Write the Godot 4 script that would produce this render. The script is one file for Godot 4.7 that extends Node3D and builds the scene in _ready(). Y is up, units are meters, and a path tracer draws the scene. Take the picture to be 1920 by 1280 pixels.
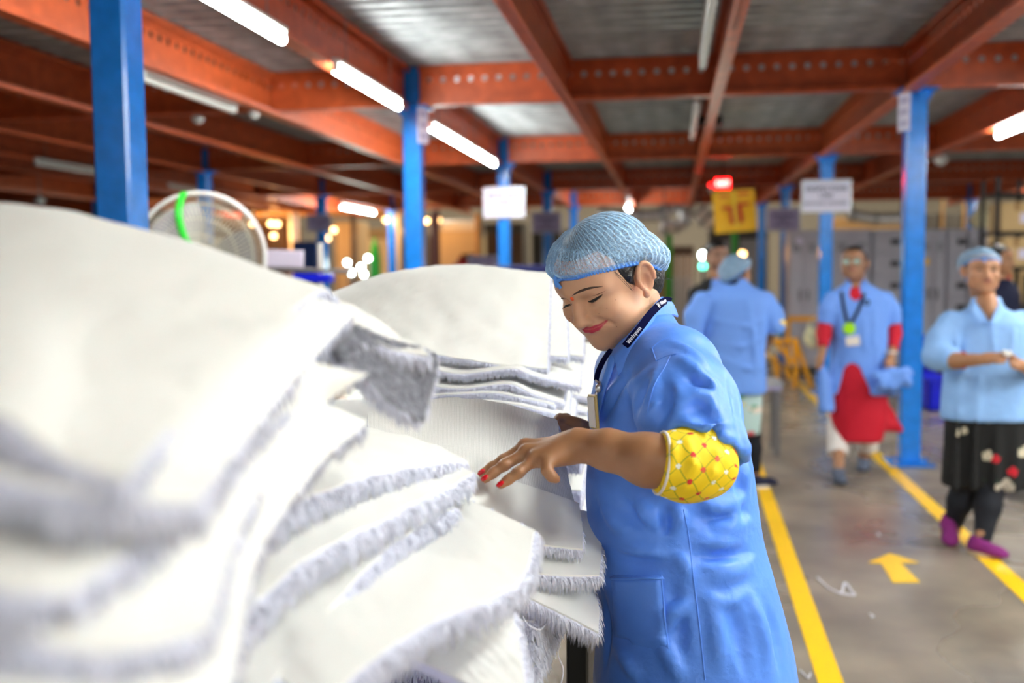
extends Node3D
# A textile hall: a worker in a blue coat sorts rug blanks on long tables below an orange steel mezzanine.

const CAM_H := 1.4
var cam_basis := Basis.from_euler(Vector3(-0.0716, 0.1589, -0.0085), EULER_ORDER_YXZ)
var M := {}
var rng := RandomNumberGenerator.new()
var noise := FastNoiseLite.new()
var proto := {}


# ---------------------------------------------------------------- geometry collector
class Geo:
	var v := PackedVector3Array()
	var n := PackedVector3Array()
	var uv := PackedVector2Array()
	var c := PackedColorArray()
	var idx := PackedInt32Array()

	func tri_mesh(pts: PackedVector3Array, tris: PackedInt32Array, uvs := PackedVector2Array(), cols := PackedColorArray()) -> void:
		# smooth shaded, normals from the faces round each vertex
		var b := v.size()
		var nn := PackedVector3Array()
		nn.resize(pts.size())
		for t in range(0, tris.size(), 3):
			var i := tris[t]
			var j := tris[t + 1]
			var k := tris[t + 2]
			var f := (pts[k] - pts[i]).cross(pts[j] - pts[i])
			nn[i] += f
			nn[j] += f
			nn[k] += f
			idx.append(b + i)
			idx.append(b + j)
			idx.append(b + k)
		for i in pts.size():
			n.append(nn[i].normalized())
			uv.append(uvs[i] if uvs.size() else Vector2.ZERO)
			c.append(cols[i] if cols.size() else Color.WHITE)
		v.append_array(pts)

	func grid(pts: PackedVector3Array, nu: int, nv: int, wrap := false, us := 1.0, vs := 1.0, cols := PackedColorArray(), flip := false) -> void:
		# pts[j * nu + i]; wrap joins the last column to the first
		var b := v.size()
		var nn := PackedVector3Array()
		nn.resize(pts.size())
		for j in nv:
			for i in nu:
				var i0 := i - 1
				var i1 := i + 1
				if wrap:
					if i0 < 0: i0 = nu - 2
					if i1 > nu - 1: i1 = 1
				else:
					i0 = maxi(i0, 0)
					i1 = mini(i1, nu - 1)
				var j0 := maxi(j - 1, 0)
				var j1 := mini(j + 1, nv - 1)
				var f := (pts[j1 * nu + i] - pts[j0 * nu + i]).cross(pts[j * nu + i1] - pts[j * nu + i0])
				if f.length_squared() < 1e-18:
					# a pole: all points of the row coincide, so take the turn of the row beside it
					var jj := j + 1 if j == 0 else j - 1
					f = (pts[j1 * nu + i] - pts[j0 * nu + i]).cross(pts[jj * nu + i1] - pts[jj * nu + i0])
				nn[j * nu + i] = (-f if flip else f).normalized()
				uv.append(Vector2(float(i) / (nu - 1) * us, float(j) / (nv - 1) * vs))
				c.append(cols[j * nu + i] if cols.size() else Color.WHITE)
		v.append_array(pts)
		n.append_array(nn)
		for j in nv - 1:
			for i in nu - 1:
				var p := b + j * nu + i
				if flip:
					idx.append_array(PackedInt32Array([p, p + nu, p + 1, p + 1, p + nu, p + nu + 1]))
				else:
					idx.append_array(PackedInt32Array([p, p + 1, p + nu, p + 1, p + nu + 1, p + nu]))

	func face(ps: Array, col := Color.WHITE, uvs: Array = []) -> void:
		# a flat convex polygon; anticlockwise seen from its front in ps, stored clockwise
		var b := v.size()
		var nn: Vector3 = (ps[1] - ps[0]).cross(ps[2] - ps[0]).normalized()
		for i in ps.size():
			v.append(ps[i])
			n.append(nn)
			c.append(col)
			uv.append(uvs[i] if uvs.size() else Vector2.ZERO)
		for i in range(1, ps.size() - 1):
			idx.append_array(PackedInt32Array([b, b + i + 1, b + i]))

	func box(at: Vector3, size: Vector3, bev := 0.0, bs := Basis.IDENTITY, col := Color.WHITE) -> void:
		var h := size / 2.0
		var e := minf(bev, minf(h.x, minf(h.y, h.z)) * 0.95)
		var P := func(x, y, z): return at + bs * Vector3(x, y, z)
		for s in [-1.0, 1.0]:
			var q := [[P.call(s * h.x, -h.y + e, -h.z + e), P.call(s * h.x, h.y - e, -h.z + e), P.call(s * h.x, h.y - e, h.z - e), P.call(s * h.x, -h.y + e, h.z - e)],
				[P.call(-h.x + e, s * h.y, -h.z + e), P.call(-h.x + e, s * h.y, h.z - e), P.call(h.x - e, s * h.y, h.z - e), P.call(h.x - e, s * h.y, -h.z + e)],
				[P.call(-h.x + e, -h.y + e, s * h.z), P.call(h.x - e, -h.y + e, s * h.z), P.call(h.x - e, h.y - e, s * h.z), P.call(-h.x + e, h.y - e, s * h.z)]]
			for f in q:
				if s < 0: f.reverse()
				face(f, col)
		if e <= 0.0:
			return
		for a in [-1.0, 1.0]:
			for b in [-1.0, 1.0]:
				var q := [[P.call(a * h.x, b * (h.y - e), -h.z + e), P.call(a * (h.x - e), b * h.y, -h.z + e), P.call(a * (h.x - e), b * h.y, h.z - e), P.call(a * h.x, b * (h.y - e), h.z - e)],
					[P.call(-h.x + e, a * h.y, b * (h.z - e)), P.call(-h.x + e, a * (h.y - e), b * h.z), P.call(h.x - e, a * (h.y - e), b * h.z), P.call(h.x - e, a * h.y, b * (h.z - e))],
					[P.call(b * (h.x - e), -h.y + e, a * h.z), P.call(b * h.x, -h.y + e, a * (h.z - e)), P.call(b * h.x, h.y - e, a * (h.z - e)), P.call(b * (h.x - e), h.y - e, a * h.z)]]
				for f in q:
					if a * b < 0: f.reverse()
					face(f, col)
				for d in [-1.0, 1.0]:
					var t := [P.call(a * h.x, b * (h.y - e), d * (h.z - e)), P.call(a * (h.x - e), b * h.y, d * (h.z - e)), P.call(a * (h.x - e), b * (h.y - e), d * h.z)]
					if a * b * d < 0: t.reverse()
					face(t, col)

	func tube(path: Array, rad, sides := 10, cap := true, flat := 1.0, side := Vector3.ZERO, col := Color.WHITE) -> void:
		# rad: a number or one per point; flat squeezes the section along the second axis
		var m := path.size()
		var pts := PackedVector3Array()
		var ref := side
		var uu := Vector3.ZERO
		for j in m:
			var d: Vector3 = (path[mini(j + 1, m - 1)] - path[maxi(j - 1, 0)]).normalized()
			if j == 0:
				if ref == Vector3.ZERO:
					ref = Vector3.UP if absf(d.y) < 0.9 else Vector3.RIGHT
				uu = ref
			uu = (uu - d * uu.dot(d)).normalized()
			var ww := d.cross(uu)
			var r: float = rad if (rad is float or rad is int) else rad[j]
			for i in sides + 1:
				var a := TAU * i / sides
				pts.append(path[j] + uu * cos(a) * r + ww * sin(a) * r * flat)
		var cs := PackedColorArray()
		if col != Color.WHITE:
			cs.resize(pts.size())
			cs.fill(col)
		grid(pts, sides + 1, m, true, 1.0, 1.0, cs, true)
		if cap:
			for e in 2:
				var ring := []
				for i in sides:
					ring.append(pts[(m - 1) * (sides + 1) * e + i])
				if e == 0: ring.reverse()
				face(ring, col)

	func lathe(at: Vector3, prof: Array, sides := 16, bs := Basis.IDENTITY, col := Color.WHITE) -> void:
		# prof: Vector2(radius, height), bottom to top
		var pts := PackedVector3Array()
		for p in prof:
			for i in sides + 1:
				var a := TAU * i / sides
				pts.append(at + bs * Vector3(cos(a) * p.x, p.y, sin(a) * p.x))
		var cs := PackedColorArray()
		if col != Color.WHITE:
			cs.resize(pts.size())
			cs.fill(col)
		grid(pts, sides + 1, prof.size(), true, 1.0, 1.0, cs)

	func ball(at: Vector3, r: Vector3, nu := 14, nv := 9, bs := Basis.IDENTITY, col := Color.WHITE) -> void:
		var pts := PackedVector3Array()
		for j in nv:
			var t := -PI / 2 + PI * j / (nv - 1)
			for i in nu + 1:
				var a := TAU * i / nu
				pts.append(at + bs * (r * Vector3(cos(t) * cos(a), sin(t), cos(t) * sin(a))))
		var cs := PackedColorArray()
		cs.resize(pts.size())
		cs.fill(col)
		grid(pts, nu + 1, nv, true, 1.0, 1.0, cs)

	func mesh() -> ArrayMesh:
		var arr := []
		arr.resize(Mesh.ARRAY_MAX)
		arr[Mesh.ARRAY_VERTEX] = v
		arr[Mesh.ARRAY_NORMAL] = n
		arr[Mesh.ARRAY_TEX_UV] = uv
		arr[Mesh.ARRAY_COLOR] = c
		arr[Mesh.ARRAY_INDEX] = idx
		var am := ArrayMesh.new()
		am.add_surface_from_arrays(Mesh.PRIMITIVE_TRIANGLES, arr)
		return am


# ---------------------------------------------------------------- naming and placing
func at(x: float, y: float, d: float) -> Vector3:
	# a point of the photograph at a depth along the lens axis
	return Vector3(0, CAM_H, 0) + cam_basis * Vector3((x - 960.0) / 1891.4 * d, -(y - 640.0) / 1891.4 * d, -d)


func put(called: String, g: Geo, m: Material, parent: Node = null) -> MeshInstance3D:
	var o := MeshInstance3D.new()
	o.name = called
	o.mesh = g.mesh()
	o.material_override = m
	(parent if parent else self).add_child(o, true)
	return o


var used := {}
func root(called: String, label := "", category := "", group := "", where := Vector3.ZERO, turn := 0.0) -> Node3D:
	var o := Node3D.new()
	fresh_name(o, called)
	o.position = where
	o.rotation.y = turn
	add_child(o)
	return tag(o, label, category, group)


func fresh_name(o: Node, called: String) -> void:
	var k: int = used.get(called, 0)
	used[called] = k + 1
	o.name = called if k == 0 else "%s_%03d" % [called, k]


func tag(o: Node3D, label := "", category := "", group := "", kind := "") -> Node3D:
	if label: o.set_meta("label", label)
	if category: o.set_meta("category", category)
	if group: o.set_meta("group", group)
	if kind: o.set_meta("kind", kind)
	return o


func solo(called: String, g: Geo, m: Material, label := "", category := "", group := "", kind := "") -> MeshInstance3D:
	var o := MeshInstance3D.new()
	fresh_name(o, called)
	o.mesh = g.mesh()
	o.material_override = m
	add_child(o)
	tag(o, label, category, group, kind)
	return o


func copy_of(o: Node3D, called: String, label: String, where: Vector3, turn := 0.0) -> Node3D:
	var c: Node3D = o.duplicate()
	fresh_name(c, called)
	c.position = where
	c.rotation.y = turn
	c.set_meta("label", label)
	add_child(c)
	return c


func lettering(called: String, text: String, size: float, where: Vector3, bs: Basis, m: Material, parent: Node, bold := false) -> MeshInstance3D:
	var t := TextMesh.new()
	var f := SystemFont.new()
	f.font_names = PackedStringArray(["Droid Sans"])
	f.font_weight = 700 if bold else 400
	t.font = f
	t.text = text
	t.font_size = 48
	t.pixel_size = size / 34.0
	t.depth = 0.0015
	t.curve_step = 4.0
	var o := MeshInstance3D.new()
	o.name = called
	o.mesh = t
	o.material_override = m
	o.transform = Transform3D(bs, where)
	parent.add_child(o, true)
	return o


# ---------------------------------------------------------------- materials
func mat(key: String, col: Color, rough := 0.6, metal := 0.0, vc := false) -> StandardMaterial3D:
	var m := StandardMaterial3D.new()
	m.resource_name = key
	m.albedo_color = col
	m.roughness = rough
	m.metallic = metal
	m.vertex_color_use_as_albedo = vc
	M[key] = m
	return m


func noise_tex(freq: float, size := 512, normal := 0.0, lo := Color.BLACK, hi := Color.WHITE, oct := 4, kind := FastNoiseLite.TYPE_SIMPLEX_SMOOTH, sd := 1) -> NoiseTexture2D:
	var f := FastNoiseLite.new()
	f.noise_type = kind
	f.frequency = freq
	f.fractal_octaves = oct
	f.seed = sd
	var t := NoiseTexture2D.new()
	t.width = size
	t.height = size
	t.seamless = true
	t.noise = f
	if normal > 0.0:
		t.as_normal_map = true
		t.bump_strength = normal
	else:
		var g := Gradient.new()
		g.set_color(0, lo)
		g.set_color(1, hi)
		t.color_ramp = g
	return t


func tri(m: StandardMaterial3D, s: float, world := true) -> void:
	m.uv1_triplanar = true
	m.uv1_world_triplanar = world
	m.uv1_scale = Vector3(s, s, s)


func weave_maps() -> Array:
	# waffle weave of the rug backing: [normal map, colour]
	var n := 256
	var h := Image.create(n, n, false, Image.FORMAT_RGBA8)
	var col := Image.create(n, n, false, Image.FORMAT_RGBA8)
	var cells := 16
	var cs := float(n) / cells
	for y in n:
		for x in n:
			var u := fmod(x, cs) / cs
			var w := fmod(y, cs) / cs
			var e := pow(absf(sin(u * PI)), 0.6) * pow(absf(sin(w * PI)), 0.6)
			var row := pow(absf(sin(u * PI)), 0.8)
			var k := 0.35 * e + 0.65 * row
			k += rng.randf_range(-0.05, 0.05)
			h.set_pixel(x, y, Color(k, k, k))
			var d := 0.85 + 0.15 * clampf(e * 1.3, 0, 1)
			col.set_pixel(x, y, Color(d, d, d))
	h.bump_map_to_normal_map(6.0)
	return [ImageTexture.create_from_image(h), ImageTexture.create_from_image(col)]


func make_materials() -> void:
	var m := mat("concrete", Color(1, 1, 1), 1.0)
	m.albedo_texture = noise_tex(0.006, 1024, 0.0, Color(0.45, 0.41, 0.37), Color(0.62, 0.57, 0.50), 5)
	m.roughness_texture = noise_tex(0.004, 512, 0.0, Color(0.14, 0.14, 0.14), Color(0.46, 0.46, 0.46), 4)
	m.normal_enabled = true
	m.normal_texture = noise_tex(0.02, 512, 1.0)
	m.normal_scale = 0.10
	m.metallic_specular = 0.6
	tri(m, 0.28)
	m = mat("deck", Color(0.80, 0.81, 0.82), 0.5, 0.15)
	m.albedo_texture = noise_tex(0.01, 512, 0.0, Color(0.62, 0.62, 0.62), Color(1, 1, 1), 4)
	tri(m, 0.7)
	m = mat("orange", Color(0.86, 0.39, 0.20), 0.42)
	m.albedo_texture = noise_tex(0.012, 512, 0.0, Color(0.80, 0.78, 0.76), Color(1, 1, 1), 4)
	tri(m, 0.9)
	m = mat("orange_dull", Color(0.56, 0.25, 0.16), 0.5)
	m.albedo_texture = M.orange.albedo_texture
	tri(m, 0.9)
	m = mat("blue_paint", Color(0.08, 0.55, 0.97), 0.22)
	m.albedo_texture = noise_tex(0.02, 256, 0.0, Color(0.88, 0.88, 0.88), Color(1, 1, 1), 4)
	m.normal_enabled = true
	m.normal_texture = noise_tex(0.02, 256, 2.0)
	m.normal_scale = 0.15
	tri(m, 1.6)
	mat("wall", Color(0.62, 0.60, 0.56), 0.8)
	mat("wall_dark", Color(0.30, 0.29, 0.28), 0.8)
	mat("yellow_paint", Color(1.0, 0.79, 0.03), 0.35)
	mat("white_metal", Color(0.86, 0.86, 0.85), 0.4)
	mat("grey_metal", Color(0.55, 0.55, 0.56), 0.4, 0.5)
	mat("silver", Color(0.78, 0.78, 0.78), 0.3, 0.9)
	mat("dark_metal", Color(0.09, 0.09, 0.10), 0.5, 0.2)
	mat("cabinet", Color(0.70, 0.69, 0.74), 0.5)
	mat("cabinet_vent", Color(0.25, 0.25, 0.27), 0.6)
	mat("beige", Color(0.72, 0.64, 0.50), 0.7)
	mat("cardboard", Color(0.78, 0.66, 0.47), 0.8)
	mat("tan", Color(0.62, 0.48, 0.30), 0.7)
	mat("navy_panel", Color(0.02, 0.13, 0.30), 0.5)
	mat("bin_blue", Color(0.02, 0.10, 0.85), 0.35)
	mat("green", Color(0.10, 0.62, 0.12), 0.45)
	mat("fan_green", Color(0.16, 0.78, 0.20), 0.35)
	mat("red", Color(0.72, 0.03, 0.05), 0.5)
	mat("sign_white", Color(0.86, 0.84, 0.93), 0.4)
	mat("sign_ink", Color(0.20, 0.21, 0.40), 0.6)
	mat("sign_edge", Color(0.78, 0.80, 0.82), 0.3, 0.4)
	mat("banner", Color(0.98, 0.74, 0.03), 0.5)
	mat("banner_red", Color(0.82, 0.12, 0.05), 0.5)
	mat("lavender", Color(0.80, 0.77, 0.92), 0.45)
	mat("table_edge", Color(0.035, 0.03, 0.035), 0.5)
	m = mat("tube_glow", Color(1, 1, 1), 0.4)
	m.emission_enabled = true
	m.emission = Color(0.97, 1.0, 0.98)
	m.emission_energy_multiplier = 20.0
	m = mat("lamp_glow", Color(1, 1, 1), 0.4)
	m.emission_enabled = true
	m.emission = Color(0.93, 1.0, 0.95)
	m.emission_energy_multiplier = 7.0
	m = mat("warm_glow", Color(1, 1, 1), 0.4)
	m.emission_enabled = true
	m.emission = Color(1.0, 0.74, 0.46)
	m.emission_energy_multiplier = 2.5
	m = mat("red_glow", Color(0.6, 0, 0), 0.4)
	m.emission_enabled = true
	m.emission = Color(1.0, 0.03, 0.05)
	m.emission_energy_multiplier = 5.0
	mat("tube_off", Color(0.78, 0.77, 0.75), 0.35)
	# rug blanks
	var w := weave_maps()
	m = mat("backing", Color(0.925, 0.925, 0.905), 0.7)
	m.normal_enabled = true
	m.normal_texture = w[0]
	m.normal_scale = 0.12
	m.uv1_scale = Vector3(18, 18, 1)
	m = mat("waffle", Color(0.95, 0.95, 0.935), 0.75)
	m.albedo_texture = w[1]
	m.normal_enabled = true
	m.normal_texture = w[0]
	m.normal_scale = 0.38
	m.uv1_scale = Vector3(9, 9, 1)
	m = mat("pile", Color(0.87, 0.88, 0.945), 0.95, 0.0, true)
	m.rim_enabled = true
	m.rim = 0.5
	m = mat("pile_side", Color(0.60, 0.61, 0.66), 0.95)
	m.albedo_texture = noise_tex(0.12, 256, 0.0, Color(0.5, 0.5, 0.5), Color(1, 1, 1), 3)
	m.normal_enabled = true
	m.normal_texture = noise_tex(0.12, 256, 12.0, Color.BLACK, Color.WHITE, 3)
	tri(m, 6.0)
	mat("thread", Color(0.88, 0.88, 0.92), 0.9)
	mat("sign_lilac", Color(0.66, 0.62, 0.78), 0.5)
	mat("banner_pale", Color(1.0, 0.88, 0.25), 0.5)
	mat("ochre", Color(0.92, 0.62, 0.04), 0.45)
	mat("brown", Color(0.36, 0.26, 0.19), 0.6)
	mat("maroon", Color(0.30, 0.10, 0.09), 0.6)
	mat("cream", Color(0.90, 0.86, 0.70), 0.8)
	mat("wire", Color(0.80, 0.78, 0.70), 0.4, 0.3)
	mat("bin_navy", Color(0.03, 0.08, 0.38), 0.6)
	for q in [["pink_glow", Color(1.0, 0.35, 0.32), 7.0], ["red_dim", Color(0.9, 0.0, 0.03), 1.6], ["teal_glow", Color(0.25, 0.95, 0.75), 2.0]]:
		m = mat(q[0], Color(0.5, 0.5, 0.5), 0.4)
		m.emission_enabled = true
		m.emission = q[1]
		m.emission_energy_multiplier = q[2]
	# people
	m = mat("skin", Color(1, 1, 1), 0.48, 0.0, true)
	m.subsurf_scatter_enabled = true
	m.subsurf_scatter_strength = 0.12
	m.normal_enabled = true
	m.normal_texture = noise_tex(0.15, 256, 1.5, Color.BLACK, Color.WHITE, 3)
	m.normal_scale = 0.18
	tri(m, 14.0)
	mat("nail", Color(0.80, 0.02, 0.10), 0.15)
	mat("brow", Color(0.27, 0.195, 0.16), 0.8)
	mat("fold", Color(0.46, 0.30, 0.20), 0.7)
	mat("lash", Color(0.035, 0.03, 0.035), 0.6)
	mat("bindi", Color(0.93, 0.36, 0.16), 0.6)
	m = mat("hair", Color(0.055, 0.045, 0.045), 0.45)
	m.normal_enabled = true
	m.normal_texture = noise_tex(0.05, 256, 6.0, Color.BLACK, Color.WHITE, 3)
	tri(m, 8.0)
	mat("net_band", Color(0.36, 0.60, 0.93), 0.8)
	m = mat("hairnet", Color(1, 1, 1), 0.75)
	m.transparency = BaseMaterial3D.TRANSPARENCY_ALPHA
	m.albedo_texture = net_texture()
	m.cull_mode = BaseMaterial3D.CULL_DISABLED
	m = mat("coat", Color(0.34, 0.565, 0.96), 0.45)
	m.normal_enabled = true
	m.normal_texture = crease_tex()
	m.normal_scale = 0.45
	m.rim_enabled = true
	m.rim = 0.25
	tri(m, 3.0)
	mat("lanyard", Color(0.035, 0.045, 0.19), 0.9).metallic_specular = 0.15
	mat("white_print", Color(0.85, 0.85, 0.90), 0.6)
	mat("badge", Color(0.80, 0.70, 0.42), 0.3)
	mat("white_cloth", Color(0.90, 0.88, 0.86), 0.8)
	mat("dark_cloth", Color(0.04, 0.06, 0.11), 0.8)
	for q in [["coat_pale", Color(0.55, 0.73, 0.95)], ["coat_mid", Color(0.44, 0.63, 0.96)], ["crimson", Color(0.80, 0.02, 0.16)], ["black_cloth", Color(0.035, 0.035, 0.04)], ["navy_cloth", Color(0.03, 0.07, 0.22)]]:
		m = mat(q[0], q[1], 0.75)
		m.normal_enabled = true
		m.normal_texture = M.coat.normal_texture
		m.normal_scale = 0.5
		tri(m, 3.0)
	mat("purple_knit", Color(0.50, 0.13, 0.44), 0.9)
	mat("sole", Color(0.78, 0.68, 0.54), 0.7)
	mat("grey_shoe", Color(0.34, 0.38, 0.46), 0.7)
	mat("lime", Color(0.66, 0.92, 0.03), 0.4)
	m = mat("black_floral", Color(1, 1, 1), 0.8)
	m.albedo_texture = print_texture(Color(0.035, 0.035, 0.042), Color(0.10, 0.20, 0.12), [Color(0.80, 0.76, 0.66), Color(0.70, 0.66, 0.60), Color(0.80, 0.06, 0.16), Color(0.03, 0.03, 0.04)], false, 9)
	m = mat("pale_floral", Color(1, 1, 1), 0.8)
	m.albedo_texture = print_texture(Color(0.72, 0.83, 0.82), Color(0.45, 0.65, 0.55), [Color(0.86, 0.35, 0.42), Color(0.92, 0.80, 0.45), Color(0.9, 0.85, 0.8), Color(0.35, 0.62, 0.50)], false, 4)
	mat("lens_glass", Color(0.75, 0.85, 0.80), 0.05, 0.3)
	m = mat("floral", Color(1, 1, 1), 0.7)
	m.albedo_texture = print_texture(Color(0.96, 0.82, 0.03), Color(0.60, 0.62, 0.12), [Color(0.85, 0.15, 0.18), Color(0.93, 0.93, 0.9), Color(0.90, 0.35, 0.25)], true, 5)


func crease_tex() -> NoiseTexture2D:
	# soft creases of worn cotton
	var t := noise_tex(0.006, 512, 9.0, Color.BLACK, Color.WHITE, 3)
	(t.noise as FastNoiseLite).fractal_type = FastNoiseLite.FRACTAL_RIDGED
	(t.noise as FastNoiseLite).fractal_gain = 0.35
	(t.noise as FastNoiseLite).domain_warp_enabled = true
	(t.noise as FastNoiseLite).domain_warp_amplitude = 18.0
	return t


func net_texture() -> ImageTexture:
	# non-woven gauze: a thin fibrous sheet with denser pleat lines
	var im := Image.create(1024, 256, false, Image.FORMAT_RGBA8)
	var n := FastNoiseLite.new()
	n.frequency = 0.07
	n.seed = 5
	n.fractal_octaves = 4
	var r := RandomNumberGenerator.new()
	r.seed = 11
	for y in 256:
		for x in 1024:
			var ph := x / 1024.0 * 84.0 + 0.3 * n.get_noise_2d(x * 0.4, y * 0.7)
			var line := pow(absf(cos(ph * PI)), 18.0)
			var f := 0.5 + 0.5 * n.get_noise_2d(x, y * 0.8)
			var a := 0.20 + 0.42 * f + r.randf_range(-0.16, 0.16) + 0.40 * line
			var w := 0.35 + 0.5 * line + 0.15 * f
			im.set_pixel(x, y, Color(lerpf(0.50, 0.82, w), lerpf(0.73, 0.93, w), lerpf(0.97, 1.0, w), clampf(a, 0.0, 0.97)))
	return ImageTexture.create_from_image(im)


func print_texture(ground: Color, vine: Color, dots: Array, ogee: bool, sd: int) -> ImageTexture:
	# a printed cotton: flowers on a ground, with curving vines between them when ogee
	var n := 256
	var im := Image.create(n, n, false, Image.FORMAT_RGBA8)
	im.fill(ground)
	var r := RandomNumberGenerator.new()
	r.seed = sd
	if ogee:
		for k in 1200:
			var t := k / 1200.0
			for s in [-1, 1]:
				for b in 2:
					var x := int(fposmod(n * (b * 0.5 + 0.25 * s * sin(t * TAU)), n))
					var y := int(t * n) % n
					im.fill_rect(Rect2i(x, y, 4, 3), vine)
	var cells := [[0.25, 0.25], [0.75, 0.75], [0.25, 0.75], [0.75, 0.25], [0.5, 0.5], [0.0, 0.02], [0.5, 0.0], [0.0, 0.5]] if ogee else []
	if not ogee:
		for k in (10 if sd == 9 else 20): cells.append([r.randf(), r.randf()])
	var i := 0
	for c in cells:
		var col: Color = dots[i % dots.size()]
		i += 1
		var rad := 14 if ogee else r.randi_range(10, 24)
		for p in 6:
			var a := TAU * p / 6 + r.randf()
			var cx := int(c[0] * n + cos(a) * rad * 0.6)
			var cy := int(c[1] * n + sin(a) * rad * 0.6)
			for y in range(-rad / 2, rad / 2 + 1):
				for x in range(-rad / 2, rad / 2 + 1):
					if x * x + y * y <= rad * rad / 4:
						im.set_pixel(posmod(cx + x, n), posmod(cy + y, n), col)
		for p in 3:
			var a := TAU * p / 3 + 0.5
			for q in rad:
				im.fill_rect(Rect2i(posmod(int(c[0] * n + cos(a) * (rad * 0.8 + q * 0.5)), n), posmod(int(c[1] * n + sin(a) * (rad * 0.8 + q * 0.5)), n), 3, 3), vine)
	return ImageTexture.create_from_image(im)


func _ready() -> void:
	rng.seed = 7
	noise.seed = 3
	noise.frequency = 1.0
	var cam := Camera3D.new()
	cam.name = "camera"
	cam.transform = Transform3D(cam_basis, Vector3(0, CAM_H, 0))
	cam.fov = 37.41
	cam.near = 0.05
	cam.far = 100.0
	var lens := CameraAttributesPhysical.new()
	lens.frustum_focal_length = 35.46
	lens.frustum_focus_distance = 1.80
	lens.frustum_near = 0.05
	lens.frustum_far = 100.0
	lens.exposure_aperture = 2.2
	cam.attributes = lens
	add_child(cam)
	cam.current = true
	var we := WorldEnvironment.new()
	we.name = "surroundings"
	var env := Environment.new()
	env.background_mode = Environment.BG_COLOR
	env.background_color = Color(0.05, 0.05, 0.05)
	env.tonemap_mode = Environment.TONE_MAPPER_LINEAR
	env.tonemap_exposure = 5.1
	env.sdfgi_enabled = true
	env.ssao_enabled = true
	env.ssil_enabled = true
	we.environment = env
	add_child(we)
	make_materials()
	build_structure()
	build_rugs()
	build_worker()
	build_people()
	build_signs()
	build_fan()
	build_clutter()


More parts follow.
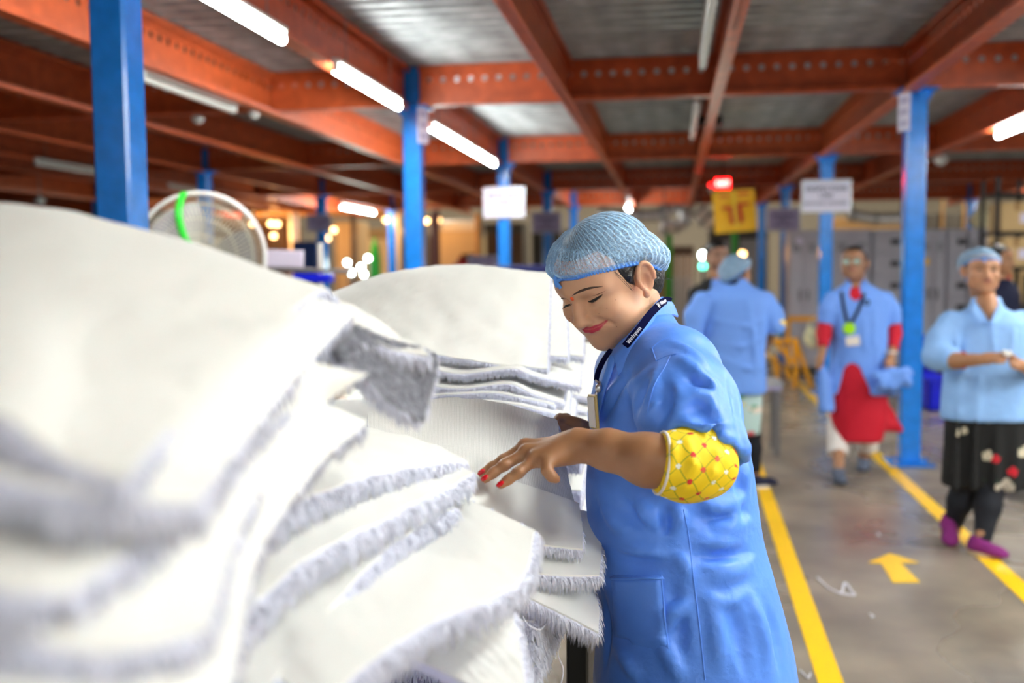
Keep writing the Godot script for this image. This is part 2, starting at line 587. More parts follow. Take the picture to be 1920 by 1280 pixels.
# ---------------------------------------------------------------- smooth solids: a distance field on a grid, meshed as surface nets
class Field:
	var lo: Vector3
	var h: float
	var nx: int
	var ny: int
	var nz: int
	var f := PackedFloat32Array()

	func _init(a: Vector3, b: Vector3, cell: float) -> void:
		lo = a
		h = cell
		nx = int(ceil((b.x - a.x) / cell)) + 1
		ny = int(ceil((b.y - a.y) / cell)) + 1
		nz = int(ceil((b.z - a.z) / cell)) + 1
		f.resize(nx * ny * nz)
		f.fill(1.0)

	func span(a: Vector3, b: Vector3, pad: float) -> Array:
		var p := ((a - lo - Vector3.ONE * pad) / h).floor()
		var q := ((b - lo + Vector3.ONE * pad) / h).ceil()
		return [clampi(int(p.x), 0, nx - 1), clampi(int(p.y), 0, ny - 1), clampi(int(p.z), 0, nz - 1), clampi(int(q.x), 0, nx - 1), clampi(int(q.y), 0, ny - 1), clampi(int(q.z), 0, nz - 1)]

	func capsule(a: Vector3, b: Vector3, ra: float, rb: float, k := 0.02, cut := false) -> void:
		var rm := maxf(ra, rb)
		var s := span(a.min(b), a.max(b), rm + k + 2.5 * h)
		var ab := b - a
		var inv := 1.0 / maxf(ab.length_squared(), 1e-9)
		for z in range(s[2], s[5] + 1):
			for y in range(s[1], s[4] + 1):
				var at := (z * ny + y) * nx
				var p := lo + Vector3(s[0], y, z) * h - a
				for x in range(s[0], s[3] + 1):
					var t := clampf(p.dot(ab) * inv, 0.0, 1.0)
					var d := (p - ab * t).length() - (ra + (rb - ra) * t)
					p.x += h
					var o := f[at + x]
					if cut:
						d = -d
						var m := k - absf(o - d)
						f[at + x] = maxf(o, d) + (m * m / (4.0 * k) if m > 0.0 else 0.0)
					else:
						var m := k - absf(o - d)
						f[at + x] = minf(o, d) - (m * m / (4.0 * k) if m > 0.0 else 0.0)

	func chain(pts: Array, rs: Array, k := 0.02, cut := false) -> void:
		for i in pts.size() - 1:
			capsule(pts[i], pts[i + 1], rs[i], rs[i + 1], k, cut)

	func ball(c: Vector3, r: Vector3, k := 0.02, bs := Basis.IDENTITY, cut := false) -> void:
		var rm := maxf(r.x, maxf(r.y, r.z))
		var ext := Vector3(absf(bs.x.x) * r.x + absf(bs.y.x) * r.y + absf(bs.z.x) * r.z, absf(bs.x.y) * r.x + absf(bs.y.y) * r.y + absf(bs.z.y) * r.z, absf(bs.x.z) * r.x + absf(bs.y.z) * r.y + absf(bs.z.z) * r.z)
		var s := span(c - ext, c + ext, k + 2.5 * h)
		var inv := bs.inverse()
		var ir := Vector3.ONE / r
		var step := inv * Vector3(h, 0, 0)
		for z in range(s[2], s[5] + 1):
			for y in range(s[1], s[4] + 1):
				var at := (z * ny + y) * nx
				var p := inv * (lo + Vector3(s[0], y, z) * h - c)
				for x in range(s[0], s[3] + 1):
					var q := p * ir
					var k0 := q.length()
					var d := k0 * (k0 - 1.0) / maxf((q * ir).length(), 1e-6) if k0 > 0.05 else -rm * 0.9
					p += step
					var o := f[at + x]
					if cut:
						d = -d
						var m := k - absf(o - d)
						f[at + x] = maxf(o, d) + (m * m / (4.0 * k) if m > 0.0 else 0.0)
					else:
						var m := k - absf(o - d)
						f[at + x] = minf(o, d) - (m * m / (4.0 * k) if m > 0.0 else 0.0)

	func loft(rings: Array, yaw: float, k := 0.03, power := 2.3, cut := false) -> void:
		# rings, bottom to top: [y, centre x, centre z, half depth along the facing, half width]; yaw turns the facing from +z
		var y0: float = rings[0][0]
		var y1: float = rings[-1][0]
		var cy := cos(yaw)
		var sy := sin(yaw)
		var n := rings.size()
		for y in ny:
			var wy := lo.y + y * h
			if wy < y0 - 0.06 or wy > y1 + 0.06:
				continue
			var w := clampf(wy, y0, y1)
			var i := 0
			while i < n - 2 and rings[i + 1][0] < w:
				i += 1
			var t := clampf((w - rings[i][0]) / (rings[i + 1][0] - rings[i][0]), 0, 1)
			var a: Array = rings[maxi(i - 1, 0)]
			var b: Array = rings[i]
			var c: Array = rings[i + 1]
			var e: Array = rings[mini(i + 2, n - 1)]
			var v := []
			for q in range(1, 5):
				v.append(cubic_interpolate(b[q], c[q], a[q], e[q], t))
			var over := absf(wy - w)
			var ra: float = v[2]
			var rb: float = v[3]
			var small := minf(ra, rb)
			for z in nz:
				var at := (z * ny + y) * nx
				for x in nx:
					var px: float = lo.x + x * h - v[0]
					var pz: float = lo.z + z * h - v[1]
					var fw := absf(px * sy + pz * cy) / ra
					var sd := absf(px * cy - pz * sy) / rb
					if fw > 1.6 or sd > 1.6:
						continue
					var d := (pow(pow(fw, power) + pow(sd, power), 1.0 / power) - 1.0) * small
					if over > 0.0:
						d = over if d < 0.0 else sqrt(d * d + over * over)
					var o := f[at + x]
					if cut:
						d = -d
						var m := k - absf(o - d)
						f[at + x] = maxf(o, d) + (m * m / (4.0 * k) if m > 0.0 else 0.0)
					else:
						var m := k - absf(o - d)
						f[at + x] = minf(o, d) - (m * m / (4.0 * k) if m > 0.0 else 0.0)

	func half_space(n: Vector3, c: float, k := 0.004) -> void:
		# keeps the side where p.n < c
		for z in nz:
			for y in ny:
				var at := (z * ny + y) * nx
				for x in nx:
					var o := f[at + x]
					if o > 0.2: continue
					var d := (lo + Vector3(x, y, z) * h).dot(n) - c
					var m := k - absf(o - d)
					f[at + x] = maxf(o, d) + (m * m / (4.0 * k) if m > 0.0 else 0.0)

	func shell(t: float) -> void:
		# hollows the solid out to a skin of thickness t
		for i in f.size():
			var o := f[i]
			if o < 0.2: f[i] = maxf(o, -o - t)

	func value(p: Vector3) -> float:
		var q := (p - lo) / h
		var x := int(floor(q.x))
		var y := int(floor(q.y))
		var z := int(floor(q.z))
		if x < 0 or y < 0 or z < 0 or x >= nx - 1 or y >= ny - 1 or z >= nz - 1:
			return 1.0
		var u := q.x - x
		var v := q.y - y
		var w := q.z - z
		var i := (z * ny + y) * nx + x
		var j := i + nx * ny
		var a := lerpf(lerpf(f[i], f[i + 1], u), lerpf(f[i + nx], f[i + nx + 1], u), v)
		var b := lerpf(lerpf(f[j], f[j + 1], u), lerpf(f[j + nx], f[j + nx + 1], u), v)
		return lerpf(a, b, w)

	func normal(p: Vector3) -> Vector3:
		var e := h
		return Vector3(value(p + Vector3(e, 0, 0)) - value(p - Vector3(e, 0, 0)), value(p + Vector3(0, e, 0)) - value(p - Vector3(0, e, 0)), value(p + Vector3(0, 0, e)) - value(p - Vector3(0, 0, e))).normalized()

	func march(from: Vector3, dir: Vector3, most := 30.0) -> Vector3:
		# where a straight line first meets the surface
		var t := 0.0
		# jump to the box of the grid
		var hi := lo + Vector3(nx - 1, ny - 1, nz - 1) * h
		for a in 3:
			if absf(dir[a]) > 1e-6:
				var e := minf((lo[a] - from[a]) / dir[a], (hi[a] - from[a]) / dir[a])
				t = maxf(t, e)
		var was := 1.0
		while t < most:
			var v := value(from + dir * t)
			if v <= 0.0:
				var back := h * 0.5
				return from + dir * (t - back * clampf(v / minf(v - was, -1e-6), 0, 1))
			was = v
			t += h * 0.5
		return Vector3.INF

	func emit(g: Geo, xf: Transform3D, smooth := 1, tint = null, uvs = null) -> void:
		var cell := PackedInt32Array()
		cell.resize(nx * ny * nz)
		cell.fill(-1)
		var pts := PackedVector3Array()
		var sx := 1
		var sy := nx
		var sz := nx * ny
		for z in nz - 1:
			for y in ny - 1:
				var i := (z * ny + y) * nx
				for x in nx - 1:
					var a := f[i]
					var b := f[i + 1]
					var c := f[i + sy]
					var d := f[i + sy + 1]
					var e := f[i + sz]
					var k := f[i + sz + 1]
					var l := f[i + sz + sy]
					var m := f[i + sz + sy + 1]
					var neg := int(a < 0) + int(b < 0) + int(c < 0) + int(d < 0) + int(e < 0) + int(k < 0) + int(l < 0) + int(m < 0)
					if neg > 0 and neg < 8:
						var s := Vector3.ZERO
						var n := 0
						if (a < 0) != (b < 0):
							s += Vector3(a / (a - b), 0, 0)
							n += 1
						if (c < 0) != (d < 0):
							s += Vector3(c / (c - d), 1, 0)
							n += 1
						if (e < 0) != (k < 0):
							s += Vector3(e / (e - k), 0, 1)
							n += 1
						if (l < 0) != (m < 0):
							s += Vector3(l / (l - m), 1, 1)
							n += 1
						if (a < 0) != (c < 0):
							s += Vector3(0, a / (a - c), 0)
							n += 1
						if (b < 0) != (d < 0):
							s += Vector3(1, b / (b - d), 0)
							n += 1
						if (e < 0) != (l < 0):
							s += Vector3(0, e / (e - l), 1)
							n += 1
						if (k < 0) != (m < 0):
							s += Vector3(1, k / (k - m), 1)
							n += 1
						if (a < 0) != (e < 0):
							s += Vector3(0, 0, a / (a - e))
							n += 1
						if (b < 0) != (k < 0):
							s += Vector3(1, 0, b / (b - k))
							n += 1
						if (c < 0) != (l < 0):
							s += Vector3(0, 1, c / (c - l))
							n += 1
						if (d < 0) != (m < 0):
							s += Vector3(1, 1, d / (d - m))
							n += 1
						cell[i] = pts.size()
						pts.append(lo + (Vector3(x, y, z) + s / n) * h)
					i += 1
		var tris := PackedInt32Array()
		for z in range(1, nz - 1):
			for y in range(1, ny - 1):
				var i := (z * ny + y) * nx + 1
				for x in range(1, nx - 1):
					if f[i] < 0:
						if f[i + 1] >= 0: quad(tris, cell[i - sy - sz], cell[i - sz], cell[i], cell[i - sy], false)
						if f[i - 1] >= 0: quad(tris, cell[i - 1 - sy - sz], cell[i - 1 - sz], cell[i - 1], cell[i - 1 - sy], true)
						if f[i + sy] >= 0: quad(tris, cell[i - 1 - sz], cell[i - sz], cell[i], cell[i - 1], true)
						if f[i - sy] >= 0: quad(tris, cell[i - sy - 1 - sz], cell[i - sy - sz], cell[i - sy], cell[i - sy - 1], false)
						if f[i + sz] >= 0: quad(tris, cell[i - 1 - sy], cell[i - sy], cell[i], cell[i - 1], false)
						if f[i - sz] >= 0: quad(tris, cell[i - sz - 1 - sy], cell[i - sz - sy], cell[i - sz], cell[i - sz - 1], true)
					i += 1
		for pass_ in smooth:
			var acc := PackedVector3Array()
			acc.resize(pts.size())
			var cnt := PackedFloat32Array()
			cnt.resize(pts.size())
			for t in range(0, tris.size(), 3):
				var a := tris[t]
				var b := tris[t + 1]
				var c := tris[t + 2]
				acc[a] += pts[b] + pts[c]
				acc[b] += pts[c] + pts[a]
				acc[c] += pts[a] + pts[b]
				cnt[a] += 2
				cnt[b] += 2
				cnt[c] += 2
			for q in pts.size():
				if cnt[q] > 0: pts[q] = pts[q].lerp(acc[q] / cnt[q], 0.5)
		var cols := PackedColorArray()
		if tint != null:
			for p in pts: cols.append(tint.call(p))
		var uu := PackedVector2Array()
		if uvs != null:
			for p in pts: uu.append(uvs.call(p))
		for q in pts.size(): pts[q] = xf * pts[q]
		g.tri_mesh(pts, tris, uu, cols)

	func quad(t: PackedInt32Array, a: int, b: int, c: int, d: int, flip: bool) -> void:
		if a < 0 or b < 0 or c < 0 or d < 0: return
		if flip:
			t.append_array(PackedInt32Array([a, b, c, a, c, d]))
		else:
			t.append_array(PackedInt32Array([a, c, b, a, d, c]))


# ---------------------------------------------------------------- the hall
const BAY_X := [-13.4, -9.5, -5.6, -1.93, 1.655, 5.4]
const BAY_Z := [0.77, -3.34, -7.45, -11.56, -15.67, -19.78]
const BEAM_Y := 2.618

func web(g: Geo, a: Vector3, u: Vector3, length: float, lo: float, hi: float, nrm: Vector3, pitch: float, hole: float, row: float, from := 0.0, to := 1e9) -> void:
	# a plate standing from height lo to hi along u, with a row of round holes at height row; both faces and the hole rims
	var th := 0.006
	var S := 16
	var cuts := []
	var s := pitch / 2
	while s < length - pitch / 2:
		if s > from and s < to:
			cuts.append(s)
		s += pitch
	var half := minf(pitch, (minf(hi - row, row - lo)) * 2) / 2 * 0.98
	for side in [-1.0, 1.0]:
		var off: Vector3 = nrm * th / 2 * side
		var quad := func(s0, s1, y0, y1):
			var f := [a + u * s0 + Vector3.UP * y0 + off, a + u * s1 + Vector3.UP * y0 + off, a + u * s1 + Vector3.UP * y1 + off, a + u * s0 + Vector3.UP * y1 + off]
			if u.cross(Vector3.UP).dot(nrm) * side < 0: f.reverse()
			g.face(f)
		quad.call(0.0, length, lo, row - half)
		quad.call(0.0, length, row + half, hi)
		var last := 0.0
		for c in cuts:
			if c - half > last + 1e-4:
				quad.call(last, c - half, row - half, row + half)
			last = c + half
			for i in S:
				var p := []
				for k in [i, i + 1]:
					var an: float = TAU * k / S
					var d := Vector2(cos(an), sin(an))
					var q := d / maxf(absf(d.x), absf(d.y)) * half
					p.append(a + u * (c + d.x * hole) + Vector3.UP * (row + d.y * hole) + off)
					p.append(a + u * (c + q.x) + Vector3.UP * (row + q.y) + off)
				var f := [p[0], p[1], p[3], p[2]]
				if u.cross(Vector3.UP).dot(nrm) * side < 0: f.reverse()
				g.face(f)
		if last < length:
			quad.call(last, length, row - half, row + half)
	for c in cuts:
		for i in S:
			var q := []
			for k in [i, i + 1]:
				var an: float = TAU * k / S
				q.append(a + u * (c + cos(an) * hole) + Vector3.UP * (row + sin(an) * hole))
			g.face([q[0] - nrm * th / 2, q[0] + nrm * th / 2, q[1] + nrm * th / 2, q[1] - nrm * th / 2])


func make_beam(called: String, label: String, a: Vector3, b: Vector3, depth: float, flange: float, m: Material, group: String, holes := true, fromto := [0.0, 1e9]) -> void:
	# a pressed steel beam: perforated web, flanges with turned lips; a, b at the bottom
	var o := root(called, label, "beam", group)
	var u := (b - a).normalized()
	var len := a.distance_to(b)
	var nrm := u.cross(Vector3.UP).normalized()
	var bs := Basis(u, Vector3.UP, nrm)
	var g := Geo.new()
	var mid := (a + b) / 2
	if holes:
		web(g, a, u, len, 0.0, depth, nrm, 0.105, 0.021, depth * 0.66, fromto[0], fromto[1])
	else:
		g.box(mid + Vector3.UP * depth / 2, Vector3(len, depth, 0.006), 0.0, bs)
	put("web", g, m, o)
	for t in 2:
		g = Geo.new()
		var y := 0.004 if t == 0 else depth - 0.004
		g.box(mid + Vector3.UP * y, Vector3(len, 0.008, flange), 0.002, bs)
		for s in [-1, 1]:
			g.box(mid + Vector3.UP * (y + (0.016 if t == 0 else -0.022)) + nrm * s * (flange / 2 - 0.003), Vector3(len, 0.034, 0.005), 0.002, bs)
		put("flange", g, m, o)
	# the folded groove along the upper web and a row of rivets along the lower web
	g = Geo.new()
	for s in [-1, 1]:
		g.box(mid + Vector3.UP * depth * 0.83 + nrm * s * 0.006, Vector3(len, 0.012, 0.008), 0.003, bs)
	put("stiffener", g, m, o)


func make_column(label: String, x: float, z: float, stub := true, group := "") -> void:
	var o := root("steel_column", label, "column", group, Vector3(x, 0, z))
	var g := Geo.new()
	g.box(Vector3(0, BEAM_Y / 2, 0), Vector3(0.135, BEAM_Y - 0.02, 0.135), 0.012)
	put("shaft", g, M.blue_paint, o)
	g = Geo.new()
	g.box(Vector3(0, 0.008, 0), Vector3(0.30, 0.016, 0.30), 0.004)
	put("base_plate", g, M.blue_paint, o)
	for s in [Vector2(-1, -1), Vector2(1, -1), Vector2(-1, 1), Vector2(1, 1)]:
		g = Geo.new()
		g.lathe(Vector3(s.x * 0.115, 0.016, s.y * 0.115), [Vector2(0.014, 0), Vector2(0.014, 0.012), Vector2(0.008, 0.013), Vector2(0.008, 0.026), Vector2(0, 0.026)], 6)
		put("anchor_bolt", g, M.grey_metal, o)
	g = Geo.new()
	g.box(Vector3(0, BEAM_Y - 0.012, 0), Vector3(0.26, 0.014, 0.26), 0.004)
	for k in 4:
		var d := Vector3(cos(k * PI / 2), 0, sin(k * PI / 2))
		var w := Vector3(-d.z, 0, d.x) * 0.005
		var p := [Vector3(0, BEAM_Y - 0.02, 0) + d * 0.066, Vector3(0, BEAM_Y - 0.02, 0) + d * 0.12, Vector3(0, BEAM_Y - 0.11, 0) + d * 0.066]
		g.face([p[0] + w, p[1] + w, p[2] + w])
		g.face([p[2] - w, p[1] - w, p[0] - w])
		g.face([p[1] + w, p[1] - w, p[2] - w, p[2] + w])
	put("cap_plate", g, M.blue_paint, o)
	g = Geo.new()
	g.box(Vector3(0, BEAM_Y + 0.14, 0), Vector3(0.11, 0.29, 0.11), 0.006)
	put("column_stub", g, M.blue_paint, o)


func tube_light(label: String, x: float, y: float, z0: float, z1: float, lit: bool, energy: float, group := "") -> void:
	var o := root("tube_light", label, "light", group, Vector3(x, y, (z0 + z1) / 2))
	var len := absf(z1 - z0)
	var g := Geo.new()
	g.box(Vector3(0, 0.052, 0), Vector3(0.05, 0.03, len), 0.006)
	put("housing", g, M.white_metal, o)
	for s in [-1, 1]:
		g = Geo.new()
		g.box(Vector3(0, 0.018, s * (len / 2 - 0.012)), Vector3(0.04, 0.06, 0.026), 0.006)
		put("lamp_holder", g, M.white_metal, o)
		g = Geo.new()
		g.tube([Vector3(0, 0.065, s * len * 0.35), Vector3(0, 0.34, s * len * 0.35)], 0.004, 6)
		put("hanger", g, M.grey_metal, o)
	g = Geo.new()
	g.tube([Vector3(0, 0, -len / 2 + 0.02), Vector3(0, 0, len / 2 - 0.02)], 0.022, 12)
	put("tube", g, M.tube_glow if lit else M.tube_off, o)
	if lit:
		var l := AreaLight3D.new()
		l.name = "tube_lamp"
		l.area_size = Vector2(len - 0.06, 0.05)
		l.light_energy = energy
		l.light_color = Color(0.98, 1.0, 0.985)
		l.shadow_enabled = true
		l.set("area_range", 30.0)
		l.set("area_attenuation", 2.0)
		l.transform = Transform3D(Basis(Vector3(0, 0, 1), Vector3(1, 0, 0), Vector3(0, 1, 0)), Vector3(0, -0.03, 0))
		o.add_child(l)


func build_structure() -> void:
	var g := Geo.new()
	g.box(Vector3(-2.5, -0.1, -11), Vector3(27, 0.2, 36), 0.0)
	solo("floor", g, M.concrete, "polished grey concrete floor of the hall", "", "", "structure")
	# corrugated deck, ribs running across the hall
	g = Geo.new()
	var prof := []
	var z := 5.0
	while z > -21.5:
		for q in [Vector2(0.0, 0.0), Vector2(0.035, 0.0), Vector2(0.055, 0.045), Vector2(0.115, 0.045), Vector2(0.135, 0.0)]:
			prof.append(Vector2(z - q.x, q.y))
		z -= 0.17
	for k in prof.size() - 1:
		var p: Vector2 = prof[k]
		var q: Vector2 = prof[k + 1]
		g.face([Vector3(-15.5, 2.912 + p.y, p.x), Vector3(-15.5, 2.912 + q.y, q.x), Vector3(10.5, 2.912 + q.y, q.x), Vector3(10.5, 2.912 + p.y, p.x)])
	g.box(Vector3(-2.5, 3.06, -8.2), Vector3(26, 0.14, 26.6), 0.0)
	solo("ceiling", g, M.deck, "corrugated galvanised steel deck of the mezzanine above", "", "", "structure")
	g = Geo.new()
	g.box(Vector3(-2.5, 5.1, -25.2), Vector3(26, 0.2, 7.6), 0.0)
	solo("ceiling", g, M.wall_dark, "dark high roof beyond the mezzanine", "", "", "structure")
	g = Geo.new()
	g.box(Vector3(-2.5, 4.1, -21.4), Vector3(26, 2.0, 0.15), 0.0)
	solo("wall_upper", g, M.wall_dark, "dark wall above the far edge of the mezzanine", "", "", "structure")
	g = Geo.new()
	g.box(Vector3(-2.5, 2.6, -28.6), Vector3(26.4, 5.2, 0.2), 0.0)
	solo("wall_back", g, M.wall, "pale back wall behind the far machines", "", "", "structure")
	g = Geo.new()
	g.box(Vector3(-2.5, 1.6, 5.3), Vector3(26.4, 3.2, 0.2), 0.0)
	solo("wall_front", g, M.wall, "plain wall behind the viewer", "", "", "structure")
	g = Geo.new()
	g.box(Vector3(-15.6, 2.6, -11.6), Vector3(0.2, 5.2, 34.2), 0.0)
	solo("wall_left", g, M.wall_dark, "dark side wall past the last blue columns", "", "", "structure")
	g = Geo.new()
	g.box(Vector3(10.6, 2.6, -11.6), Vector3(0.2, 5.2, 34.2), 0.0)
	solo("wall_right", g, M.wall, "pale side wall beyond the shelves", "", "", "structure")

	# crosswise beams, one per row of columns
	var cross := ["orange steel crosswise beam overhead close to the camera", "orange crosswise beam at the front fan-side blue column", "broad orange crosswise beam with a row of round holes, first one wholly in view",
		"dark orange crosswise beam behind the holed one, second in depth", "brown crosswise beam third in depth, above the white hanging signs", "far crosswise beam with small bright holes at the end of the mezzanine"]
	for k in BAY_Z.size():
		make_beam("crosswise_beam", cross[k], Vector3(-15.4, BEAM_Y, BAY_Z[k]), Vector3(10.4, BEAM_Y, BAY_Z[k]), 0.29, 0.09, M.orange, "crosswise beams of the mezzanine", true, [8.0, 21.0])
	# lengthwise beams
	var lw := {-9.5: "farthest lengthwise orange beam, at the dark side of the hall", -7.55: "thin lengthwise beam two bays beyond the fan", -6.7: "lengthwise beam carrying the distant unlit tubes", -5.6: "lengthwise beam over the blue columns behind the fan", -4.3: "brown lengthwise beam between the fan columns and the holed beam",
		-3.05: "bright orange lengthwise beam with round holes and one unlit tube beside it", -1.99: "lengthwise beam carrying the row of lit tube lights and the near blue columns", -0.76: "narrow orange joist left of the hairnet, crossing under the holed beam",
		0.3: "narrow orange joist with a pale conduit beside it, over the woman's head", 1.6: "heavy orange beam running out to the big blue column by the aisle", 2.78: "brown lengthwise beam with the single lit tube at the frame edge", 5.4: "lengthwise beam over the shelves on the far side of the aisle"}
	for x in lw:
		var slim: bool = x in [-0.76, 0.3]
		var low: float = BEAM_Y - 0.028
		make_beam("lengthwise_beam", lw[x], Vector3(x, low, 4.9), Vector3(x, low, -21.3), 0.315, 0.075 if slim else 0.10, M.orange, "lengthwise beams of the mezzanine", absf(x + 3.05) < 0.01 or absf(x - 1.6) < 0.01 or absf(x + 1.99) < 0.01, [3.0, 22.0])

	# columns
	var cols := {Vector2i(3, 1): "nearest blue steel column, wide, rising behind the foreground rugs", Vector2i(3, 2): "blue steel column behind the back rug stack with a paper notice near its top", Vector2i(3, 3): "blue steel column behind the white sign left of the hairnet",
		Vector2i(3, 4): "slim far blue column right behind the lavender sign by the hairnet", Vector2i(3, 5): "farthest blue column in the line of the lit tubes",
		Vector2i(4, 2): "big blue steel column by the aisle with base plate beside the woman in red", Vector2i(4, 3): "blue steel column behind the woman in red, with a white sign", Vector2i(4, 4): "slim blue column carrying the lavender sign left of the woman in red",
		Vector2i(4, 5): "farthest slim blue column beside the yellow banner", Vector2i(2, 3): "blue column seen through the fan cage", Vector2i(2, 4): "blue column with a lavender sign beyond the fan", Vector2i(2, 5): "thin far blue column beyond the fan sign",
		Vector2i(5, 5): "pale blue column between the grey cabinets and the hairnet of the woman in black", Vector2i(1, 4): "dim blue column at the dark side of the hall", Vector2i(4, 1): "blue column by the aisle beside the camera", Vector2i(5, 4): "blue column beyond the shelves out at the side"}
	for k in cols:
		make_column(cols[k], BAY_X[k.x], BAY_Z[k.y])

	# tubes
	var gl := "lit tube lights along the lengthwise beam"
	var E := 0.36
	tube_light("largest lit tube light overhead, cut by the top of the frame", -1.93, 2.55, -3.55, -4.9, true, E, gl)
	tube_light("second lit tube light, ending just before the blue column", -1.92, 2.55, -5.65, -7.02, true, E, gl)
	tube_light("third lit tube light, right behind the blue column with the notice", -1.95, 2.55, -8.1, -9.7, true, E, gl)
	tube_light("smallest lit tube light in the row, touching the third one", -1.95, 2.55, -9.76, -11.04, true, E, gl)
	tube_light("lone lit tube light low over the far machines", -5.95, 2.55, -17.7, -19.7, true, E, gl)
	tube_light("lit tube light at the frame edge over the aisle", 2.86, 2.55, -8.3, -9.7, true, E, "lit tube lights over the aisle")
	tube_light("far lit tube seen end-on above the hairnet", -0.83, 2.5, -18.3, -19.4, true, E, gl)
	# the same rows go on outside the picture
	var nth := ["first", "second", "third", "fourth", "fifth", "sixth", "seventh", "eighth", "ninth"]
	var kk := 0
	for xx in [-4.4, -1.93, 0.72, 2.86]:
		tube_light("%s lit tube light from the dark side, behind the viewer" % nth[kk], xx, 2.55, 4.4, 3.0, true, E * 3.5, "lit tube lights behind the viewer")
		kk += 1
	kk = 0
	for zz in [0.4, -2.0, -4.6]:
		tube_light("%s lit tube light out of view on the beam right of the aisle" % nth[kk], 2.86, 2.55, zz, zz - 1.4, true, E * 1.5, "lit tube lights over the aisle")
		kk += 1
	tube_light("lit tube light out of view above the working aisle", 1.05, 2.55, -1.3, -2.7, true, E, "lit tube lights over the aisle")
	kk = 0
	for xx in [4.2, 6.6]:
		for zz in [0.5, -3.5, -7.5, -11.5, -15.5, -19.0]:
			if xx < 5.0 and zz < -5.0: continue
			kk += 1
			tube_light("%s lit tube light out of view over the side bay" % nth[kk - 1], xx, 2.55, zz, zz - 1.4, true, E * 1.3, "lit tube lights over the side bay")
	# high lamps over the open machine hall past the mezzanine
	kk = 0
	for xx in [-10.5, -6.0, -1.5, 3.0, 7.5]:
		kk += 1
		var o := root("bay_lamp", "%s round high lamp from the dark side, over the far machine hall" % nth[kk - 1], "light", "high lamps over the machines", Vector3(xx, 4.6, -24.6))
		var gg := Geo.new()
		gg.lathe(Vector3.ZERO, [Vector2(0.0, 0.26), Vector2(0.06, 0.25), Vector2(0.10, 0.16), Vector2(0.26, 0.02), Vector2(0.27, 0.0), Vector2(0.255, 0.0), Vector2(0.09, 0.145), Vector2(0.0, 0.15)], 20)
		put("reflector", gg, M.grey_metal, o)
		gg = Geo.new()
		gg.lathe(Vector3.ZERO, [Vector2(0.0, 0.02), Vector2(0.20, 0.02), Vector2(0.20, 0.04), Vector2(0.0, 0.04)], 20)
		put("lens", gg, M.lamp_glow, o)
		gg = Geo.new()
		gg.tube([Vector3(0, 0.25, 0), Vector3(0, 0.42, 0)], 0.01, 6)
		put("hanger", gg, M.grey_metal, o)
		var l := AreaLight3D.new()
		l.name = "bay_light"
		l.area_size = Vector2(0.36, 0.36)
		l.light_energy = 3.5
		l.light_color = Color(1.0, 0.93, 0.82)
		l.shadow_enabled = true
		l.transform = Transform3D(Basis(Vector3.RIGHT, -PI / 2), Vector3(0, -0.02, 0))
		o.add_child(l)
	tube_light("unlit tube hanging beside the holed orange beam", -3.12, 2.55, -5.66, -6.95, false, 0, "unlit tubes")
	tube_light("unlit tube left of the near blue column", -6.63, 2.55, -9.8, -11.0, false, 0, "unlit tubes")
	tube_light("unlit tube above the fan, far off", -6.68, 2.55, -12.75, -13.6, false, 0, "unlit tubes")
	# floor markings
	g = Geo.new()
	g.box(Vector3(0.55, 0.0015, -5.0), Vector3(0.085, 0.003, 13.0), 0.0, Basis(Vector3.UP, -0.014))
	tag(solo("floor_line", g, M.yellow_paint, "yellow painted line beside the hem of the blue coat", "floor marking", "yellow aisle lines"), "", "", "", "")
	g = Geo.new()
	g.box(Vector3(1.49, 0.0015, -8.0), Vector3(0.09, 0.003, 20.0), 0.0)
	solo("floor_line", g, M.yellow_paint, "yellow painted line running under the purple shoes to the big column", "floor marking", "yellow aisle lines")
	g = Geo.new()
	var top := 0.004
	var ar := [Vector2(0.964, -4.593), Vector2(1.082, -4.609), Vector2(1.062, -4.90), Vector2(1.147, -4.92), Vector2(1.046, -5.06), Vector2(0.915, -4.89), Vector2(0.972, -4.89)]
	var poly := PackedVector2Array(ar)
	for t in range(0, 15, 3):
		var ti := Geometry2D.triangulate_polygon(poly)
		if t >= ti.size(): break
		var q := []
		for k in 3: q.append(Vector3(poly[ti[t + k]].x, top, poly[ti[t + k]].y))
		if (q[1] - q[0]).cross(q[2] - q[0]).y < 0: q.reverse()
		g.face(q)
	for k in ar.size():
		var p: Vector2 = ar[k]
		var q: Vector2 = ar[(k + 1) % ar.size()]
		g.face([Vector3(p.x, 0.0005, p.y), Vector3(q.x, 0.0005, q.y), Vector3(q.x, top, q.y), Vector3(p.x, top, p.y)])
	solo("floor_arrow", g, M.yellow_paint, "yellow arrow painted on the floor between the two lines", "floor marking")


# ---------------------------------------------------------------- rug blanks
func px(row: Array) -> Array:
	# a row of [x, y, depth] triples of the photograph -> points
	var o := []
	for q in row:
		o.append(at(q[0], q[1], q[2]))
	return o


func shifted(row: Array, by: Vector3) -> Array:
	var o := []
	for q in row:
		o.append(q + by)
	return o


func spline(ps: Array, t: float) -> Vector3:
	var n := ps.size() - 1
	var f := clampf(t, 0, 1) * n
	var i := mini(int(f), n - 1)
	f -= i
	var a: Vector3 = ps[maxi(i - 1, 0)]
	var b: Vector3 = ps[i]
	var c: Vector3 = ps[i + 1]
	var d: Vector3 = ps[mini(i + 2, n)]
	if i == 0: a = b * 2 - c
	if i == n - 1: d = c * 2 - b
	return b.cubic_interpolate(c, a, d, f)


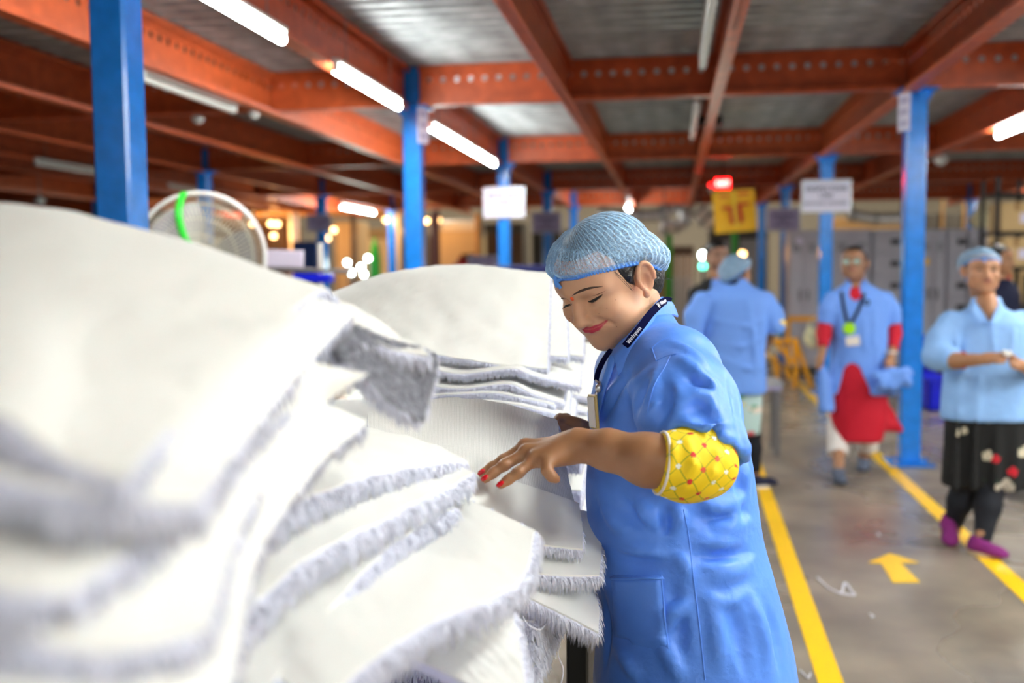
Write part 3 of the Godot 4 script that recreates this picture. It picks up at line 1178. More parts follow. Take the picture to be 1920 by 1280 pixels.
func tuft(g: Geo, p: Vector3, d: Vector3, droop: Vector3, len: float, r: float, col: Color) -> void:
	# one yarn end of the pile: a thin three-sided spike with a bend
	var s := d.cross(Vector3(0.31, 0.9, 0.21)).normalized()
	var t := d.cross(s)
	var m := p + d * len * 0.55
	var e := p + d * len * 0.85 + droop * len * 0.45
	var b := g.v.size()
	for k in 3:
		var a := TAU * k / 3
		var o := s * cos(a) + t * sin(a)
		g.v.append(p + o * r)
		g.n.append(o)
		g.v.append(m + o * r * 0.95)
		g.n.append((o + d * 0.2).normalized())
		for q in 2:
			g.c.append(col)
			g.uv.append(Vector2.ZERO)
	g.v.append(e)
	g.n.append(d)
	g.c.append(col)
	g.uv.append(Vector2.ZERO)
	for k in 3:
		var i := b + k * 2
		var j := b + ((k + 1) % 3) * 2
		g.idx.append_array(PackedInt32Array([i, i + 1, j, j, i + 1, j + 1, i + 1, b + 6, j + 1]))


func rug(label: String, group: String, rows: Array, opt := {}) -> Node3D:
	# rows run from the far edge to the near one, each from left to right; a woven backing above, grey pile below with yarn ends along the open edges
	var nu: int = opt.get("nu", 34)
	var nv: int = opt.get("nv", 30)
	var th: float = opt.get("th", 0.013)
	var wr: float = opt.get("wrinkle", 0.003)
	var seed_at := Vector3(rng.randf() * 50, rng.randf() * 50, 0)
	var top := PackedVector3Array()
	var mid := Vector3.ZERO
	for j in nv:
		var v := float(j) / (nv - 1)
		for i in nu:
			var u := float(i) / (nu - 1)
			var col := []
			for r in rows:
				col.append(spline(r, u))
			var p := spline(col, v)
			top.append(p)
			mid += p
	mid /= top.size()
	# wrinkles
	var up := PackedVector3Array()
	up.resize(top.size())
	for pass_ in 2:
		for j in nv:
			for i in nu:
				var du := top[j * nu + mini(i + 1, nu - 1)] - top[j * nu + maxi(i - 1, 0)]
				var dv := top[mini(j + 1, nv - 1) * nu + i] - top[maxi(j - 1, 0) * nu + i]
				up[j * nu + i] = dv.cross(du).normalized()
		if pass_ == 0:
			for k in top.size():
				var p := top[k]
				var w := noise.get_noise_3dv(p * 7.0 + seed_at) + 0.5 * noise.get_noise_3dv(p * 19.0 + seed_at)
				top[k] = p + up[k] * w * wr
	var o := root("rug_blank", label, "rug", group, mid)
	for k in top.size():
		top[k] -= mid
	var g := Geo.new()
	g.grid(top, nu, nv, false, opt.get("us", 1.0), opt.get("vs", 1.0))
	var low := PackedVector3Array()
	for k in top.size():
		low.append(top[k] - up[k] * 0.003)
	# the cut rim of the backing
	var rim := []
	for i in nu: rim.append(i)
	for j in range(1, nv): rim.append(j * nu + nu - 1)
	for i in range(nu - 2, -1, -1): rim.append((nv - 1) * nu + i)
	for j in range(nv - 2, -1, -1): rim.append(j * nu)
	for k in rim.size() - 1:
		var a: int = rim[k]
		var b: int = rim[k + 1]
		g.face([top[a], top[b], low[b], low[a]])
	put("backing", g, opt.get("mat", M.backing), o)
	# pile
	g = Geo.new()
	var bot := PackedVector3Array()
	var cols := PackedColorArray()
	for k in top.size():
		var w := noise.get_noise_3dv((top[k] + mid) * 90.0)
		bot.append(top[k] - up[k] * (th + w * 0.003))
		var s := 0.78 + 0.2 * w
		cols.append(Color(s, s, s))
	g.grid(low, nu, nv, false, 1, 1)
	g.grid(bot, nu, nv, false, 1, 1, cols, true)
	for k in rim.size() - 1:
		var a: int = rim[k]
		var b: int = rim[k + 1]
		g.face([low[a], low[b], bot[b], bot[a]])
	# yarn ends along the edges: f(ar), n(ear), l(eft), r(ight)
	var edges: String = opt.get("fringe", "nr")
	var fl: float = opt.get("len", 0.014)
	var dens: float = opt.get("dens", 1.5)
	var curve_out: float = opt.get("out", 0.75)
	for e in edges:
		var cnt := nu if e in "fn" else nv
		for s in cnt - 1:
			var k0 := 0
			var k1 := 0
			var kin := 0
			match e:
				"f":
					k0 = s
					k1 = s + 1
					kin = k0 + nu
				"n":
					k0 = (nv - 1) * nu + s
					k1 = k0 + 1
					kin = k0 - nu
				"l":
					k0 = s * nu
					k1 = k0 + nu
					kin = k0 + 1
				"r":
					k0 = s * nu + nu - 1
					k1 = k0 + nu
					kin = k0 - 1
			var a := top[k0]
			var b := top[k1]
			var upn := up[k0]
			var outw := (a - top[kin])
			var along := (b - a).normalized()
			outw = (outw - along * outw.dot(along)).normalized()
			var m := int(ceil(a.distance_to(b) / 0.0015 * dens))
			for q in m:
				var f := (q + rng.randf()) / m
				for layer in 3:
					var p := a.lerp(b, f) - upn * (0.003 + (th - 0.003) * (layer + rng.randf()) / 3.0)
					var d := (outw * curve_out + upn * (-0.25 - 0.45 * layer + rng.randf_range(-0.35, 0.35)) + along * rng.randf_range(-0.7, 0.7)).normalized()
					var sh := rng.randf_range(0.86, 1.12)
					tuft(g, p - d * 0.003, d, Vector3(0, -1, 0), fl * rng.randf_range(0.45, 1.15), rng.randf_range(0.0008, 0.0014) * opt.get("fat", 1.0), Color(sh, sh, sh))
	if opt.get("shag", 0.0) > 0.0:
		var total := int(opt.shag)
		for q in total:
			var j := rng.randi_range(0, nv - 2)
			var i := rng.randi_range(0, nu - 2)
			var k := j * nu + i
			var p := bot[k].lerp(bot[k + 1], rng.randf()).lerp(bot[k + nu], rng.randf())
			var d := (-up[k] + Vector3(rng.randf_range(-0.6, 0.6), rng.randf_range(-0.6, 0.6), rng.randf_range(-0.6, 0.6))).normalized()
			var sh := rng.randf_range(0.20, 0.50)
			tuft(g, p - d * 0.003, d, Vector3(0, -1, 0), fl * 0.8, 0.0022, Color(sh, sh, sh))
	tag(put("pile", g, M.pile, o), "", "", "", "stuff")
	return o


func build_table(label: String, x0: float, x1: float, z0: float, z1: float) -> void:
	var o := root("work_table", label, "table", "", Vector3((x0 + x1) / 2, 0, (z0 + z1) / 2))
	var w := x1 - x0
	var l := z1 - z0
	var g := Geo.new()
	g.box(Vector3(0, 0.737, 0), Vector3(w, 0.026, l), 0.004)
	put("tabletop", g, M.lavender, o)
	g = Geo.new()
	g.box(Vector3(0, 0.709, 0), Vector3(w - 0.008, 0.03, l - 0.008), 0.003)
	put("edge_band", g, M.table_edge, o)
	for sx in [-1, 1]:
		for sz in [-1, 1]:
			g = Geo.new()
			g.box(Vector3(sx * (w / 2 - 0.06), 0.347, sz * (l / 2 - 0.08)), Vector3(0.05, 0.694, 0.05), 0.005)
			put("leg", g, M.table_edge, o)
	g = Geo.new()
	g.box(Vector3(w / 2 - 0.06, 0.35, 0), Vector3(0.025, 0.66, l - 0.3), 0.003)
	put("side_panel", g, M.table_edge, o)


func build_rugs() -> void:
	build_table("long table with lavender top and black edge under the near rug stacks", -1.55, -0.217, -1.88, 0.1)
	build_table("long table with lavender top under the back rug stack", -1.55, -0.150, -3.30, -2.14)
	var far := Vector3(-0.02, 0.005, -0.24)
	# ---- back stack
	var gb := "rug blanks of the back stack"
	rug("big smooth white rug blank draped over the top of the back stack", gb, [px([[640, 575, 3.2], [740, 540, 3.3], [870, 530, 3.3], [1034, 545, 3.25]]), px([[622, 548, 2.75], [740, 509, 2.8], [870, 497, 2.82], [1032, 512, 2.8]]),
		px([[640, 605, 2.56], [740, 585, 2.58], [880, 580, 2.58], [1029, 598, 2.58]]), px([[655, 650, 2.42], [770, 656, 2.42], [890, 676, 2.42], [1026, 691, 2.42]])], {"wrinkle": 0.006, "us": 1.3, "vs": 1.0, "nu": 44, "nv": 36})
	rug("white rug blank hanging just right of the big draped one", gb, [px([[900, 575, 3.1], [1000, 550, 3.1], [1052, 560, 3.1]]), px([[900, 540, 2.85], [1000, 525, 2.85], [1050, 535, 2.85]]), px([[900, 600, 2.68], [1000, 600, 2.66], [1062, 605, 2.66]]), px([[900, 655, 2.52], [1000, 664, 2.5], [1064, 668, 2.5]])], {"nu": 24, "nv": 24})
	rug("narrow showing white rug blank hanging behind the chin of the woman", gb, [px([[930, 580, 3.2], [1020, 560, 3.2], [1080, 575, 3.2]]), px([[930, 550, 2.95], [1020, 540, 2.95], [1078, 550, 2.95]]), px([[930, 610, 2.78], [1020, 605, 2.76], [1092, 612, 2.76]]), px([[930, 655, 2.62], [1020, 660, 2.6], [1093, 668, 2.6]])], {"nu": 24, "nv": 24})
	var layer := [["first flat rug blank under the big draped one, its corner reaching towards the lanyard", [[760, 688, 2.40], [811, 690, 2.38], [865, 699, 2.37], [959, 689, 2.37], [1000, 701, 2.38], [1086, 722, 2.42]]],
		["second flat rug blank down in the back stack, wavy front edge", [[760, 715, 2.37], [800, 720, 2.35], [865, 726, 2.34], [952, 718, 2.34], [1000, 737, 2.35], [1056, 754, 2.38]]],
		["third flat rug blank down in the back stack, lying under the deepest wave", [[760, 742, 2.35], [796, 741, 2.33], [865, 737, 2.32], [927, 735, 2.32], [990, 746, 2.33], [1040, 757, 2.35]]],
		["fourth flat rug blank in the back stack, showing above the waffle rug corner", [[760, 760, 2.33], [820, 755, 2.31], [890, 750, 2.30], [960, 756, 2.30], [1010, 766, 2.31], [1064, 779, 2.34]]],
		["fifth flat rug blank in the back stack, behind the far hand", [[760, 785, 2.31], [820, 780, 2.29], [900, 775, 2.28], [970, 780, 2.28], [1030, 792, 2.29], [1075, 804, 2.31]]]]
	for q in layer:
		var e := px(q[1])
		rug(q[0], gb, [shifted(e, far * 2.4), shifted(e, far * 1.6), shifted(e, far * 0.8 + Vector3(0, 0.004, 0)), e], {"nu": 44, "nv": 14, "wrinkle": 0.002, "us": 1.2, "vs": 1.0})
	var right := [["upper rug blank of the small stack behind the lanyard badge", [[1040, 640, 3.15], [1090, 640, 3.15], [1150, 650, 3.15]], [[1060, 735, 2.78], [1090, 741, 2.78], [1150, 757, 2.8]]],
		["middle rug blank of the small stack behind the lanyard badge", [[1040, 690, 3.1], [1090, 690, 3.1], [1150, 700, 3.1]], [[1062, 762, 2.75], [1090, 768, 2.75], [1150, 782, 2.77]]],
		["lower rug blank of the small stack behind the lanyard badge", [[1040, 720, 3.05], [1090, 720, 3.05], [1150, 730, 3.05]], [[1066, 788, 2.72], [1095, 794, 2.72], [1150, 806, 2.74]]]]
	for q in right:
		var a := px(q[1])
		var b := px(q[2])
		rug(q[0], "rug blanks of the small stack", [a, [a[0].lerp(b[0], 0.5), a[1].lerp(b[1], 0.5), a[2].lerp(b[2], 0.5)], b], {"nu": 20, "nv": 14, "fringe": "nlr", "wrinkle": 0.002})
	for k in 3:
		var y := 1.0 - k * 0.09
		rug(["uppermost", "middle", "lowest"][k] + " flat rug blank buried low in the back stack", gb, [[Vector3(-1.3, y, -2.95), Vector3(-0.8, y + 0.01, -2.95), Vector3(-0.22, y, -2.95)], [Vector3(-1.3, y, -2.6), Vector3(-0.8, y, -2.6), Vector3(-0.22, y, -2.6)], [Vector3(-1.3, y, -2.27), Vector3(-0.8, y - 0.01, -2.27), Vector3(-0.21, y - 0.02, -2.29)]], {"nu": 22, "nv": 12, "th": 0.05})

	# ---- the stack under her hands
	var gm := "rug blanks under the hands of the woman"
	rug("waffle-woven white rug blank lying under the hands of the woman", gm, [px([[690, 775, 1.72], [800, 749, 1.82], [920, 751, 1.9], [1045, 786, 1.95]]), px([[690, 812, 1.62], [800, 792, 1.72], [920, 800, 1.80], [1051, 825, 1.88]]),
		px([[690, 860, 1.53], [800, 850, 1.63], [920, 850, 1.71], [1063, 882, 1.86]]), px([[690, 930, 1.45], [800, 908, 1.55], [920, 912, 1.66], [1079, 948, 1.84]])], {"mat": M.waffle, "nu": 60, "nv": 50, "wrinkle": 0.004, "us": 1.0, "vs": 0.8, "len": 0.012, "fringe": "r"})
	var m2 := px([[760, 985, 1.33], [850, 992, 1.42], [930, 1007, 1.52], [1010, 1019, 1.6], [1093, 1029, 1.665]])
	rug("smooth white rug blank with a square corner below the waffle rug", gm, [px([[760, 878, 1.46], [850, 882, 1.57], [930, 894, 1.66], [1010, 916, 1.74], [1086, 942, 1.82]]), px([[760, 930, 1.42], [850, 935, 1.52], [930, 948, 1.6], [1010, 966, 1.69], [1092, 985, 1.76]]), m2], {"nu": 50, "nv": 30, "wrinkle": 0.0015, "us": 1.2, "vs": 1.0})
	rug("white rug blank with a rounded shaggy corner touching the blue coat", gm, [px([[850, 930, 1.62], [980, 935, 1.8], [1060, 950, 1.88], [1118, 962, 1.93]]), px([[850, 990, 1.5], [980, 1010, 1.66], [1060, 1015, 1.75], [1128, 1016, 1.8]]), px([[850, 1045, 1.4], [980, 1070, 1.54], [1060, 1078, 1.61], [1124, 1077, 1.66]])], {"nu": 44, "nv": 26, "wrinkle": 0.0015, "us": 1.2, "len": 0.020})
	rug("white rug blank whose corner curls down over the table edge", gm, [px([[880, 1020, 1.6], [980, 1040, 1.72], [1050, 1060, 1.8], [1104, 1084, 1.85]]), px([[880, 1060, 1.48], [980, 1080, 1.6], [1055, 1105, 1.67], [1122, 1130, 1.73]]), px([[880, 1085, 1.4], [975, 1112, 1.5], [1050, 1148, 1.56], [1122, 1186, 1.62]])], {"nu": 40, "nv": 26, "wrinkle": 0.002, "len": 0.022, "mat": M.waffle})
	for k in 3:
		var y := 0.865 - k * 0.035
		rug(["uppermost", "middle", "lowest"][k] + " flat rug blank lying low in the stack beside the coat", gm, [[Vector3(-0.75, y, -1.95), Vector3(-0.5, y, -1.95), Vector3(-0.2, y, -1.95)], [Vector3(-0.75, y, -1.75), Vector3(-0.5, y, -1.75), Vector3(-0.2, y, -1.75)], [Vector3(-0.75, y, -1.5), Vector3(-0.5, y, -1.5), Vector3(-0.21, y - 0.004, -1.5)]], {"nu": 26, "nv": 12, "th": 0.03, "len": 0.022})

	# ---- fanned rugs in front of them
	var gf := "fanned rug blanks in the foreground"
	var back := Vector3(-0.16, 0.012, -0.12)
	var fan := [["fanned white rug blank, topmost of those running down towards the viewer", [[868, 858, 1.40], [727, 882, 1.2], [602, 920, 1.05], [470, 985, 0.88]], 0.9],
		["fanned white rug blank ending in a grey tuft at the fingertips", [[886, 884, 1.37], [790, 936, 1.2], [634, 1012, 1.0], [500, 1105, 0.85], [340, 1275, 0.70]], 1.0],
		["fanned white rug blank, second edge below the fingertips", [[852, 950, 1.30], [771, 992, 1.2], [696, 1057, 1.07], [577, 1188, 0.9], [490, 1310, 0.78]], 1.0],
		["fanned white rug blank with a thick fringed corner in front of the squared corner", [[1003, 992, 1.28], [972, 1092, 1.14], [815, 1162, 0.98], [690, 1240, 0.86], [600, 1330, 0.78]], 1.0],
		["lowest fanned rug blank, hanging down beside the table edge", [[962, 1150, 1.22], [975, 1210, 1.12], [985, 1290, 1.04], [990, 1360, 0.98]], 1.0]]
	for q in fan:
		var e := px(q[1])
		e.reverse()
		var s: float = q[2]
		rug(q[0], gf, [shifted(e, back * 2.0 * s), shifted(e, back * 1.3 * s + Vector3(0, 0.004, 0)), shifted(e, back * 0.6 * s + Vector3(0, 0.01, 0)), e], {"nu": 60, "nv": 22, "wrinkle": 0.005, "len": 0.022, "out": 0.8, "th": 0.016, "us": 1.2, "dens": 0.9, "fat": 1.3})
	# ---- tall pile nearest to the lens
	var gc := "rug blanks of the tall near pile"
	rug("largest white rug blank crowning the near pile, blurred", gc, [px([[-260, 455, 1.2], [60, 460, 1.2], [330, 520, 1.22], [640, 620, 1.25]]), px([[-260, 378, 0.98], [60, 386, 0.98], [330, 447, 1.0], [612, 538, 1.04]]), px([[-260, 470, 0.80], [50, 510, 0.80], [290, 570, 0.82], [492, 632, 0.84]]),
		px([[-260, 580, 0.62], [30, 640, 0.62], [190, 700, 0.64], [350, 768, 0.63]]), px([[-260, 690, 0.50], [0, 772, 0.48], [110, 845, 0.47], [242, 884, 0.47]])], {"nu": 50, "nv": 44, "wrinkle": 0.003, "len": 0.016, "fat": 1.5, "dens": 0.7})
	var near := [["second rug blank of the near pile, its corner poking out below the big one", [[668, 585, 1.04], [560, 700, 0.86], [450, 835, 0.66], [366, 940, 0.52]], [[-260, 830, 0.46], [20, 895, 0.46], [200, 925, 0.47], [366, 940, 0.52]]],
		["third rug blank of the near pile, corner low at the frame side", [[600, 705, 0.95], [500, 805, 0.78], [330, 965, 0.55], [140, 1100, 0.44]], [[-260, 1000, 0.42], [-100, 1060, 0.42], [30, 1098, 0.42], [140, 1100, 0.44]]],
		["fourth rug blank of the near pile with a steep blurred edge", [[690, 700, 0.98], [560, 800, 0.87], [462, 960, 0.66], [385, 1180, 0.50]], [[-260, 1150, 0.40], [0, 1180, 0.42], [200, 1215, 0.44], [385, 1180, 0.50]]],
		["lowest rug blank of the near pile, edge running out of the frame", [[690, 790, 0.98], [590, 880, 0.84], [485, 1040, 0.66], [430, 1330, 0.49]], [[-200, 1340, 0.38], [60, 1345, 0.40], [250, 1350, 0.43], [430, 1330, 0.49]]]]
	for q in near:
		var r := px(q[1])
		var l := px(q[2])
		var bk := Vector3(-0.10, 0.03, -0.28)
		# the far row runs from behind the near-left edge's start to the right edge's top
		var rowsq := []
		for j in 4:
			var row := []
			var f := j / 3.0
			for i in 4:
				var h := i / 3.0
				var a: Vector3 = l[i] + (r[0] - l[3]) * (1 - f)
				var b: Vector3 = l[i] + (r[j] - l[3])
				row.append(a.lerp(b, h))
			rowsq.append(row)
		rug(q[0], gc, rowsq, {"nu": 40, "nv": 40, "wrinkle": 0.004, "len": 0.018, "fat": 1.6, "dens": 0.6})
	rug("fluffy-edged white rug blank lying over the dark flopping corner", gc, [px([[470, 575, 1.22], [560, 556, 1.20], [640, 566, 1.20], [716, 600, 1.21]]), px([[470, 590, 1.10], [570, 580, 1.10], [660, 596, 1.12], [765, 634, 1.15]]), px([[480, 628, 0.98], [592, 622, 1.02], [694, 637, 1.07], [804, 664, 1.12]])], {"nu": 40, "nv": 24, "fringe": "nr", "len": 0.020, "wrinkle": 0.008, "fat": 1.1})
	rug("rug blank corner flopping over with its dark grey pile side showing", gc, [px([[622, 694, 1.01], [675, 736, 1.04], [722, 770, 1.07], [766, 788, 1.10]]), px([[600, 655, 1.03], [680, 690, 1.07], [745, 722, 1.11], [788, 734, 1.13]]), px([[600, 610, 1.05], [688, 640, 1.09], [755, 660, 1.13], [800, 676, 1.15]])], {"nu": 34, "nv": 26, "fringe": "nrf", "shag": 11000, "len": 0.018, "th": 0.012})
	for k in 4:
		var y := 1.135 - k * 0.1
		rug(["uppermost", "second", "third", "lowest"][k] + " flat rug blank buried inside the tall near pile", gc, [[Vector3(-1.3, y, -1.2), Vector3(-0.8, y + 0.01, -1.2), Vector3(-0.45, y, -1.2)], [Vector3(-1.3, y, -0.8), Vector3(-0.8, y, -0.8), Vector3(-0.4, y, -0.8)], [Vector3(-1.3, y, -0.3), Vector3(-0.8, y - 0.01, -0.3), Vector3(-0.34, y - 0.02, -0.3)]], {"nu": 22, "nv": 12, "th": 0.06, "dens": 0.5})


# ---------------------------------------------------------------- the woman at the table
var HX := Transform3D(Basis.from_euler(Vector3(0.548, -0.664, 0.045), EULER_ORDER_YXZ).scaled(Vector3.ONE * 0.973), Vector3(-0.1140, 1.3715, -1.858))
var worker_at := Vector3(0.0, 0.0, -1.87)

func on_surface(F: Field, x: float, y: float, off := 0.0, xf := Transform3D.IDENTITY) -> Vector3:
	# the point of a solid that the photograph shows at a pixel, raised off its surface; world coordinates
	var inv := xf.affine_inverse()
	var a := inv * Vector3(0, CAM_H, 0)
	var b := inv * at(x, y, 1.0)
	var p := F.march(a, (b - a).normalized(), 30.0)
	if p == Vector3.INF:
		return Vector3.INF
	if off != 0.0: p += F.normal(p) * off
	return xf * p


func ribbon(F: Field, pix: Array, w: float, th: float, xf := Transform3D.IDENTITY, n := 14, taper := 0.3) -> Geo:
	# a thin raised strip laid on a solid along a line of the photograph
	var g := Geo.new()
	var path := []
	var rs := []
	for i in n + 1:
		var t := float(i) / n
		var ps := []
		for q in pix: ps.append(Vector3(q[0], q[1], 0))
		var q2 := spline(ps, t)
		var p := on_surface(F, q2.x, q2.y, -w * th, xf)
		if p == Vector3.INF: continue
		path.append(p - worker_at)
		rs.append(w * (taper + (1 - taper) * sin(PI * clampf(t, 0.02, 0.98))))
	if path.size() > 1:
		g.tube(path, rs, 8, true, 1.0)
	return g


const LIP := [Vector3(-0.024, -0.0362, 0.086), Vector3(-0.008, -0.0358, 0.0965), Vector3(0.010, -0.0347, 0.0990), Vector3(0.027, -0.0322, 0.0945), Vector3(0.042, -0.0275, 0.0835)]
const UPL := [Vector3(0, 0.0005, 0), Vector3(0, 0.0030, 0.0005), Vector3(0, 0.0026, 0.0008), Vector3(0, 0.0024, 0.0004), Vector3(0, 0.0004, 0)]
const LOL := [Vector3(0, 0.0004, 0), Vector3(0, 0.0040, -0.0004), Vector3(0, 0.0047, -0.0006), Vector3(0, 0.0037, -0.0002), Vector3(0, 0.0004, 0)]
const LIPR := [0.0012, 0.0038, 0.0043, 0.0037, 0.0010]

func head_field(cell := 0.002) -> Field:
	var F := Field.new(Vector3(-0.097, -0.130, -0.075), Vector3(0.097, 0.095, 0.130), cell)
	F.ball(Vector3(0, 0.046, -0.008), Vector3(0.076, 0.078, 0.098), 0.01)
	F.ball(Vector3(0, 0.005, 0.040), Vector3(0.066, 0.078, 0.052), 0.03)
	F.ball(Vector3(0, 0.052, 0.050), Vector3(0.064, 0.044, 0.046), 0.02)
	F.ball(Vector3(0, -0.045, 0.040), Vector3(0.060, 0.052, 0.054), 0.03)
	F.ball(Vector3(0, -0.079, 0.074), Vector3(0.024, 0.019, 0.019), 0.022)
	for s in [-1.0, 1.0]:
		F.ball(Vector3(s * 0.043, -0.015, 0.066), Vector3(0.026, 0.024, 0.024), 0.02)
		F.ball(Vector3(s * 0.048, -0.052, 0.040), Vector3(0.022, 0.026, 0.030), 0.02)
		F.capsule(Vector3(s * 0.010, 0.036, 0.089), Vector3(s * 0.050, 0.036, 0.068), 0.009, 0.010, 0.016)
		F.ball(Vector3(s * 0.031, 0.017, 0.102), Vector3(0.018, 0.0125, 0.014), 0.014, Basis.IDENTITY, true)
		F.ball(Vector3(s * 0.031, 0.0155, 0.0745), Vector3(0.0165, 0.0150, 0.0165), 0.006)
		F.capsule(Vector3(s * 0.017, 0.0085, 0.088), Vector3(s * 0.043, 0.0080, 0.079), 0.003, 0.003, 0.006)
	# nose
	F.chain([Vector3(0, 0.026, 0.089), Vector3(0, 0.006, 0.099), Vector3(0, -0.014, 0.107)], [0.0075, 0.0085, 0.0105], 0.012)
	F.ball(Vector3(0, -0.0165, 0.1085), Vector3(0.0125, 0.0105, 0.0105), 0.008)
	for s in [-1.0, 1.0]:
		F.ball(Vector3(s * 0.0135, -0.0195, 0.0975), Vector3(0.0085, 0.0085, 0.0105), 0.007)
		F.ball(Vector3(s * 0.0075, -0.0285, 0.101), Vector3(0.0042, 0.0035, 0.006), 0.004, Basis.IDENTITY, true)
		# smile fold
		F.chain([Vector3(s * 0.024, -0.014, 0.0985), Vector3(s * 0.038, -0.021, 0.0945), Vector3(s * 0.050, -0.034, 0.082)], [0.0015, 0.0025, 0.0015], 0.009, true)
	# mouth: a smile that climbs towards her near cheek
	F.ball(Vector3(0.008, -0.041, 0.079), Vector3(0.029, 0.019, 0.019), 0.014)
	for k in 4:
		F.capsule(LIP[k] + UPL[k], LIP[k + 1] + UPL[k + 1], LIPR[k] * 0.62, LIPR[k + 1] * 0.62, 0.004)
		F.capsule(LIP[k] - LOL[k], LIP[k + 1] - LOL[k + 1], LIPR[k], LIPR[k + 1], 0.004)
	for k in 4:
		F.capsule(LIP[k] + Vector3(0, 0, 0.0035), LIP[k + 1] + Vector3(0, 0, 0.0035), 0.0011, 0.0011, 0.0025, true)
	F.ball(LIP[4] + Vector3(0.004, 0.001, 0.004), Vector3(0.004, 0.004, 0.005), 0.008, Basis.IDENTITY, true)
	F.ball(Vector3(0.009, -0.053, 0.102), Vector3(0.016, 0.004, 0.004), 0.008, Basis.IDENTITY, true)
	# ears
	for s in [-1.0, 1.0]:
		var eb := Basis(Vector3(0, 1, 0), -s * 0.42) * Basis(Vector3(1, 0, 0), -0.10)
		var c := Vector3(s * 0.076, 0.002, -0.006)
		F.ball(c + eb * Vector3(s * 0.002, 0.003, -0.006), Vector3(0.0055, 0.029, 0.017), 0.006, eb)
		var rim := []
		for k in 13:
			var a := -0.9 + 4.3 * k / 12.0
			rim.append(c + eb * Vector3(s * 0.007, 0.004 + 0.0285 * sin(a), -0.006 - 0.0165 * cos(a - PI)))
		for k in 12:
			F.capsule(rim[k], rim[k + 1], 0.0036, 0.0036, 0.004)
		F.ball(c + eb * Vector3(s * 0.009, 0.000, -0.003), Vector3(0.007, 0.013, 0.008), 0.005, eb, true)
		F.ball(c + eb * Vector3(s * 0.009, 0.018, -0.009), Vector3(0.004, 0.006, 0.006), 0.004, eb, true)
		F.ball(c + eb * Vector3(s * 0.004, -0.027, 0.002), Vector3(0.0055, 0.0085, 0.0075), 0.005, eb)
		F.ball(c + eb * Vector3(s * 0.001, -0.001, 0.012), Vector3(0.005, 0.008, 0.004), 0.005, eb)
	# neck
	F.capsule(Vector3(0, 0.0, -0.045), neck_local(0.6), 0.052, 0.052, 0.03)
	return F


func neck_local(t: float) -> Vector3:
	# from the skull base towards the root of the neck, in the head's own axes
	var base := HX.affine_inverse() * at(1208, 650, 1.885)
	return Vector3(0, -0.02, -0.045).lerp(base, t)


func finger(F: Field, pts: Array, r0: float, r1: float) -> void:
	var n := pts.size()
	var rs := []
	for i in n: rs.append(lerpf(r0, r1, float(i) / (n - 1)))
	F.chain(pts, rs, 0.006)


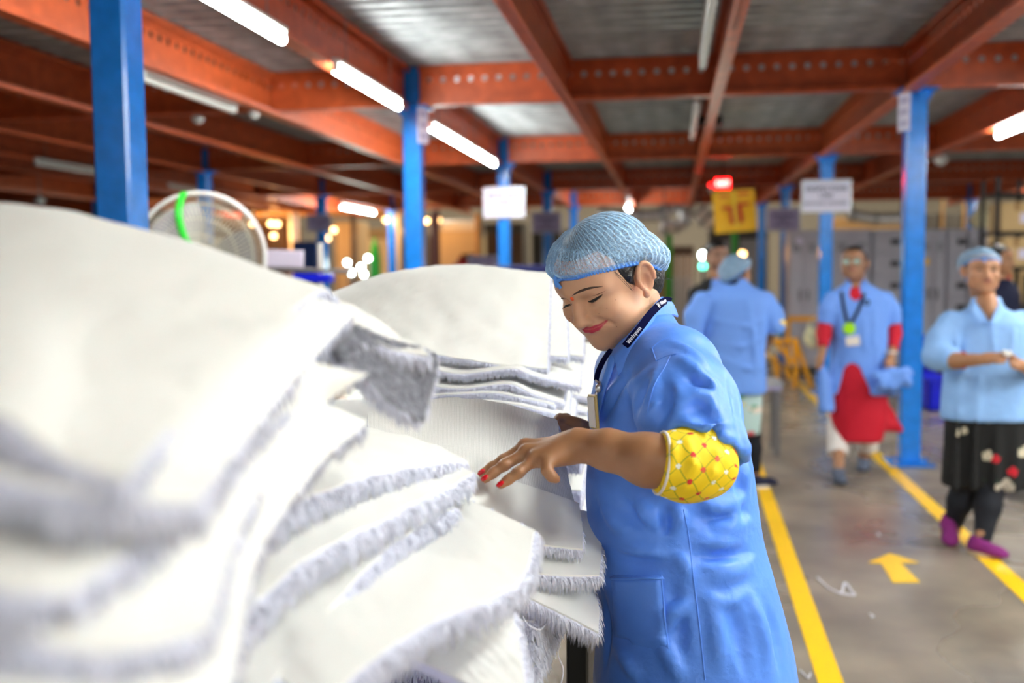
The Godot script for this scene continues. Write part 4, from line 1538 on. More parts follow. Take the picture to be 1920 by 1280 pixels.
func build_worker() -> void:
	var o := root("person", "woman in a blue coat and blue hairnet smiling down at the rugs she is sorting", "person", "", worker_at)
	var off := Transform3D(Basis.IDENTITY, -worker_at)
	# ---------------- skin
	var skin := Geo.new()
	var HF := head_field()
	var lipc := Color(0.50, 0.030, 0.065)
	var face := Color(0.62, 0.345, 0.205)
	var tint := func(p: Vector3) -> Color:
		var c := face
		# warm cheeks, ears and nose, a little darker round the eyes
		var warm := 0.0
		for s in [-1.0, 1.0]:
			warm += exp(-p.distance_squared_to(Vector3(s * 0.043, -0.022, 0.082)) / 0.0005) * 0.5
			warm += exp(-p.distance_squared_to(Vector3(s * 0.083, -0.004, -0.008)) / 0.0010) * 0.8
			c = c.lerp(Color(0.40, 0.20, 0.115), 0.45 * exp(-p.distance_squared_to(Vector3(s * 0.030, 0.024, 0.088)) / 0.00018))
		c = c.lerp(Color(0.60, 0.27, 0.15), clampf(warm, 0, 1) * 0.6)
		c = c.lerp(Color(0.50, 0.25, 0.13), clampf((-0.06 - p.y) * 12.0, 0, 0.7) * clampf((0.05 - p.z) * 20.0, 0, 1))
		if p.z > 0.07 and absf(p.x - 0.008) < 0.04 and p.y < -0.02 and p.y > -0.055:
			var d := 1.0
			for k in 4:
				for w in 2:
					var oa: Vector3 = LIP[k] + (UPL[k] if w == 0 else -LOL[k])
					var ob: Vector3 = LIP[k + 1] + (UPL[k + 1] if w == 0 else -LOL[k + 1])
					var t := clampf((p - oa).dot(ob - oa) / (ob - oa).length_squared(), 0, 1)
					var q := p - oa.lerp(ob, t)
					d = minf(d, Vector2(q.x * 0.8, q.y).length() - lerpf(LIPR[k], LIPR[k + 1], t) * (0.72 if w == 0 else 0.92))
			c = c.lerp(lipc, clampf(0.5 - d / 0.0016, 0, 1))
		return c
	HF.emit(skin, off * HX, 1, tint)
	# neck below the fine grid
	var nb := HX * neck_local(0.0)
	var ne := at(1208, 655, 1.885)
	var NF := Field.new(nb.min(ne) - Vector3.ONE * 0.09, nb.max(ne) + Vector3(0.09, 0.03, 0.09), 0.007)
	NF.capsule(HX * Vector3(0, 0.0, -0.045), HX * neck_local(0.6), 0.0504, 0.0504, 0.03)
	NF.capsule(HX * neck_local(0.6), ne, 0.0504, 0.058, 0.02)
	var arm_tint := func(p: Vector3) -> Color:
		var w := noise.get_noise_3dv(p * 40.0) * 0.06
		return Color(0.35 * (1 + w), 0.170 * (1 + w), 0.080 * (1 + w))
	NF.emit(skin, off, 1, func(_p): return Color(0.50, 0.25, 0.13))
	# near arm: forearm, palm and fingers
	var wr := at(1083, 834, 1.60)
	var AF := Field.new(at(1290, 960, 1.5).min(at(880, 780, 1.68)) - Vector3.ONE * 0.03, at(1290, 790, 1.5).max(at(880, 960, 1.55)) + Vector3.ONE * 0.05, 0.0032)
	AF.chain([at(1300, 872, 1.53), at(1215, 862, 1.545), at(1140, 843, 1.575), wr], [0.041, 0.0385, 0.0295, 0.0225], 0.02)
	var pk := at(1032, 848, 1.605)
	AF.capsule(wr, at(1068, 836, 1.605), 0.0235, 0.020, 0.02)
	var kn := [at(984, 836, 1.632), at(986, 848, 1.610), at(1003, 860, 1.588), at(1026, 866, 1.570)]
	for k in 4:
		AF.capsule(at(1064, 838 + k * 3, 1.617 - k * 0.008), kn[k], 0.0165, 0.0115, 0.016)
	AF.ball(pk, Vector3(0.036, 0.014, 0.026), 0.02, Basis.from_euler(Vector3(0, 0, 0.45)))
	finger(AF, [kn[0], at(944, 862, 1.622), at(922, 875, 1.614), at(903, 887, 1.606)], 0.0098, 0.0068)
	finger(AF, [kn[1], at(945, 872, 1.598), at(925, 886, 1.590), at(910, 898, 1.583)], 0.0100, 0.0070)
	finger(AF, [kn[2], at(972, 886, 1.572), at(953, 899, 1.565), at(939, 909, 1.560)], 0.0098, 0.0068)
	finger(AF, [kn[3], at(1026, 882, 1.558), at(1034, 893, 1.554), at(1043, 898, 1.558)], 0.0098, 0.0072)
	finger(AF, [at(1058, 838, 1.625), at(1022, 846, 1.648), at(992, 858, 1.650)], 0.0125, 0.0085)
	# finger joints and tendons
	for q in [[944, 860, 1.616], [945, 870, 1.592], [972, 884, 1.566]]:
		AF.ball(at(q[0], q[1], q[2]), Vector3(0.0085, 0.0065, 0.0085), 0.005)
	for k in 3:
		AF.capsule(at(1050, 836 + k * 4, 1.600 - k * 0.006), kn[k] + Vector3(0, 0.008, 0.004), 0.004, 0.005, 0.008)
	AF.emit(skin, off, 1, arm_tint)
	# far arm and the hand that lifts the waffle rug
	var FF := Field.new(at(1030, 840, 1.92) - Vector3(0.02, 0.05, 0.22), at(1190, 770, 1.92) + Vector3(0.04, 0.06, 0.06), 0.005)
	FF.chain([at(1178, 850, 2.06), at(1130, 832, 2.01), at(1086, 812, 1.985)], [0.038, 0.033, 0.024], 0.02)
	FF.chain([at(1086, 812, 1.985), at(1068, 802, 1.985)], [0.024, 0.024], 0.02)
	for k in 4:
		var dx := k * 0.016
		FF.chain([at(1070, 800, 1.985) + Vector3(dx * 0.3, -0.004, -dx), at(1056, 789, 1.975) + Vector3(0, 0, -dx), at(1047, 786, 1.955) + Vector3(-0.004, -0.004, -dx), at(1044, 794, 1.94) + Vector3(-0.004, -0.012, -dx)], [0.0095, 0.0090, 0.0085, 0.0075], 0.006)
	FF.chain([at(1075, 806, 1.97), at(1060, 806, 1.955), at(1048, 803, 1.945)], [0.011, 0.0095, 0.0085], 0.006)
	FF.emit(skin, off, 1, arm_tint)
	# shoulders, trunk, upper arms and legs beneath the clothes
	var UF := Field.new(Vector3(-0.22, 0.05, -2.2), Vector3(0.32, 1.32, -1.5), 0.018)
	UF.chain([at(1208, 650, 1.885), at(1225, 700, 1.88), at(1250, 850, 1.88), at(1290, 1150, 1.88)], [0.052, 0.085, 0.085, 0.09], 0.05)
	UF.chain([at(1225, 700, 1.88), at(1262, 705, 1.76), at(1318, 832, 1.585), at(1295, 872, 1.535)], [0.06, 0.048, 0.042, 0.036], 0.04)
	UF.chain([at(1225, 700, 1.90), at(1182, 710, 2.01), at(1180, 848, 2.07), at(1140, 835, 2.02)], [0.06, 0.048, 0.040, 0.032], 0.04)
	UF.chain([at(1290, 1150, 1.88), Vector3(0.04, 0.42, -1.79), Vector3(0.0, 0.09, -1.78)], [0.09, 0.055, 0.035], 0.04)
	UF.chain([at(1290, 1150, 1.88), Vector3(0.00, 0.42, -1.97), Vector3(-0.04, 0.09, -1.98)], [0.09, 0.055, 0.035], 0.04)
	UF.emit(skin, off, 1, arm_tint)
	put("body", skin, M.skin, o)
	# nails
	for q in [[902.5, 884.5, 1.599], [908.5, 895.5, 1.576], [937.5, 907, 1.553]]:
		var g := Geo.new()
		var c := at(q[0], q[1], q[2]) - worker_at
		var dir := (at(q[0] + 34, q[1] - 24, q[2]) - at(q[0], q[1], q[2])).normalized()
		var bs := Basis(dir, Vector3.UP, dir.cross(Vector3.UP)).orthonormalized()
		g.ball(c, Vector3(0.0072, 0.0040, 0.0056), 12, 7, bs)
		put("fingernail", g, M.nail, o)

	# ---------------- face details
	var g := ribbon(HF, [[1073, 554], [1083, 548], [1095, 543], [1110, 539], [1130, 537]], 0.0026, 0.45, HX, 18, 0.45)
	put("eyebrow", g, M.brow, o)
	g = ribbon(HF, [[1047, 558], [1053, 559], [1062, 561]], 0.0022, 0.45, HX, 10, 0.4)
	put("eyebrow", g, M.brow, o)
	g = ribbon(HF, [[1097, 565], [1106, 565.5], [1115, 562], [1124, 555.5], [1129, 551]], 0.0029, 0.5, HX, 16, 0.15)
	put("eyelashes", g, M.lash, o)
	g = ribbon(HF, [[1056, 576], [1062, 573], [1072, 569]], 0.0022, 0.5, HX, 12, 0.3)
	put("eyelashes", g, M.lash, o)
	# lash hairs and the fold of the lid
	g = Geo.new()
	for k in 22:
		var t := 0.35 + 0.65 * k / 21.0
		var q := spline([Vector3(1097, 566, 0), Vector3(1106, 567, 0), Vector3(1115, 563.5, 0), Vector3(1124, 557, 0), Vector3(1129, 551, 0)], t)
		var p := on_surface(HF, q.x, q.y, 0.0, HX)
		if p == Vector3.INF: continue
		p -= worker_at
		var d := HX.basis.orthonormalized() * Vector3(0.1 + 0.5 * t, -0.55, 0.75).normalized()
		g.tube([p, p + d * 0.0026, p + d * 0.0042 + Vector3(0, 0.0008, 0)], [0.0003, 0.00025, 0.0001], 4, false)
	put("eyelashes", g, M.lash, o)
	g = Geo.new()
	for k in 16:
		var t := k / 15.0
		var q := spline([Vector3(1055, 577, 0), Vector3(1062, 574, 0), Vector3(1072, 570, 0)], t)
		var p := on_surface(HF, q.x, q.y, 0.0, HX)
		if p == Vector3.INF: continue
		p -= worker_at
		var d := HX.basis.orthonormalized() * Vector3(-0.5, -0.45, 0.75).normalized()
		g.tube([p, p + d * 0.0026, p + d * 0.0042 + Vector3(0, 0.0008, 0)], [0.0003, 0.00025, 0.0001], 4, false)
	put("eyelashes", g, M.lash, o)
	g = ribbon(HF, [[1096, 559], [1106, 556], [1117, 553], [1127, 549], [1137, 544], [1146, 539]], 0.0011, 0.75, HX, 20, 0.2)
	put("eyelid_fold", g, M.fold, o)
	for q in [[1155, 562], [1138, 578], [1068, 597], [1156, 612], [1123, 588]]:
		var p := on_surface(HF, q[0], q[1], 0.0, HX)
		if p == Vector3.INF: continue
		g = Geo.new()
		g.ball(p - worker_at, Vector3.ONE * 0.0007, 8, 5)
		put("mole", g, M.brow, o)
	g = Geo.new()
	var bp := on_surface(HF, 1073, 560, 0.0004, HX)
	if bp != Vector3.INF: g.ball(bp - worker_at, Vector3(0.004, 0.004, 0.0022), 12, 7, HX.basis.orthonormalized())
	put("forehead_mark", g, M.bindi, o)

	# ---------------- hair
	var RF := Field.new(Vector3(-0.10, -0.085, -0.175), Vector3(0.10, 0.16, 0.09), 0.006)
	RF.ball(Vector3(0, 0.047, -0.012), Vector3(0.0805, 0.080, 0.100), 0.01)
	RF.ball(Vector3(0, -0.010, -0.055), Vector3(0.066, 0.062, 0.056), 0.03)
	RF.ball(Vector3(0, 0.000, -0.105), Vector3(0.052, 0.050, 0.036), 0.03)
	RF.ball(Vector3(0, -0.02, 0.115), Vector3(0.12, 0.115, 0.085), 0.01, Basis.IDENTITY, true)
	for s in [-1.0, 1.0]:
		RF.ball(Vector3(s * 0.09, -0.006, -0.006), Vector3(0.03, 0.036, 0.024), 0.006, Basis.IDENTITY, true)
		RF.chain([Vector3(s * 0.0695, 0.045, 0.026), Vector3(s * 0.0725, 0.024, 0.020), Vector3(s * 0.0735, 0.006, 0.017)], [0.009, 0.006, 0.001], 0.01)
	RF.ball(Vector3(0, -0.045, -0.070), Vector3(0.048, 0.036, 0.036), 0.02)
	g = Geo.new()
	RF.emit(g, off * HX, 1)
	# loose strands at the temple and the nape
	for k in 26:
		var a0 := rng.randf()
		var p0: Vector3
		var p1: Vector3
		var p2: Vector3
		if k < 14:
			p0 = Vector3(0.072, 0.044 + 0.010 * rng.randf(), 0.048 - 0.040 * a0)
			p1 = Vector3(0.0755, 0.030 - 0.012 * rng.randf(), 0.040 - 0.030 * a0)
			p2 = Vector3(0.0745, 0.018 - 0.020 * rng.randf(), 0.028 - 0.014 * a0)
		else:
			p0 = Vector3(0.050 - 0.03 * a0, -0.040, -0.085)
			p1 = p0 + Vector3(0.004, -0.014, -0.010 - 0.006 * rng.randf())
			p2 = p1 + Vector3(rng.randf_range(-0.006, 0.008), 0.010 * rng.randf(), -0.004)
		var path := []
		for i in 6: path.append(off * (HX * spline([p0, p1, p2], i / 5.0)))
		g.tube(path, 0.00022, 4)
	put("hair", g, M.hair, o)

	build_hairnet(o, off * HX)
	build_coat(o, off)


func build_hairnet(o: Node3D, xf: Transform3D, nu := 601, nv := 30, pleats := 84.0) -> void:
	# a pleated cap: an elastic band round the head, gathered into a knot over the brow, and a puffed dome
	var pts := PackedVector3Array()
	var knot := -0.20
	var band := []
	var keys := [Vector3(0, 0.072, 0), Vector3(45, 0.064, 0), Vector3(90, 0.037, 0), Vector3(135, -0.022, 0), Vector3(180, -0.066, 0)]
	for i in nu:
		var u := float(i) / (nu - 1) * TAU - PI
		# bunch the pleats towards the knot
		var th := knot + u - 0.72 * sin(u)
		var fr := cos(th)
		var sd := sin(th)
		var y: float = spline(keys, absf(wrapf(th, -PI, PI)) / PI).y
		var rz := 0.100 if fr > 0 else 0.104
		band.append(Vector3(sd * 0.0815, y, fr * rz - 0.003))
	for j in nv:
		var v := float(j) / (nv - 1)
		for i in nu:
			var b: Vector3 = band[i]
			var u := float(i) / (nu - 1) * TAU - PI
			var ph := v * PI / 2
			var dirh := Vector3(b.x, 0, b.z)
			var ang := atan2(b.x, b.z)
			var backness := pow(0.5 - 0.5 * cos(ang), 1.6)
			var side := absf(sin(ang))
			var apex := Vector3(-0.040, 0.114, -0.020)
			var hor := dirh * pow(cos(ph), 0.8) + Vector3(apex.x, 0, apex.z) * (1 - cos(ph))
			var yy := lerpf(b.y, apex.y, sin(ph))
			var bul := lerpf(0.018, 0.040, backness) - 0.010 * side * (1 - backness)
			var p := Vector3(hor.x, yy, hor.z) + (dirh.normalized() + Vector3(0, 0.25 - 0.75 * backness, 0)) * bul * sin(PI * pow(v, lerpf(0.75, 0.62, backness)))
			var out := Vector3(p.x, (p.y - 0.04) * 0.8, p.z + 0.02).normalized()
			var near_knot := exp(-u * u / 0.10)
			var amp := 0.0010 * (1.0 - v * 0.75) + 0.0020 * near_knot * exp(-v * 3.0)
			var w := sin(u * pleats + 1.0 * sin(v * 7.0 + i * 0.13) + 2.0 * noise.get_noise_2d(i * 0.05, v * 3.0))
			p += out * (w * amp + 0.005 * noise.get_noise_3d(p.x * 22, p.y * 22, p.z * 22))
			p -= out * 0.014 * near_knot * exp(-v * 5.0) * minf(v * 12.0, 1.0)
			var e := (p - Vector3(0, 0.046, -0.012)) / Vector3(0.0815, 0.081, 0.101)
			var el := e.length()
			if el < 1.045 and v > 0.12: p += (p - Vector3(0, 0.046, -0.012)) * (1.045 / el - 1.0)
			pts.append(xf * p)
	var g := Geo.new()
	g.grid(pts, nu, nv, true, 1.0, 1.0)
	var h := root_part("hairnet", o)
	put("net_dome", g, M.hairnet, h)
	# elastic band
	var path := []
	g = Geo.new()
	var strip := PackedVector3Array()
	for j in 5:
		for i in nu:
			var b: Vector3 = band[i]
			var out := Vector3(b.x, 0, b.z).normalized()
			var ruffle := 0.0012 * sin(i * 1.15) + 0.0006 * sin(i * 2.3)
			var y: float = [0.007, 0.004, 0.0, -0.003, 0.0][j]
			var r: float = [0.001, 0.0025, 0.003, 0.0005, -0.001][j]
			strip.append(xf * (b + out * (r + ruffle) + Vector3(0, y, 0)))
	g.grid(strip, nu, 5, true, 1.0, 1.0, PackedColorArray(), true)
	put("elastic_band", g, M.net_band, h)
	# knot with its two short ends
	g = Geo.new()
	var kb := Vector3(sin(knot) * 0.0835, 0.072, cos(knot) * 0.102 - 0.003)
	for q in [[Vector3(0, 0.010, 0.001), Vector3(0, -0.004, 0.006), Vector3(0.001, -0.016, 0.005)], [Vector3(-0.004, 0.006, 0.002), Vector3(-0.003, -0.004, 0.006), Vector3(-0.005, -0.012, 0.006)], [Vector3(0.012, 0.003, -0.001), Vector3(0.002, -0.001, 0.005), Vector3(-0.012, -0.003, -0.002)]]:
		var ps := []
		for e in 7: ps.append(xf * (kb + spline(q, e / 6.0)))
		g.tube(ps, 0.0034, 8, true, 0.7)
	put("knot", g, M.net_band, h)


func root_part(called: String, parent: Node) -> Node3D:
	var n := Node3D.new()
	n.name = called
	parent.add_child(n, true)
	return n


func build_coat(o: Node3D, off: Transform3D) -> void:
	var yaw := -1.31
	var CF := Field.new(Vector3(-0.32, 0.62, -2.22), Vector3(0.36, 1.40, -1.48), 0.006)
	# rings from the outline of the coat: [pixel y, front x, back x, half width]
	var ring := []
	for q in [[1560, 1118, 1512, 0.215], [1420, 1112, 1502, 0.212], [1280, 1112, 1490, 0.208], [1200, 1118, 1477, 0.203], [1130, 1120, 1459, 0.197], [1060, 1113, 1440, 0.188], [1000, 1104, 1424, 0.178], [930, 1098, 1414, 0.172], [860, 1102, 1404, 0.170], [790, 1108, 1386, 0.168], [740, 1114, 1366, 0.165], [700, 1122, 1344, 0.158], [665, 1134, 1318, 0.140], [635, 1148, 1292, 0.110], [605, 1172, 1268, 0.078], [588, 1192, 1260, 0.062]]:
		var a := at(q[1], q[0], 1.87)
		var b := at(q[2], q[0], 1.87)
		var c := (a + b) / 2
		ring.append([c.y, c.x, c.z, a.distance_to(b) / 2 * 0.985, q[3]])
	CF.loft(ring, yaw, 0.03, 2.2)
	# near shoulder and sleeve down to the bent elbow
	var sh := at(1268, 702, 1.735)
	CF.ball(at(1262, 672, 1.76), Vector3(0.06, 0.05, 0.06), 0.05)
	var el := at(1318, 832, 1.58)
	CF.chain([sh, at(1288, 765, 1.655), el], [0.077, 0.080, 0.070], 0.035)
	# far shoulder and sleeve
	CF.chain([at(1180, 700, 2.02), at(1175, 780, 2.06), at(1185, 840, 2.08)], [0.07, 0.07, 0.062], 0.04)
	# open end of the near sleeve: cut below a slanting hem
	CF.chain([at(1210, 900, 1.50), at(1290, 893, 1.515), at(1345, 915, 1.525), at(1400, 935, 1.53)], [0.074, 0.075, 0.066, 0.06], 0.006, true)
	# folds: ridges (+) and hollows (-) of the cloth, laid where the coat creases: [pixel line, radius, height]
	var folds := [
		[[[1262, 742], [1222, 775], [1190, 800]], 0.010, 1], [[[1240, 700], [1205, 740], [1178, 790]], 0.010, -1], [[[1215, 690], [1180, 735], [1150, 790]], 0.010, 1], [[[1190, 690], [1150, 740], [1130, 790]], 0.009, -1], [[[1172, 705], [1142, 745], [1122, 785]], 0.008, 1],
		[[[1345, 720], [1310, 742], [1280, 752]], 0.008, 1], [[[1352, 742], [1318, 762], [1290, 770]], 0.008, -1], [[[1368, 790], [1330, 800], [1285, 795]], 0.008, 1], [[[1366, 772], [1330, 782], [1295, 782]], 0.007, -1], [[[1370, 806], [1325, 812], [1262, 802]], 0.005, -1],
		[[[1375, 822], [1330, 822], [1250, 806]], 0.006, 1], [[[1300, 700], [1330, 720], [1352, 760]], 0.008, 1], [[[1285, 690], [1310, 720], [1325, 750]], 0.008, -1], [[[1262, 720], [1275, 750], [1262, 792]], 0.007, 1], [[[1246, 720], [1252, 755], [1238, 795]], 0.006, -1],
		[[[1258, 658], [1300, 690], [1330, 720]], 0.007, 1], [[[1262, 640], [1300, 665], [1335, 700]], 0.006, 1], [[[1290, 728], [1325, 745], [1352, 780]], 0.006, 1], [[[1230, 690], [1225, 730], [1205, 770]], 0.005, 1],
		[[[1392, 800], [1398, 860], [1404, 930]], 0.010, 1], [[[1380, 850], [1388, 920], [1395, 980]], 0.008, -1], [[[1368, 700], [1384, 770], [1392, 840]], 0.008, -1],
		[[[1150, 905], [1180, 960], [1225, 1000]], 0.010, -1], [[[1190, 915], [1215, 965], [1255, 985]], 0.010, 1], [[[1245, 950], [1255, 985], [1290, 995]], 0.009, -1], [[[1120, 920], [1150, 975], [1195, 1015]], 0.009, 1], [[[1262, 945], [1275, 975], [1262, 1010]], 0.007, 1],
		[[[1300, 1010], [1350, 1020], [1405, 1000]], 0.010, 1], [[[1300, 1035], [1350, 1050], [1410, 1035]], 0.010, -1], [[[1320, 1085], [1370, 1075], [1420, 1060]], 0.009, 1], [[[1310, 1060], [1360, 1064], [1418, 1046]], 0.006, 1],
		[[[1300, 960], [1340, 975], [1400, 960]], 0.009, -1], [[[1310, 935], [1350, 950], [1405, 930]], 0.008, 1], [[[1340, 985], [1375, 990], [1412, 975]], 0.006, 1], [[[1385, 940], [1370, 985], [1330, 1030]], 0.006, 1],
		[[[1140, 1010], [1190, 1030], [1250, 1040]], 0.009, 1], [[[1150, 1040], [1200, 1060], [1260, 1062]], 0.009, -1], [[[1270, 1040], [1285, 1060], [1296, 1090]], 0.006, 1],
		[[[1330, 1100], [1345, 1180], [1350, 1270]], 0.011, 1], [[[1360, 1110], [1385, 1190], [1400, 1275]], 0.011, -1], [[[1400, 1100], [1430, 1180], [1445, 1275]], 0.011, 1], [[[1430, 1120], [1455, 1190], [1468, 1275]], 0.008, -1],
		[[[1255, 1080], [1270, 1160], [1280, 1270]], 0.011, -1], [[[1225, 1180], [1260, 1240], [1280, 1278]], 0.010, 1], [[[1150, 1215], [1180, 1245], [1200, 1278]], 0.010, 1], [[[1132, 1110], [1140, 1180], [1135, 1260]], 0.008, -1],
		[[[1290, 1130], [1262, 1150], [1245, 1180]], 0.007, 1], [[[1320, 1120], [1360, 1130], [1400, 1110]], 0.006, 1]]
	var lines := []
	for q in folds:
		var ps := []
		for e in q[0]: ps.append(Vector3(e[0], e[1], 0))
		var path := []
		for i in 9:
			var s := spline(ps, i / 8.0)
			var p := on_surface(CF, s.x, s.y)
			if p != Vector3.INF: path.append([p, CF.normal(p)])
		lines.append([path, q[1], q[2]])
	for q in lines:
		var path: Array = q[0]
		for i in path.size() - 1:
			var r: float = q[1]
			var t0 := sin(PI * (0.03 + 0.94 * i / 8.0))
			var t1 := sin(PI * (0.03 + 0.94 * (i + 1) / 8.0))
			if path[i][0].distance_to(path[i + 1][0]) > 0.09: continue
			if q[2] > 0:
				CF.capsule(path[i][0] - path[i][1] * r * (0.9 - 0.5 * t0), path[i + 1][0] - path[i + 1][1] * r * (0.9 - 0.5 * t1), r * t0, r * t1, 0.014)
			else:
				CF.capsule(path[i][0] + path[i][1] * r * (0.9 - 0.5 * t0), path[i + 1][0] + path[i + 1][1] * r * (0.9 - 0.5 * t1), r * t0, r * t1, 0.014, true)
	var g := Geo.new()
	CF.emit(g, off, 1, func(_p): return Color.WHITE, func(p: Vector3): return Vector2(p.x + p.z, p.y) * 4.0)
	var coat := put("coat", g, M.coat, o)
	# seams: yoke, side seam, armhole
	for q in [[[[1282, 955], [1292, 1010], [1300, 1080], [1312, 1180], [1322, 1275]], 0.0016], [[[1222, 652], [1236, 640], [1252, 632]], 0.0014], [[[1222, 652], [1226, 664], [1230, 676]], 0.0014], [[[1231, 676], [1248, 668], [1268, 663]], 0.0014], [[[1258, 664], [1245, 690], [1225, 725], [1212, 780]], 0.0013]]:
		g = ribbon(CF, q[0], q[1], 0.2, Transform3D.IDENTITY, 24, 0.9)
		put("seam", g, M.coat, coat)
	# the patch pocket on the hip
	g = Geo.new()
	var top := PackedVector3Array()
	var ok := true
	for j in 15:
		for i in 13:
			var u := i / 12.0
			var v := j / 14.0
			var x := lerpf(lerpf(1142, 1244, u), lerpf(1150, 1258, u), v)
			var y := lerpf(1074, 1196 + 22 * u - 0 * u, v) + (12 if j == 14 and i > 3 and i < 10 else 0)
			var edge := i == 0 or i == 12 or j == 0 or j == 14
			var p := on_surface(CF, x, y, -0.003 if edge else 0.0060)
			if p == Vector3.INF: ok = false
			top.append(off * p)
	if ok:
		# seam round the pocket
		var run := []
		for j in 15: run.append(top[j * 13 + 12] * 0.5 + top[j * 13 + 11] * 0.5)
		g.tube(run, 0.0022, 6)
		run = []
		for i in 13: run.append(top[13 + i])
		g.tube(run, 0.0024, 6)
		g.grid(top, 13, 15, false, 1, 1)
		put("pocket", g, M.coat, coat)
	# ---------------- kurta sleeve: puffed yellow print with a white piped end
	var KF := Field.new(at(1200, 950, 1.53) - Vector3(0.02, 0.02, 0.09), at(1395, 790, 1.53) + Vector3(0.03, 0.03, 0.10), 0.0045)
	KF.chain([at(1318, 838, 1.57), at(1320, 870, 1.548), at(1285, 873, 1.538), at(1243, 868, 1.53)], [0.048, 0.0480, 0.0520, 0.047], 0.02)
	for q in [[[1300, 818], [1262, 842], [1250, 880]], [[1345, 850], [1338, 885], [1310, 915]], [[1290, 830], [1300, 870], [1285, 910]]]:
		for i in 2:
			var p := on_surface(KF, q[i][0], q[i][1])
			var p2 := on_surface(KF, q[i + 1][0], q[i + 1][1])
			if p != Vector3.INF and p2 != Vector3.INF: KF.capsule(p, p2, 0.0035, 0.0035, 0.012)
	var ax := (at(1243, 868, 1.53) - at(1290, 874, 1.535)).normalized()
	KF.half_space(ax, ax.dot(at(1237, 867, 1.53)), 0.002)
	g = Geo.new()
	var fx := Basis(ax, Vector3.UP, ax.cross(Vector3.UP)).orthonormalized()
	var kc := at(1300, 874, 1.535)
	KF.emit(g, off, 1, null, func(p: Vector3):
		var q: Vector3 = fx.inverse() * (p - kc)
		return Vector2(atan2(q.z, q.y) * 0.052, q.x) * 13.0)
	var sleeve := put("kurta_sleeve", g, M.floral, o)
	g = Geo.new()
	var loop := []
	for i in 25:
		var a := TAU * i / 24
		loop.append(off * (at(1238.5, 867.5, 1.53) + fx.y * cos(a) * 0.0475 + fx.z * sin(a) * 0.0475))
	g.tube(loop, 0.0022, 8, false)
	put("piping", g, M.white_cloth, sleeve)
	# ---------------- collar
	var collar := Geo.new()
	var up_l := [[1252, 563, 1.935], [1240, 556, 1.885], [1223, 574, 1.825], [1201, 599, 1.795], [1179, 625, 1.785], [1160, 645, 1.79], [1146, 658, 1.80]]
	var lo_l := [[1272, 592, 1.955], [1256, 590, 1.870], [1222, 617, 1.790], [1203, 646, 1.755], [1186, 668, 1.748], [1172, 690, 1.755], [1160, 702, 1.765]]
	var cp := PackedVector3Array()
	var inner := PackedVector3Array()
	var upv := []
	var lov := []
	for k in 7:
		upv.append(at(up_l[k][0], up_l[k][1], up_l[k][2]))
		lov.append(at(lo_l[k][0], lo_l[k][1], lo_l[k][2]))
	for j in 9:
		for i in 31:
			var t := i / 30.0
			var a := spline(upv, t)
			var b := spline(lov, t)
			var v := j / 8.0
			var p := a.lerp(b, v) + Vector3(0, 0.010, 0.012) * sin(v * PI) 
			cp.append(off * p)
			inner.append(off * (p - Vector3(0.001, 0.003, 0.005)))
	collar.grid(cp, 31, 9, false, 1, 1, PackedColorArray(), true)
	collar.grid(inner, 31, 9, false)
	for i in 30:
		for e in [0, 8]:
			var k: int = e * 31 + i
			collar.face([cp[k], cp[k + 1], inner[k + 1], inner[k]] if e == 0 else [cp[k + 1], cp[k], inner[k], inner[k + 1]])
	# stand of the collar round the back of the neck and down the front
	var st := []
	for q in [[1252, 575, 1.96], [1225, 580, 1.99], [1180, 640, 1.97], [1150, 668, 1.90], [1143, 690, 1.84]]:
		st.append(off * at(q[0], q[1], q[2]))
	var stp := PackedVector3Array()
	for j in 4:
		for i in 25:
			stp.append(spline(st, i / 24.0) + Vector3(0, -0.03, 0) * (j / 3.0 - 0.3))
	collar.grid(stp, 25, 4, false)
	put("collar", collar, M.coat, coat)
	# front edge of the coat under the collar: a folded placket
	var pl := PackedVector3Array()
	var fr := []
	for q in [[1150, 668, 1.79], [1140, 700, 1.79], [1128, 735, 1.79], [1118, 775, 1.80], [1110, 830, 1.81]]:
		fr.append(at(q[0], q[1], q[2]))
	g = Geo.new()
	var pth := []
	for i in 17: pth.append(off * spline(fr, i / 16.0))
	g.tube(pth, 0.010, 10, true, 0.45, Vector3(0.7, 0, 0.7))
	put("placket", g, M.coat, coat)
	# ---------------- lanyard and badge
	var lan := root_part("lanyard", o)
	var lane := []
	for k in 13:
		var t := 0.06 + 0.70 * k / 12.0
		var p := (spline(upv, t) + spline(lov, t)) / 2 + Vector3(0, 0.010, 0.012)
		lane.append(off * (p + (Vector3(0, CAM_H, 0) - p).normalized() * 0.005))
	g = Geo.new()
	var lp := PackedVector3Array()
	var lb := PackedVector3Array()
	for j in 2:
		for i in 33:
			var t := i / 32.0
			var p := spline(lane, t)
			var dr := (spline(lane, minf(t + 0.02, 1)) - spline(lane, maxf(t - 0.02, 0))).normalized()
			var view := (off * Vector3(0, CAM_H, 0) - p).normalized()
			var sd := dr.cross(view).normalized()
			lp.append(p + sd * (j - 0.5) * 0.0135)
			lb.append(p + sd * (j - 0.5) * 0.0135 - view * 0.0012)
	g.grid(lp, 33, 2, false, 1, 1, PackedColorArray(), true)
	g.grid(lb, 33, 2, false, 1, 1)
	put("strap", g, M.lanyard, lan)
